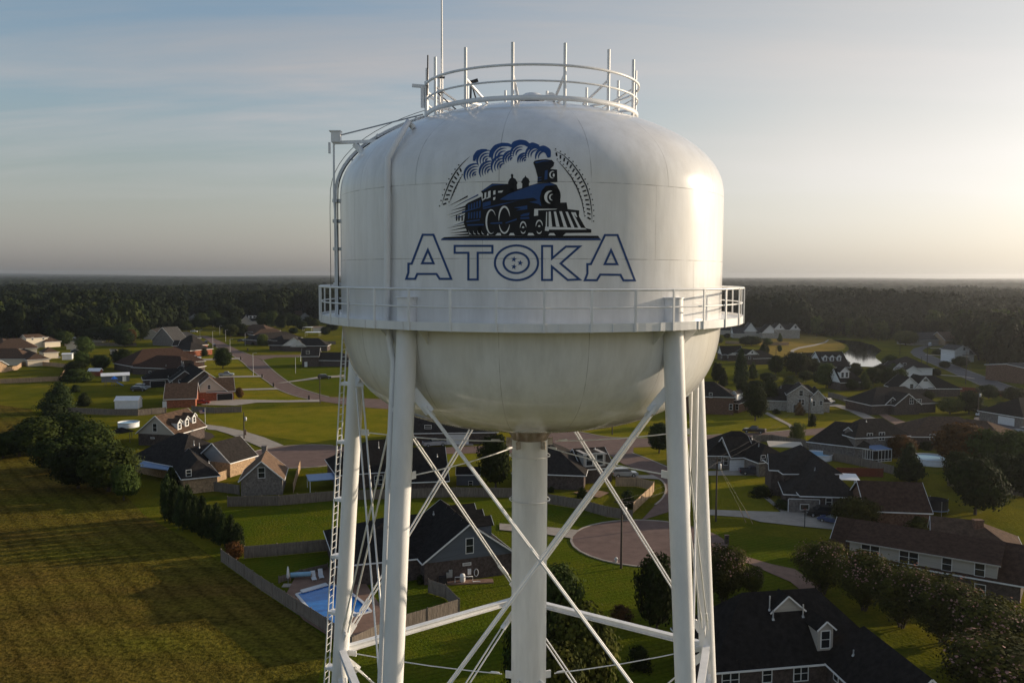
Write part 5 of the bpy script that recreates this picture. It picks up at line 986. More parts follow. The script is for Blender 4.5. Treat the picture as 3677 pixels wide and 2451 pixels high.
H('house', 'white two storey farmhouse with full porch on the dry meadow', 'brick_light', 'roof_charcoal', 'side_white').W('E', (1070, 372), (1330, 372), 9.0, hw=6, he=5.6).W('E', (1072, 360), None, 9.2, hw=3.8, he=5.8, perp=0, L=8).W('E', (1325, 368), None, 9.0, hw=3.8, he=5.4, perp=0, L=8).W('E', (922, 385), None, 7.6, hw=5.4, he=3.6, perp=0, L=9).add('panel', [('E', 1020, 462, 3.0), ('E', 1300, 470, 3.0), ('E', 1300, 445, 4.0), ('E', 1030, 445, 4.0)], 'porch_roof', 'roof_charcoal', posts=(0, 1)).add('post', 'E', 1112, 520, 2.9).add('post', 'E', 1165, 520, 2.9).add('post', 'E', 1232, 520, 2.9).add('win', 'E', 1090, 420, 1.0, 1.5).add('win', 'E', 1330, 420, 1.4, 1.6).build()
H('house', 'long low house with a white gable below the wood', 'side_greige', 'roof_grey', 'side_white').W('E', (300, 425), (860, 428), 6.6, hw=5).W('E', (612, 352), None, 8.6, hw=4.2, he=4.4, perp=0, L=8).build()
H('house', 'low pale brick house just right of the balcony', 'side_greige', 'roof_charcoal').W('E', (130, 415), (520, 420), 6.4, e=(300, 475), he=3.0, kind='h').add('win', 'E', 408, 510, 1.8, 1.6).build()
H('house', 'white house with pointed gable across the highway', 'side_white', 'roof_grey').W('F', (1430, 605), (1600, 600), 7.0, hw=5, he=3.4).W('F', (1545, 590), None, 7.2, e=(1435, 652), he=3.2, perp=0, L=9).add('win', 'F', 1560, 638, 1.3, 1.3).build()
H('house', 'pale hip roofed house beside the bend of the highway', 'side_white', 'roof_charcoal').W('F', (775, 735), (800, 735), 7.6, hw=7.5, kind='h', he=3.6).W('F', (886, 862), None, 5.0, hw=3.6, perp=0, L=8).W('F', (705, 820), None, 5.2, hw=3.0, perp=0, L=8).add('win', 'F', 770, 845, 1.3, 1.3).build()
H('house', 'dark house at the right picture edge behind parked cars', 'brick_grey', 'roof_black').W('F', (2280, 1282), (2560, 1262), 7.0, hw=7, kind='h').add('gar', 'F', 2120, 1530, 4.6, 2.2).build()
H('house', 'low grey roofed house beyond the highway power lines', 'side_greige', 'roof_grey').W('F', (900, 418), (1170, 412), 7, hw=7, kind='h').build()
H('house', 'tan roofed house beyond the highway with chimney', 'brick_tan', 'roof_tan').W('F', (1200, 410), (1460, 406), 7.5, hw=7, kind='g').build()
H('brick_building', 'big plain brown brick building under the right hand wood', 'brick_brown', 'roof_grey', cat='building').W('F', (2120, 835), (2420, 815), 7, hw=9, he=6).build()
H('house', 'white pointed gable of a house showing above the far trees', 'side_white', 'roof_grey').W('F', (600, 112), (640, 112), 7, hw=6, he=3.4).W('F', (650, 86), None, 9, hw=6, he=3.2, perp=0, L=9).build()
h37 = H('house', 'long two storey house with pale siding upper floor and paired windows', 'brick_dark', 'roof_redbrown', 'side_greige').W('M', (90, 246), (2420, 600), 6.05, hw=5.6, he=2.4); q = h37.w[0]
h37.add('win', 'M', 1820, 1135, 1.2, 1.4).build(); B37 = h37
def wide_dormer(Hs, ka, kb, ztop, zbot, dn=.06):
    """the pale upper floor: a long wall box in front of the main slope under its own shallow roof"""
    q = Hs.w[0]; n = q['n']; n = n if n.y < 0 else -n; w2 = q['hw']-q['ov']; d = q['d']
    def onwall(k, x, y): rr = ray(k, x, y); t = (w2+dn-(EYEV-q['a']).dot(n))/rr.dot(n); return EYEV+rr*t
    A, Bp = onwall('M', *ka), onwall('M', *kb); a, b = (A-q['a']).dot(d), (Bp-q['a']).dot(d); P = lambda al, s_, z: q['a']+d*al+n*s_+Vector((0, 0, z)); mb = MB()
    pts = [P(a, 1.0, zbot), P(b, 1.0, zbot), P(b, w2+dn, zbot), P(a, w2+dn, zbot)]
    flip = (pts[1]-pts[0]).cross(pts[2]-pts[0]).z < 0; ids = [0, 3, 2, 1] if flip else [0, 1, 2, 3]; mb.prism([pts[i] for i in ids], zbot, ztop); dm = mb.build('upper_floor', MAT['side_greige'], Hs.root, Hs.base)
    rf = MB(); zr = q['zr']; o = .4; c = [P(a-o, -.05, zr+.03), P(b+o, -.05, zr+.03), P(b+o, w2+dn+.45, ztop-.10), P(a-o, w2+dn+.45, ztop-.10)]; T = Vector((0, 0, .15))
    f = [(0, 3, 2, 1), (4, 5, 6, 7), (3, 7, 6, 2), (0, 4, 7, 3), (1, 2, 6, 5)]; f = [x[::-1] for x in f] if not flip else f; rf.add([v-T for v in c]+c, f); rf.build('upper_roof', MAT['roof_redbrown'], dm, Hs.base)
    tr = MB(); tr.bar(c[3]+n*.03-Vector((0, 0, .09)), c[2]+n*.03-Vector((0, 0, .09)), .05, .17); tr.build('upper_trim', MAT['side_greige'], dm, Hs.base)
    for x, y, w, h, dbl in ((490, 655, 2.3, 1.7, True), (957, 742, 2.3, 1.7, True), (1418, 825, 1.15, 1.7, False), (1816, 890, 1.15, 1.7, False)): Hs.window(Hs.root, onwall('M', x, y), n, w, h, dbl)
wide_dormer(h37, (235, 740), (2022, 1078), 4.6, 2.2)
H('house', 'house with chimney and sunlit brown roof end behind long house', 'brick_brown', 'roof_brown').W('M', (1215, 236), (1765, 292), 5.8, hw=6, he=2.6, kind='gh').add('chim', 'M', 1795, 285, 6.2, 1.2).build()
H('house', 'house with broad plain dark roof behind the trampoline yard', 'brick_brown', 'roof_redbrown').W('Z8', (1128, 143), (1588, 158), 7.2, e=(1400, 366), he=3.0).build()
h39 = H('house', 'near house with big black hip roof, vent gable and one dormer', 'brick_dark', 'roof_black', 'side_greige').W('Z8', (320, 932), (838, 898), 8.4, e=(520, 1462), he=3.0, kind='h', hip=1.0).W('Z8', (1180, 1166), (1660, 1537), 6.6, hw=3.7, he=3.02, kind='hg')
h39.add('dor', 'Z8', 905, 1338, 1.6, 2.2).add('dor', 'Z8', 640, 1064, 3.4, .12, win=False).add('vent', 'Z8', 515, 1052, 1.4).add('vent', 'Z8', 540, 1118, .9).add('vent', 'Z8', 750, 1098, 1.2).add('vent', 'Z8', 1105, 1370, .5).add('win', 'Z8', 240, 1545, 1.7, 1.6, dbl=True).add('win', 'Z8', 498, 1508, .95, 1.5).add('win', 'Z8', 735, 1498, 1.5, 1.5, dbl=True).add('win', 'Z8', 985, 1510, .9, 1.2).add('post', 'Z8', 608, 1640, 2.8).add('post', 'Z8', 737, 1636, 2.8).build()
# ------------------------------------------------------------------ fences
fence('long dark board fence between the mown field and the pool yard', 'Z4', [(1438, 572), (1700, 760), (1930, 912), (2120, 1035), (2300, 1160)])
fence('board fence between the green lawn and the pool yard', 'Z4', [(1590, 552), (1800, 535), (2140, 502), (2330, 486), (2470, 470)])
fence('long dark board fence along the far side of the green lawn', 'S', [(818, 1819), (1000, 1815), (1200, 1797), (1420, 1790), (1640, 1784), (1842, 1786)])
fence('board fence across the yard right of the riser pipe', 'Z6', [(1275, 380), (1450, 410), (1590, 450), (1720, 470)])
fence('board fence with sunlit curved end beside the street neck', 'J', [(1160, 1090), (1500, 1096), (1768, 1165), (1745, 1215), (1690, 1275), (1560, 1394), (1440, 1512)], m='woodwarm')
fence('low board fence with sunlit face under the front strut', 'Z6', [(645, 850), (735, 880), (808, 958), (640, 1010), (520, 1046), (390, 1095), (240, 1170)])
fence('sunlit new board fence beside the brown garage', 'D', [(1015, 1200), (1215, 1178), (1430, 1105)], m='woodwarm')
fence('dark board fence in front of the brown garage', 'D', [(1020, 1205), (1300, 1260), (1590, 1300)])
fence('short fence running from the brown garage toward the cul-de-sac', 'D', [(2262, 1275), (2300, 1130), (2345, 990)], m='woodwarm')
fence('long grey fence behind the dormer house crossing the yards', 'Z3', [(445, 985), (700, 996), (915, 1000), (1100, 985)])
fence('grey fence stretching right from the orange brick outbuilding', 'Z3', [(1270, 975), (1420, 985), (1600, 978)])
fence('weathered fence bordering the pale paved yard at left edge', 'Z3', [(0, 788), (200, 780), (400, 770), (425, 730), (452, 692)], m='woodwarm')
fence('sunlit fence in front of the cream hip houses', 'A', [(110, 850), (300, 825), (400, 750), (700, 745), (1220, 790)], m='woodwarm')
fence('long dark fence between the wood and the back yards', 'A', [(1500, 400), (1900, 402), (2400, 398)])
fence('weathered board fence behind the round pool yard', 'G', [(1630, 1165), (1940, 1222), (2352, 1312), (2620, 1385)])
fence('dark board fence behind the white garage door house', 'G', [(640, 930), (900, 925), (1100, 960), (1320, 990), (1480, 1040)])
fence('red stained fence around the raised deck', 'Z8', [(962, 130), (990, 116), (1150, 119), (1312, 124)], m='woodred')
fence('brown fence along the yard below the columned white gable house', 'F', [(1280, 1200), (1500, 1205), (1760, 1225), (2000, 1255), (2230, 1300)], m='woodred')
fence('fence along the bottom edge of the dry meadow', 'E', [(880, 712), (1040, 716), (1215, 714)], m='woodwarm')
fence('fence crossing the yard right of the bowl', 'E', [(200, 690), (330, 694), (455, 700)], m='woodwarm')
fence('fence in the shaded yard under the right hand trees', 'H', [(1250, 1180), (1700, 1230), (2250, 1330)])
fence('low wooden rail at the head of the swimming pool', 'Z4', [(1812, 712), (1950, 668), (2130, 625)], h=.9, cat='fence')
fence('dark fence along the back yards behind the white gables', 'C', [(1850, 905), (2000, 905), (2120, 905)])
fence('dark fence behind the light brick house', 'G', [(1700, 300), (1850, 330), (2030, 400)])
# ------------------------------------------------------------------ poles, lamps, wires
p1 = pole('wood utility pole with transformer on the lawn behind the riser pipe', 'Z6', 1662, 720, 352, tx=True)
p2 = pole('tall dark utility pole with grey transformer just right of the legs', 'L', 125, 790, -172, tx=True)
p3 = pole('wood utility pole with white box beside the curved concrete drive', 'D', 1650, 605, 275, tx=True, arm=False)
p4 = pole('slim pole at the street edge left of the tower ladder', 'Z3', 2120, 918, 724, arm=False)
p5 = pole('dark utility pole in the yard of the light brick house', 'G', 1425, 700, 255, tx=True)
p6 = pole('utility pole beside the highway in front of the dark wood', 'F', 1578, 1102, 668); p7 = pole('utility pole at the highway bend near the white car', 'F', 1066, 872, 575)
p8 = pole('leaning double crossarm pole between pond and highway', 'F', 706, 720, 520); p9 = pole('utility pole behind the round green tree at right', 'F', 1738, 1535, 1172, tx=True); p10 = pole('thin pole by the pale hip house at the bend', 'F', 992, 880, 742, arm=False)
p11 = pole('utility pole at the foot of the dry meadow', 'E', 1014, 885, 735, arm=False); p12 = pole('pole under the bowl above the far kerb', 'J', 1102, 268, 100, arm=False)
lamps = [('grey street lamp beside the silver pickup drive', 1678, 740, 586), ('grey street lamp on the lawn left of the corner house', 1958, 720, 612), ('grey street lamp beside the round lawn tree', 1525, 590, 492), ('grey street lamp near the dark hip houses', 1625, 537, 452), ('grey street lamp at the far junction', 1410, 550, 440), ('grey street lamp right of the far junction', 1495, 510, 432), ('small grey street lamp at the far end of the street', 1456, 468, 405), ('small grey street lamp in front of the long grey roof', 1325, 482, 432)]
for l, x, yb, yt in lamps: pole(l, 'Z3', x, yb, yt, kind='lamp', group='grey street lamps along the left street')
def wire(label, a, b, sag, n=3, sp=.8, group='overhead wires'):
    d = (b-a); s = Vector((d.y, -d.x, 0)).normalized(); root = empty('overhead_wire', a, label, 'wire', group)
    for i in range(n):
        o = s*((i-(n-1)/2)*sp)+Vector((0, 0, -.35-.5*(i % 2))); mb = MB(); mb.tube([a.lerp(b, t/10)+o-Vector((0, 0, sag*4*(t/10)*(1-t/10))) for t in range(11)], .011, 4); mb.build('wire_strand', MAT['darkmetal'], root, a)
wire('overhead wires between the lawn pole and the tall right pole', p1, p2, 1.0); wire('overhead wires from the tall right pole to the light brick yard', p2, p5, 1.6, 2); wire('overhead wires from the lawn pole towards the dormer house', p1, p1+Vector((-32, -16, -5)), .7, 1)
wire('overhead wires along the highway between wood and bend', p6, p7, 1.5); wire('overhead wires from the bend to the leaning pole', p7, p8, 1.5); wire('overhead wires from the meadow edge along the highway', p9, p6, 2, 2)
# ------------------------------------------------------------------ vehicles
car('pickup', 'pickup_truck', 'white pickup on the narrow drive left of the round tree', 'car_white', 'Z3', (1290, 627), (1240, 629)); car('pickup', 'pickup_truck', 'silver pickup on the drive by the grey street lamp', 'car_silver', 'Z3', (1500, 738), (1565, 737))
car('suv', 'suv', 'dark suv parked at the lawn edge left of the ladder', 'car_black', 'Z3', (2150, 757), (2210, 756)); car('sedan', 'car', 'small red car beside the brick wall of the gabled house', 'car_red', 'Z3', (1340, 922), (1390, 921)); car('suv', 'suv', 'black suv with trailer hitch on the grass by the dark house', 'car_black', 'Z3', (920, 838), (985, 838)); car('suv', 'suv', 'silver suv half hidden behind the black suv', 'car_silver', 'Z3', (945, 822), (990, 822))
car('sedan', 'car', 'dark car on the far street beside the brick house', 'car_darkblue', 'Z3', (1365, 520), (1370, 510)); car('sedan', 'car', 'dark grey car coming up the far street', 'car_grey', 'Z3', (1418, 540), (1405, 530)); car('sedan', 'car', 'white car at the far junction under the trees', 'car_white', 'Z3', (1285, 447), (1300, 447)); car('sedan', 'car', 'black car on the drive of the far right side houses', 'car_black', 'C', (160, 850), (260, 850))
car('suv', 'suv', 'dark red suv on the drive below the tank bowl', 'car_maroon', 'I', (1800, 325), (1760, 268)); car('pickup', 'pickup_truck', 'silver pickup at the kerb behind the black roof', 'car_silver', 'I', (1460, 478), (1550, 472)); car('suv', 'suv', 'silver suv on the drive behind the curved fence', 'car_silver', 'J', (1300, 938), (1370, 936))
car('pickup', 'pickup_truck', 'black pickup parked on the street left of the willow', 'car_black', 'G', (660, 800), (480, 785)); car('pickup', 'pickup_truck', 'white pickup beside the white garage door', 'car_white', 'G', (640, 1318), (820, 1322)); car('pickup', 'pickup_truck', 'dark blue pickup in front of the white pickup', 'car_darkblue', 'G', (650, 1385), (830, 1390)); car('suv', 'suv', 'white suv in front of the light brick garage gable', 'car_silver', 'G', (1700, 390), (1760, 380))
car('suv', 'suv', 'long black suv with silver sill under the dark garage', 'car_black', 'L', (1690, 715), (1360, 705)); car('sedan', 'car', 'blue car half hidden at the end of the long house', 'car_blue', 'L', (1860, 810), (1780, 795)); car('suv', 'suv', 'dark red suv on the brick drive of the two gable house', 'car_maroon', 'F', (240, 1390), (170, 1375))
car('suv', 'suv', 'white van on the highway at the bend', 'car_white', 'F', (1105, 598), (1080, 610)); car('suv', 'suv', 'white suv on the grass at the right edge under the wood', 'car_white', 'F', (2340, 1048), (2270, 1045)); car('suv', 'suv', 'white suv parked at left beneath the right edge trees', 'car_white', 'F', (1820, 1530), (1780, 1535)); car('suv', 'suv', 'silver suv parked beneath the right edge trees', 'car_silver', 'F', (1975, 1520), (1940, 1520)); car('suv', 'suv', 'silver suv at the picture edge on the wide driveway', 'car_silver', 'H', (2250, 500), (2150, 480)); car('sedan', 'car', 'white car parked behind the plain white gable roof', 'car_white', 'E', (810, 500), (740, 498))
# ------------------------------------------------------------------ pool yard and other yard things
po = sheet('pool_deck', 'S', [(1020, 2150), (1060, 2075), (1180, 2040), (1290, 2060), (1340, 2140), (1385, 2200), (1390, 2260), (1290, 2330), (1200, 2300), (1090, 2230)], 'brickpave')
PP = [at('S', *p) for p in [(1064, 2138), (1150, 2110), (1197, 2104), (1262, 2135), (1300, 2165), (1332, 2200), (1262, 2220), (1200, 2262), (1120, 2205)]]
root = empty('swimming_pool', (PP[0].x, PP[0].y, 0), 'in-ground blue swimming pool with white rim and steps behind the ladder', 'swimming pool'); mb = MB(); z = LAY[0]+.03; mb.add([(p.x, p.y, z) for p in PP], [tuple(range(len(PP)))[::-1]]); mb.build('pool_water', MAT['water'], root, root.location)
mb = MB()
for i in range(len(PP)): a, b = PP[i], PP[(i+1) % len(PP)]; mb.bar(a+Vector((0, 0, z)), b+Vector((0, 0, z)), .35, .12)
mb.build('pool_rim', MAT['pool_w'], root, root.location)
mb = MB(); c = at('Z4', 2015, 770); c2 = at('Z4', 2090, 748); d = (c2-c).normalized()
for i in range(3): mb.bar(c-d*1.2+Vector((-.15*i, .35*i, z+.12-.04*i)), c+d*2.6+Vector((-.15*i, .35*i, z+.12-.04*i)), .4, .12)
mb.build('pool_steps', MAT['side_white'], root, root.location)
mb = MB(); c = at('Z6', 265, 975); mb.bar(c+Vector((0, 0, .3)), c+Vector((-1.1, .5, .55)), .5, .1); mb.box(c+Vector((.2, -.1, .25)), (.3, .5, .5)); mb.build('diving_board', MAT['side_white'], root, root.location)
def lounger(label, x, y):
    b = at('Z4', x, y); r = empty('pool_lounger', b, label, 'lounger', 'white loungers by the pool', R_(-70)); mb = MB(); mb.box((0, 0, .35), (1.3, .62, .06)); mb.build('seat', MAT['side_white'], r)
    mb = MB(); mb.bar((-.6, 0, .36), (-1.15, 0, 1.0), .6, .06); mb.build('backrest', MAT['side_white'], r)
    for sx in (-.55, .55):
        for sy in (-.26, .26): MB().box((sx, sy, .17), (.05, .05, .34)).build('leg', MAT['side_white'], r)
lounger('white pool lounger nearer the striped cover roll', 2040, 695); lounger('white pool lounger nearer the tower leg', 2088, 682)
b = at('Z4', 1873, 728); r = empty('closed_parasol', b, 'closed white parasol on its base beside the pool', 'parasol'); MB().tube([(0, 0, 0), (0, 0, 2.5)], .03, 6).build('pole', MAT['galv'], r); MB().lathe([(.10, 1.0), (.20, 1.2), (.13, 2.2), (.03, 2.6)], 10).build('canopy', MAT['side_white'], r); MB().box((0, 0, .05), (1.4, 1.2, .1)).build('base', MAT['concrete'], r)
b = at('Z4', 1955, 690); r = empty('pool_cover_roll', b, 'rolled blue and white pool cover on a stand', 'pool cover', None, R_(12)); MB().tube([(-1.3, 0, .75), (1.3, 0, .75)], .32, 14).build('cover_roll', MAT['liner'], r)
for sx in (-1.35, 1.35): MB().box((sx, 0, .35), (.1, .5, .7)).build('stand', MAT['woodwarm'], r)
b = at('K', 1500, 1180); r = empty('pool_pump', b, 'white pool pump pipes and heater on a small pad by the grey gable', 'pool pump', None, R_(8)); MB().box((1.0, 0, .08), (6, 1.4, .16)).build('pad', MAT['brickpave'], r); MB().lathe([(0, 1.2), (.3, 1.15), (.36, .9), (.36, .3), (.25, .1)], 14).build('filter_tank', MAT['side_white'], r); MB().tube([(-1.0, -.3, .2), (-1.0, -.3, .9), (1.3, -.3, .9), (1.3, -.3, .2), (2.3, -.3, .2)], .06, 8).build('pipework', MAT['side_white'], r); MB().box((-2.6, .1, .5), (1, .9, 1)).build('heater', MAT['darkmetal'], r)
for nm, x, y, w, h, m in (('meter_box', 1305, 1080, .35, .7, 'galv'), ('breaker_box', 1345, 1060, .45, 1.0, 'galv'), ('wall_cabinet', 1585, 1035, .45, .75, 'side_white')):
    p, n = B14.hit_wall('K', x, y); t = Vector((-n.y, n.x, 0)); mb = MB(); mb.box(p+n*.08, (w, .16, h), M=Matrix((t, n, Vector((0, 0, 1)))).transposed()); mb.build(nm, MAT[m], B14.root, B14.base)
p, n = B14.hit_wall('K', 1672, 1045); t = Vector((-n.y, n.x, 0)); mb = MB(); mb.tube([p+n*.1+t*(.28*math.cos(a))+Vector((0, 0, .5*math.sin(a))) for a in np.linspace(0, 6.28, 15)[:-1]], .05, 6, closed=True); mb.build('hose_reel', MAT['pool_w'], B14.root, B14.base)
def round_pool(label, k, x, y, r, h=1.25, deck=False):
    b = at(k, x, y); rt = empty('round_pool', b, label, 'above-ground pool'); MB().lathe([(r, 0), (r, h), (r-.12, h), (r-.12, h-.25)], 40).build('pool_wall', MAT['pool_w'], rt); mb = MB(); mb.add([((r-.1)*math.cos(6.283*i/40), (r-.1)*math.sin(6.283*i/40), h-.2) for i in range(40)], [tuple(range(40))]); mb.build('pool_water', MAT['liner'], rt); mb = MB(); mb.tube([((r+.02)*math.cos(6.283*i/40), (r+.02)*math.sin(6.283*i/40), h) for i in range(40)], .09, 6, closed=True); mb.build('pool_rim', MAT['side_white'], rt)
round_pool('round above-ground pool with pale water behind the dark gable', 'G', 1545, 1165, 3.2); round_pool('oval above-ground pool beside the conical dark tree', 'H', 1030, 880, 4.2); round_pool('small above-ground pool left of the dormer house', 'D', 215, 455, 2.6)
b = at('M', 1280, 215); r = empty('trampoline', b, 'round trampoline with black safety net in the shaded yard', 'trampoline'); MB().tube([(2.0*math.cos(a), 2.0*math.sin(a), .9) for a in np.linspace(0, 6.28, 25)[:-1]], .08, 6, closed=True).build('frame', MAT['bluemetal'], r); mb = MB(); mb.add([(1.9*math.cos(6.283*i/24), 1.9*math.sin(6.283*i/24), .88) for i in range(24)], [tuple(range(24))]); mb.build('jumping_mat', MAT['black'], r); MB().lathe([(1.9, .95), (1.9, 2.5)], 24, smooth=False).build('safety_net', MAT['darkmetal'], r)
for a in (0, 1.57, 3.14, 4.71): MB().tube([(2.05*math.cos(a), 2.05*math.sin(a), 0), (2.05*math.cos(a), 2.05*math.sin(a), 2.6)], .04, 6).build('leg', MAT['galv'], r)
b = at('L', 1440, 878); r = empty('basketball_hoop', b, 'basketball hoop with white framed backboard on the driveway edge', 'basketball hoop'); MB().tube([(0, 0, 0), (0, 0, 2.9)], .07, 8).build('post', MAT['darkmetal'], r); mb = MB(); mb.box((0, .3, 3.25), (1.35, .04, .85)); mb.build('backboard', MAT['glass'], r); mb = MB()
for q in ((0, 3.68, 1.45, .07), (0, 2.82, 1.45, .07)): mb.box((q[0], .28, q[1]), (q[2], .06, q[3]))
for sx in (-.69, .69): mb.box((sx, .28, 3.25), (.07, .06, .80))
mb.build('board_frame', MAT['side_white'], r); MB().tube([(.23*math.cos(a), .02+.23*math.sin(a), 3.0) for a in np.linspace(0, 6.28, 13)[:-1]], .02, 5, closed=True).build('rim', MAT['flagred'], r)
b = at('A', 2015, 1105); r = empty('playset', b, 'wooden playset with blue roof and blue slide', 'playset')
for sx in (-.7, .7):
    for sy in (-.7, .7): MB().box((sx, sy, 1.3), (.12, .12, 2.6)).build('leg', MAT['wood'], r)
MB().lathe([(1.35, 2.6), (.75, 3.1), (.0, 3.6)], 4).build('roof', MAT['playblue'], r); MB().box((0, 0, 1.4), (1.5, 1.5, .12)).build('platform', MAT['wood'], r); mb = MB(); mb.bar((.7, 0, 1.45), (3.3, -.4, .3), .55, .1); mb.build('slide', MAT['playblue'], r); mb = MB(); mb.bar((-.7, 0, 2.3), (-3.2, 0, 2.3), .12, .12); mb.bar((-3.2, .7, 0), (-3.2, 0, 2.3), .1, .1); mb.bar((-3.2, -.7, 0), (-3.2, 0, 2.3), .1, .1); mb.build('swing_beam', MAT['wood'], r)
b = at('D', 1168, 490); r = empty('flagpole', b, 'flagpole with red and white striped flag by the front garden', 'flagpole'); MB().tube([(0, 0, 0), (0, 0, 5.6)], .05, 8).build('pole', MAT['side_white'], r); mb = MB()
for i in range(7): mb.box((-.75-.03*math.sin(i), .03*i, 5.0-.13*i), (1.4, .02, .13), m=i % 2)
mb.box((-.35, -.02, 4.85), (.6, .03, .5), m=2); mb.build('flag', [MAT['flagred'], MAT['flagwhite'], MAT['flagblue']], r)
def gazebo(name, label, cat, k, c, w, d, h, m, rz=0.0, flat=False):
    b = at(k, *c); r = empty(name, b, label, cat, None, rz)
    for sx in (-w/2, w/2):
        for sy in (-d/2, d/2): MB().box((sx, sy, h/2), (.12, .12, h)).build('post', MAT['trim'] if 'metal' in m else MAT['wood'], r)
    mb = MB()
    if flat: mb.box((0, 0, h+.06), (w+.5, d+.5, .12), M=Matrix.Rotation(.05, 3, 'X'))
    else: mb.lathe([(max(w, d)*.78, h), (.05, h+1.1)], 4, smooth=False)
    mb.build('roof', MAT[m], r)
gazebo('gazebo', 'dark square gazebo beside the dormer house', 'gazebo', 'D', (130, 640), 4, 4, 2.4, 'roof_black', .3); gazebo('carport', 'white roofed carport in the yards left of the balcony', 'carport', 'C', (1650, 735), 9, 5, 2.6, 'whitemetal', 0, True); gazebo('carport', 'smaller white canopy behind the white roofed carport', 'carport', 'C', (1540, 625), 6, 4, 2.6, 'whitemetal', 0, True)
gazebo('patio_canopy', 'tilted blue metal canopy left of the tower ladder', 'canopy', 'Z6', (85, 300), 5, 4, 2.2, 'bluemetal', .35, True); gazebo('patio_canopy', 'white sail canopy on the deck with red fence', 'canopy', 'Z8', (1035, 205), 4.5, 4, 2.3, 'whitemetal', -.2, True); gazebo('patio_canopy', 'pale patio cover beside the dark pickup house pool', 'canopy', 'G', (1090, 1100), 7, 5, 2.2, 'side_beige', -.2, True); gazebo('patio_canopy', 'open white canopy frame in the yard behind cream houses', 'canopy', 'A', (1170, 330), 9, 4, 2.4, 'whitemetal', 0, True)
b = at('H', 1010, 605); r = empty('motor_boat', b, 'white motor boat on a trailer behind the autumn trees', 'boat', None, R_(170)); mb = MB(); hull = [(-2.6, -.9), (1.2, -.95), (2.8, 0), (1.2, .95), (-2.6, .9)]; mb.add([(x*.9, y*.75, .6) for x, y in hull]+[(x, y, 1.3) for x, y in hull], [(4, 3, 2, 1, 0), (5, 6, 7, 8, 9)]+[(i, (i+1) % 5, 5+(i+1) % 5, 5+i) for i in range(5)]); mb.build('hull', MAT['side_white'], r); MB().box((.2, 0, 1.6), (.9, 1.3, .6)).build('windscreen', MAT['glass'], r); MB().box((-.4, 0, .4), (4.4, 1.2, .15)).build('trailer', MAT['darkmetal'], r)
b = at('Z6', 1636, 690); r = empty('fire_hydrant', b, 'white fire hydrant on the lawn at the cul-de-sac edge', 'hydrant'); MB().lathe([(.16, 0), (.16, .55), (.2, .58), (.15, .75), (0, .82)], 12).build('barrel', MAT['side_white'], r); MB().box((0, 0, .5), (.55, .14, .14)).build('outlet', MAT['side_white'], r)
b = at('J', 190, 1060); r = empty('patio_table', b, 'pale blue covered patio table in the dark yard', 'patio table'); MB().box((0, 0, .75), (2.6, 1.4, .2)).build('table_top', MAT['liner'], r); MB().box((0, 0, .33), (2.0, 1.0, .64)).build('base', MAT['darkmetal'], r)
for l, k, x, y in (('brick mailbox at the kerb beside the round lawn tree', 'C', 145, 1225), ('brick mailbox at the end of the silver pickup drive', 'Z3', 1737, 748), ('brick mailbox by the drive of the open garage', 'Z3', 1813, 808), ('brick mailbox at the red car drive', 'Z3', 2048, 893), ('brick mailbox beside the curved concrete drive', 'D', 1660, 560), ('brick mailbox on the far kerb by the yellow verge', 'C', 288, 1040), ('brick mailbox at the cul-de-sac and lawn corner', 'L', 285, 1125)): mailbox(l, k, x, y)
# guy wire guards
for l, k, a, bb, z in (('yellow guy wire guard nearer the tall right pole', 'L', (572, 805), (455, 622), 2.6), ('yellow guy wire guard farther from the tall right pole', 'L', (675, 825), (566, 635), 2.6)):
    q = at(k, *a); d = (p2-q).normalized(); r = empty('guy_wire', q, l, 'guy wire', 'guy wires of the tall right pole'); mb = MB(); mb.tube([q, q+d*2.6], .05, 6); mb.build('wire_guard', MAT['woodwarm'], r, q); mb = MB(); mb.tube([q+d*2.6, p2-Vector((0, 0, 1.0))], .015, 4); mb.build('guy_strand', MAT['darkmetal'], r, q)
# ------------------------------------------------------------------ trees near the tower
def T(kind, leaf, k, x, yb, yt, w, label, name=None, cat='tree', group=None, var=None): return tree(kind, leaf, k, x, yb, yt, w, name or {'bush': 'shrub', 'arbor': 'evergreen_tree', 'cone': 'conifer', 'cedar': 'cedar_tree', 'myrtle': 'crape_myrtle', 'willow': 'willow_tree'}.get(kind, 'broadleaf_tree'), label, cat, group, var)
G1 = 'rough trees at the edge of the mown field'
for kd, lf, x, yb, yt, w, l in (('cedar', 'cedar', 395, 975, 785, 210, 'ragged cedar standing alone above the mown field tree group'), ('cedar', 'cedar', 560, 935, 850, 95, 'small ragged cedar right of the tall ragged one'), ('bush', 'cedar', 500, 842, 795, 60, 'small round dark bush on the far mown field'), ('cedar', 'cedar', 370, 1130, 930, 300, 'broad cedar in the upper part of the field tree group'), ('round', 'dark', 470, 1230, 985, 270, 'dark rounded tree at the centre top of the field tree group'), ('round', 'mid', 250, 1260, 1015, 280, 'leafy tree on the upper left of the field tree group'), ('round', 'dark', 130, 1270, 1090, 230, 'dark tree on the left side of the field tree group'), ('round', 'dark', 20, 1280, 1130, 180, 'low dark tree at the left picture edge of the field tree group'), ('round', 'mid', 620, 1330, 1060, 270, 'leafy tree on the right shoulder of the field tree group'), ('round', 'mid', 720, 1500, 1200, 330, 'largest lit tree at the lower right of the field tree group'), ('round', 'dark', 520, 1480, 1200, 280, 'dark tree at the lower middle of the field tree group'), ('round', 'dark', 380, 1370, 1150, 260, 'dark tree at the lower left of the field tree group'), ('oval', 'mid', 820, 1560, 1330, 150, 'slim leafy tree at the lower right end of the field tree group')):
    T(kd, lf, 'Z3', x, yb, yt, w, l, group=G1)
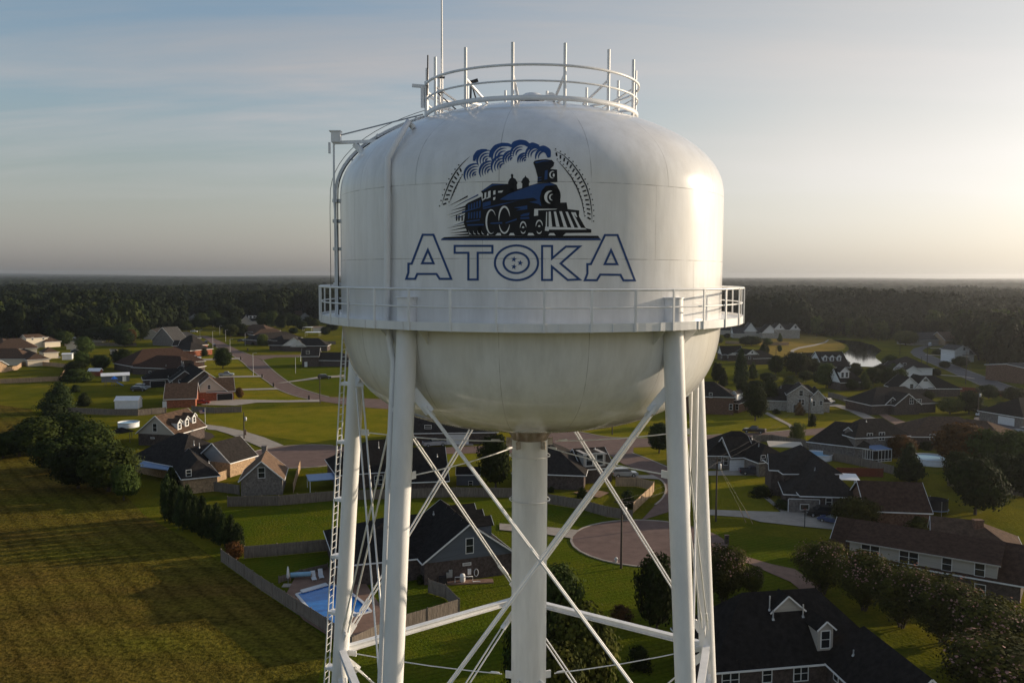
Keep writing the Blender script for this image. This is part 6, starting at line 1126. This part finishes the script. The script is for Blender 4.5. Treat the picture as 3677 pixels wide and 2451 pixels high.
for i in range(11):
    t = i/10; x = 1090+(1545-1090)*t; yb = 285+(490-285)*t**.9; T('arbor', 'cedar', 'Z4', x, yb, yb-[275, 265, 250, 275, 225, 245, 210, 235, 190, 200, 165][i], 105, 'dark columnar evergreen in the tight row above the field fence', group='row of columnar evergreens')
T('bush', 'autumn', 'Z4', 1515, 540, 440, 120, 'reddish leaved shrub at the corner of the field fence')
for x, yb, yt, w, l in ((1140, 1440, 1345, 120, 'dark evergreen in front of the blue patio cover house'), (880, 1450, 1400, 70, 'low evergreen beside the field tree group')): T('arbor', 'cedar', 'Z3', x, yb+60, yt, w, l)
G2 = 'yard trees of the left back yards'
for kd, lf, k, x, yb, yt, w, l in (('round', 'dark', 'Z3', 1477, 688, 552, 105, 'round dark lollipop tree on the sunny lawn'), ('willow', 'willow', 'C', 610, 930, 680, 230, 'pale weeping willow right of the far street'), ('round', 'dark', 'Z3', 815, 680, 560, 120, 'dark tree behind the long dark shed'), ('round', 'dark', 'Z3', 665, 700, 600, 110, 'dark tree above the small red shed'), ('oval', 'mid', 'Z3', 545, 690, 575, 90, 'leafy tree right of the navy shed'), ('round', 'dark', 'Z3', 500, 720, 640, 120, 'dark tree at the corner of the paved yard fence'), ('bush', 'mid', 'Z3', 520, 770, 690, 170, 'broad hedge like shrub left of the dark shed'), ('bush', 'dark', 'Z3', 455, 770, 700, 100, 'low shrub at the fence corner'), ('round', 'autumn', 'Z3', 1585, 890, 815, 50, 'small reddish tree right of the open garage'), ('bush', 'dark', 'Z3', 1355, 605, 555, 50, 'dark shrub at the red brick house corner'), ('round', 'mid', 'Z3', 1535, 470, 400, 80, 'leafy tree over the far end of the street'), ('round', 'autumn', 'Z3', 870, 520, 430, 60, 'orange tinted tree at the wood edge'), ('oval', 'mid', 'Z3', 1235, 440, 385, 70, 'small leafy tree at the end of the long grey roof'), ('bush', 'dark', 'C', 400, 920, 860, 90, 'dark shrub beside the willow')): T(kd, lf, k, x, yb, yt, w, l, group=G2)
G3 = 'yard trees seen between the tower legs'
for kd, lf, k, x, yb, yt, w, l in (('round', 'dark', 'Z6', 1000, 300, 22, 170, 'dark leafy tree left of the riser pipe top'), ('round', 'dark', 'J', 1850, 560, 90, 360, 'round dark tree beside the right front leg'), ('round', 'mid', 'Z6', 1330, 1120, 715, 230, 'leafy tree hugging the right side of the riser pipe'), ('round', 'myrtle', 'Z6', 1440, 1480, 930, 330, 'largest yellow green tree right of the riser pipe'), ('oval', 'myrtle', 'Z6', 1340, 1600, 1120, 260, 'yellow green tree at the bottom edge beside the riser pipe'), ('round', 'dark', 'Z6', 1180, 1500, 1000, 240, 'dark tree behind the lower riser pipe'), ('round', 'dark', 'Z6', 1850, 1060, 655, 200, 'dark rounded tree left of the right front leg'), ('bush', 'autumn', 'Z6', 1660, 995, 915, 110, 'bare brownish shrub on the lawn'), ('bush', 'dark', 'Z6', 1455, 345, 290, 55, 'dark shrub in the fenced yard patch'), ('bush', 'dark', 'J', 1350, 1420, 1160, 260, 'dark shrub inside the curved fence'), ('bush', 'dark', 'J', 130, 1180, 1090, 110, 'small shrub right of the riser pipe'), ('bush', 'dark', 'Z6', 1760, 1250, 1130, 120, 'dark shrub by the lower right strut'), ('bush', 'yellow', 'J', 1100, 760, 650, 90, 'yellow green shrub beside the grey siding gable'), ('bush', 'dark', 'K', 960, 1200, 1080, 90, 'dark shrub behind the grey gable corner')): T(kd, lf, k, x, yb, yt, w, l, group=G3)
G4 = 'pink crape myrtles between the two right houses'
for x, yb, yt, w, l in ((890, 945, 590, 330, 'pink topped crape myrtle at the far end of the row'), (1180, 1060, 668, 340, 'second crape myrtle from the far end of the row'), (1440, 1180, 752, 385, 'third crape myrtle from the far end of the row'), (1730, 1290, 845, 420, 'middle crape myrtle with rosy flowers below pale siding'), (2030, 1420, 985, 470, 'crape myrtle at the near end before the right edge'), (2090, 1720, 1262, 620, 'nearest crape myrtle at the bottom right corner'), (2290, 1420, 1120, 300, 'crape myrtle cut by the right picture edge')): T('myrtle', 'myrtle', 'Z8', x, yb, yt, w, l, group=G4)
for k, x, yb, yt, w, l in (('Z8', 190, 1010, 628, 340, 'crape myrtle left of the black roof behind the right leg'), ('Z8', 400, 960, 760, 160, 'small crape myrtle against the black roof')): T('myrtle', 'myrtle', k, x, yb, yt, w, l, group='crape myrtles left of the black roof')
G5 = 'yard trees right of the tower'
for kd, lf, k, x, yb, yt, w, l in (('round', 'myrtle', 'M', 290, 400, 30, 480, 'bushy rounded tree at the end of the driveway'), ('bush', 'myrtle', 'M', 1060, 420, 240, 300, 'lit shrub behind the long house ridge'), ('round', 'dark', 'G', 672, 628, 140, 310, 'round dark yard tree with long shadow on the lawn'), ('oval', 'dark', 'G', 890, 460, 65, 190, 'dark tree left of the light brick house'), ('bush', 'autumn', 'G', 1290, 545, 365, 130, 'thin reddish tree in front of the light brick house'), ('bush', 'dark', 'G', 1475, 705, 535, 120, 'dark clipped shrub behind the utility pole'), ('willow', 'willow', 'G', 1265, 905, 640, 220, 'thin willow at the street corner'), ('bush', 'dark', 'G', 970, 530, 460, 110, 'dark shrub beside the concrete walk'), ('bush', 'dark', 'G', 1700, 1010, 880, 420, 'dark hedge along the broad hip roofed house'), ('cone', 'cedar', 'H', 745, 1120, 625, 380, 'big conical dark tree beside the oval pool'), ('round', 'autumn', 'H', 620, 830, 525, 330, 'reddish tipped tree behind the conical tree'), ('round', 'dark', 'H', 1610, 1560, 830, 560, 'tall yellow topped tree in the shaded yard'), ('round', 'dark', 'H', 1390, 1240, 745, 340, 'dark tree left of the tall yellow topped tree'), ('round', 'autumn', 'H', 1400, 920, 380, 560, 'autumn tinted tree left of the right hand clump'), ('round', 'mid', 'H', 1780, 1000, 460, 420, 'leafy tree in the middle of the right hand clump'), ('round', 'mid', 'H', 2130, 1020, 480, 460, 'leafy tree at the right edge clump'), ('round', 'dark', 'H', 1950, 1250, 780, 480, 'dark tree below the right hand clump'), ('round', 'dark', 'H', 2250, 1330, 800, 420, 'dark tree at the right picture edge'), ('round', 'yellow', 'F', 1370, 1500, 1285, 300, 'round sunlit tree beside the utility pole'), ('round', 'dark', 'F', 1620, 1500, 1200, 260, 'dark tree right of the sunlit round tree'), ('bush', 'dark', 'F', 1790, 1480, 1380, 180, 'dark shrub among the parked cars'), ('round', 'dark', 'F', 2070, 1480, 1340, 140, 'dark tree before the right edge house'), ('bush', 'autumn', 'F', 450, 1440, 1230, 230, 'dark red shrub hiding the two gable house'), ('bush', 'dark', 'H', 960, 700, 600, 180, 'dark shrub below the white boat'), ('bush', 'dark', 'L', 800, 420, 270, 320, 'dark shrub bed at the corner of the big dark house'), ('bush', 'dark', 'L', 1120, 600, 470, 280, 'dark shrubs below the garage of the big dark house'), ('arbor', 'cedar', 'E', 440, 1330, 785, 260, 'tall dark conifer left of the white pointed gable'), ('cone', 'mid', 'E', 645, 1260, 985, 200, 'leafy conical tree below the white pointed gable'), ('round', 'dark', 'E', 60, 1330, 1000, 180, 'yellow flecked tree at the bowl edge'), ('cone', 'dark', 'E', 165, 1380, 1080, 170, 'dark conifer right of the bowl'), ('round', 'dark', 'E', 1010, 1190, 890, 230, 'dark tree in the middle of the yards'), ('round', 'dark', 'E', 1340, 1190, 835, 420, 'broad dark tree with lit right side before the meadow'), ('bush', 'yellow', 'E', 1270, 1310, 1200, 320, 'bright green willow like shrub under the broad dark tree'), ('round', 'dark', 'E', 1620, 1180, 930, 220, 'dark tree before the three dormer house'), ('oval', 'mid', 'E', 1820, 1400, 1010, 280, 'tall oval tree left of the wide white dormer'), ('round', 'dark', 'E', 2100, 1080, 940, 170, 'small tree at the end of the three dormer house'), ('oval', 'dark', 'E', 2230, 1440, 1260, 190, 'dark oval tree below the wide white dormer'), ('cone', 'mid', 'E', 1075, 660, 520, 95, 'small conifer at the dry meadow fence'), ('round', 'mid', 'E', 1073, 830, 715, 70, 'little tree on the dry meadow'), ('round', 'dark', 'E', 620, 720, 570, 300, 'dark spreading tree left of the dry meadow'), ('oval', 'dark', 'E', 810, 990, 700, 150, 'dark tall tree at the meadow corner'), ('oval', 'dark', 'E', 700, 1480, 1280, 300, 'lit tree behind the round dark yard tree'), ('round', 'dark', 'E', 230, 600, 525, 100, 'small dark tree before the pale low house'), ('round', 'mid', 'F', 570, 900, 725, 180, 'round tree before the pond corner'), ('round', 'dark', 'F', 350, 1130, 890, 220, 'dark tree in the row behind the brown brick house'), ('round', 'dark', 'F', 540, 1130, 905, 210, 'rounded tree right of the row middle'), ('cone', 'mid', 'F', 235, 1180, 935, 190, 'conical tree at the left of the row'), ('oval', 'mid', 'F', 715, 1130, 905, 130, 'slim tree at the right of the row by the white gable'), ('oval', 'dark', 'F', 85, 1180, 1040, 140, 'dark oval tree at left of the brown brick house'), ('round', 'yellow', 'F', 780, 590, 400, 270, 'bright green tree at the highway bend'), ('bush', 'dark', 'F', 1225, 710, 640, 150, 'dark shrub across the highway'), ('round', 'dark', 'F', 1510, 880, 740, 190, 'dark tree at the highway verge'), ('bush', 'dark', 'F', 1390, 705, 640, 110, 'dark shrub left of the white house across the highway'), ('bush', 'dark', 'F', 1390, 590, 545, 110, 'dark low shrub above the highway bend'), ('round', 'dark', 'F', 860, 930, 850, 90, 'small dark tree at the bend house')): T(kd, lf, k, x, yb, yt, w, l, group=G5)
for grp, k, lst in (('dark trees crowding the far yards left of the tower', 'C', [(600, 560, 250, 260), (820, 580, 220, 250), (1000, 600, 300, 240), (1130, 560, 260, 230), (1280, 560, 300, 220), (1420, 620, 420, 220), (1560, 560, 330, 200), (1700, 560, 380, 180), (700, 640, 470, 160), (30, 620, 330, 260), (1240, 700, 560, 180), (1900, 720, 540, 200), (2050, 640, 440, 240)]),
        ('dark trees between the far left houses', 'B', [(60, 760, 420, 330), (330, 720, 400, 240), (500, 470, 210, 300), (760, 430, 180, 320), (1050, 540, 330, 230), (1250, 520, 350, 200), (1440, 520, 230, 260), (1640, 480, 180, 300), (1960, 660, 430, 260), (1780, 520, 300, 260), (2150, 640, 420, 220)]),
        ('dark trees between the cream houses and the wood', 'A', [(1480, 560, 250, 260), (1130, 400, 150, 240), (1650, 330, 90, 330), (1920, 330, 60, 360), (2200, 420, 140, 320), (60, 260, 60, 300), (900, 230, 20, 300)]),
        ('dark trees filling the yards right of the tower', 'E', [(60, 700, 560, 170), (520, 720, 580, 220), (870, 720, 600, 150), (1500, 1300, 1130, 220), (1700, 1340, 1130, 200), (880, 1330, 1160, 260), (480, 1480, 1290, 220), (1180, 1520, 1320, 260), (2290, 1150, 1000, 170)]),
        ('dark trees beside the highway and the right houses', 'F', [(640, 1000, 830, 170), (450, 990, 850, 150), (1180, 1000, 900, 130), (1880, 1300, 1120, 230), (2200, 1330, 1150, 260), (1300, 900, 800, 120), (130, 1010, 880, 150), (1080, 1350, 1200, 150), (2280, 700, 420, 420), (1900, 760, 400, 420), (1680, 700, 440, 320), (2120, 820, 520, 360)])):
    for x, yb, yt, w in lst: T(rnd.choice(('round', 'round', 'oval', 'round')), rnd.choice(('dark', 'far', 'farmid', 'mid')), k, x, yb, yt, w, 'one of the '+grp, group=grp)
# ------------------------------------------------------------------ the wood
VB = [(-600, 1215), (0, 1226), (350, 1222), (480, 1208), (560, 1192), (640, 1176), (760, 1170), (860, 1168), (1000, 1163), (1250, 1162), (2400, 1160), (2580, 1170), (2700, 1186), (2830, 1195), (2900, 1204), (3000, 1212), (3060, 1215), (3200, 1228), (3240, 1212), (3430, 1208), (3442, 1262), (3520, 1300), (3600, 1330), (3677, 1350), (4400, 1420)]
vu = np.array([a for a, _ in VB], float); vv = np.array([b for _, b in VB], float)
def to_px(x, y, z=0.0):
    d = Vector((x, y, z))-EYEV; f = d.dot(FWD); X = F*d.x/f; Y = -F*d.dot(UP)/f
    return PW/2+X*math.cos(ROLL)-Y*math.sin(ROLL), PH/2+X*math.sin(ROLL)+Y*math.cos(ROLL)
house_pts = [(o.location.x, o.location.y) for o in sc.objects if o.get('category') in ('house', 'building', 'shed', 'playhouse', 'carport', 'canopy')]
hp = np.array(house_pts)
r2 = random.Random(11); cand = []
y = 330.0
while y < 1500:
    step = max(9.0, y*.0125); x = -y*.75
    while x < y*.75:
        px, py = x+r2.uniform(-.45, .45)*step, y+r2.uniform(-.45, .45)*step; u, v = to_px(px, py)
        if v < np.interp(u, vu, vv) and -500 < u < 4200:
            dd = (hp[:, 0]-px)**2+(hp[:, 1]-py)**2
            # keep the view of far houses open: nothing directly in front of them
            lat = np.abs(hp[:, 0]*py/np.maximum(hp[:, 1], 1)-px); front = (hp[:, 1]-py > -8) & (hp[:, 1]-py < 75) & (lat < 13) & (hp[:, 1] > 600)
            if dd.min() > 190 and not front.any(): cand.append((px, py, u))
        x += step
    y += step*.8
cand.sort(key=lambda c: c[1]); inview = [c for c in cand if -60 < c[2] < 3740]; shown = [c for c in inview if not (1300 < c[2] < 2560)]
near = set((c[0], c[1]) for c in shown[:262]); rest = [c for c in cand if (c[0], c[1]) not in near]
kinds = [('round', 'far'), ('round', 'farmid'), ('oval', 'far'), ('round', 'far'), ('oval', 'farmid'), ('cedar', 'far'), ('round', 'mid')]
for c in shown[:262]:
    k, l = kinds[r2.choice((0, 0, 0, 1, 1, 2, 2, 3, 4, 5, 6))]; h = r2.uniform(14, 23)*(1.0 if c[2] < 1300 else .62 if 2880 < c[2] < 3330 and c[1] < 760 else .95); w = h*r2.uniform(.5, .8)
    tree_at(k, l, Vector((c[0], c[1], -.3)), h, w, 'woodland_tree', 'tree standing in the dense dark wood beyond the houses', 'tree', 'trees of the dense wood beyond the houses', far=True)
def blob_forest(name, pts, seed, m):
    r = np.random.RandomState(seed); base = bpy.data.meshes.new('t'); import bmesh
    bm = bmesh.new(); bmesh.ops.create_icosphere(bm, subdivisions=2, radius=1.0); bv = np.array([v.co[:] for v in bm.verts]); bf = np.array([[v.index for v in f.verts] for f in bm.faces]); bm.free(); bpy.data.meshes.remove(base)
    P = np.array(pts); n = len(P); nv, nf = len(bv), len(bf)
    V = bv[None]*(1+r.uniform(-.30, .30, (n, nv, 1))); V = V*np.stack([P[:, 2], P[:, 2], P[:, 3]*.52], 1)[:, None, :]; V[:, :, 0] += P[:, 0, None]; V[:, :, 1] += P[:, 1, None]; V[:, :, 2] += P[:, 3, None]*.48
    Fc = (bf[None]+(np.arange(n)*nv)[:, None, None]).reshape(-1, 3); me = bpy.data.meshes.new(name); me.vertices.add(n*nv); me.vertices.foreach_set('co', V.reshape(-1)); me.loops.add(len(Fc)*3); me.loops.foreach_set('vertex_index', Fc.reshape(-1).astype(np.int32)); me.polygons.add(len(Fc)); me.polygons.foreach_set('loop_start', np.arange(0, len(Fc)*3, 3, dtype=np.int32)); me.materials.append(MAT[m]); me.update(); me.validate()
    o = bpy.data.objects.new(name, me); sc.collection.objects.link(o); return o
pts = []
def crown_forest(name, cs, m):
    protos = []
    for vq in range(3):
        d = tree_proto('round', 'dark', vq, True)[0]; co = np.zeros(len(d.vertices)*3); d.vertices.foreach_get('co', co); co = co.reshape(-1, 3); fc = [tuple(p.vertices) for p in d.polygons if p.material_index == 0 and len(p.vertices) == 4]; protos.append((co, np.array(fc)))
    V, Fq, b = [], [], 0
    for i, c in enumerate(cs):
        co, fc = protos[i % 3]; a = r2.uniform(0, 6.28); h = r2.uniform(14, 23)*(.66 if c[1] < 720 and 2880 < c[2] < 3330 else 1)*(1+.35*noise.noise(Vector((c[0]*.008, c[1]*.008, 2)))); w = h*r2.uniform(.3, .44); ca, sa = math.cos(a)*w, math.sin(a)*w
        V.append(np.stack([c[0]+co[:, 0]*ca-co[:, 1]*sa, c[1]+co[:, 0]*sa+co[:, 1]*ca, co[:, 2]*h-.3], 1)); Fq.append(fc+b); b += len(co)
    V = np.concatenate(V); Fq = np.concatenate(Fq); me = bpy.data.meshes.new(name); me.vertices.add(len(V)); me.vertices.foreach_set('co', V.reshape(-1)); me.loops.add(len(Fq)*4); me.loops.foreach_set('vertex_index', Fq.reshape(-1).astype(np.int32)); me.polygons.add(len(Fq)); me.polygons.foreach_set('loop_start', np.arange(0, len(Fq)*4, 4, dtype=np.int32)); me.materials.append(MAT[m]); me.update()
    o = bpy.data.objects.new(name, me); sc.collection.objects.link(o); return o
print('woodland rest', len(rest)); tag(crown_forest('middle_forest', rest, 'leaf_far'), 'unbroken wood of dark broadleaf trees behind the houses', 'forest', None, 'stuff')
y = 1500.0
while y < 7600:
    step = y*.0085; x = -y*.74
    while x < y*.74:
        pts.append((x+r2.uniform(-.5, .5)*step, y+r2.uniform(-.5, .5)*step, step*r2.uniform(.55, .85), (r2.uniform(10, 19)+8*noise.noise(Vector((x*.003, y*.003, 0))))*.9)); x += step
    y += step*.75
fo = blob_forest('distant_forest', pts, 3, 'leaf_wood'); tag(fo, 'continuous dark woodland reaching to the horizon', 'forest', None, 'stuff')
fl = MB(); fl.add([(-9000, 900, .003), (9000, 900, .003), (9000, 9400, .003), (-9000, 9400, .003)], [(0, 1, 2, 3)]); tag(fl.build('forest_floor_ground', MAT['g_forest']), kind='structure')
# ------------------------------------------------------------------ far hills and the evening haze
hl = MB(); N = 90
for row, (yy, hh) in enumerate(((7800, 14), (8600, 30))):
    vs = []
    for i in range(N+1):
        x = -7500+15000*i/N; h = hh*(.55+.6*noise.noise(Vector((x*.0007, row*3.1, 1.3))))+hh*.2; vs += [(x, yy, -1), (x, yy+300, max(3, h)), (x, yy+900, -1)]
    hl.add(vs, [(3*i, 3*i+3, 3*i+4, 3*i+1) for i in range(N)]+[(3*i+1, 3*i+4, 3*i+5, 3*i+2) for i in range(N)])
tag(hl.build('hills', MAT['leaf_dark']), kind='structure')
hz = MB(); hz.box((0, 4300, 29.0), (18600, 10200, 60.0)); ho = hz.build('haze', []); tag(ho, kind='stuff')
hm = bpy.data.materials.new('haze'); hm.use_nodes = True; nt = hm.node_tree; nt.nodes.remove(nt.nodes['Principled BSDF']); pv = node(nt, 'ShaderNodeVolumePrincipled'); pv.inputs['Color'].default_value = (.86, .88, .92, 1); pv.inputs['Density'].default_value = .000085; pv.inputs['Anisotropy'].default_value = .76
nt.links.new(pv.outputs[0], nt.nodes['Material Output'].inputs['Volume']); ho.data.materials.append(hm)
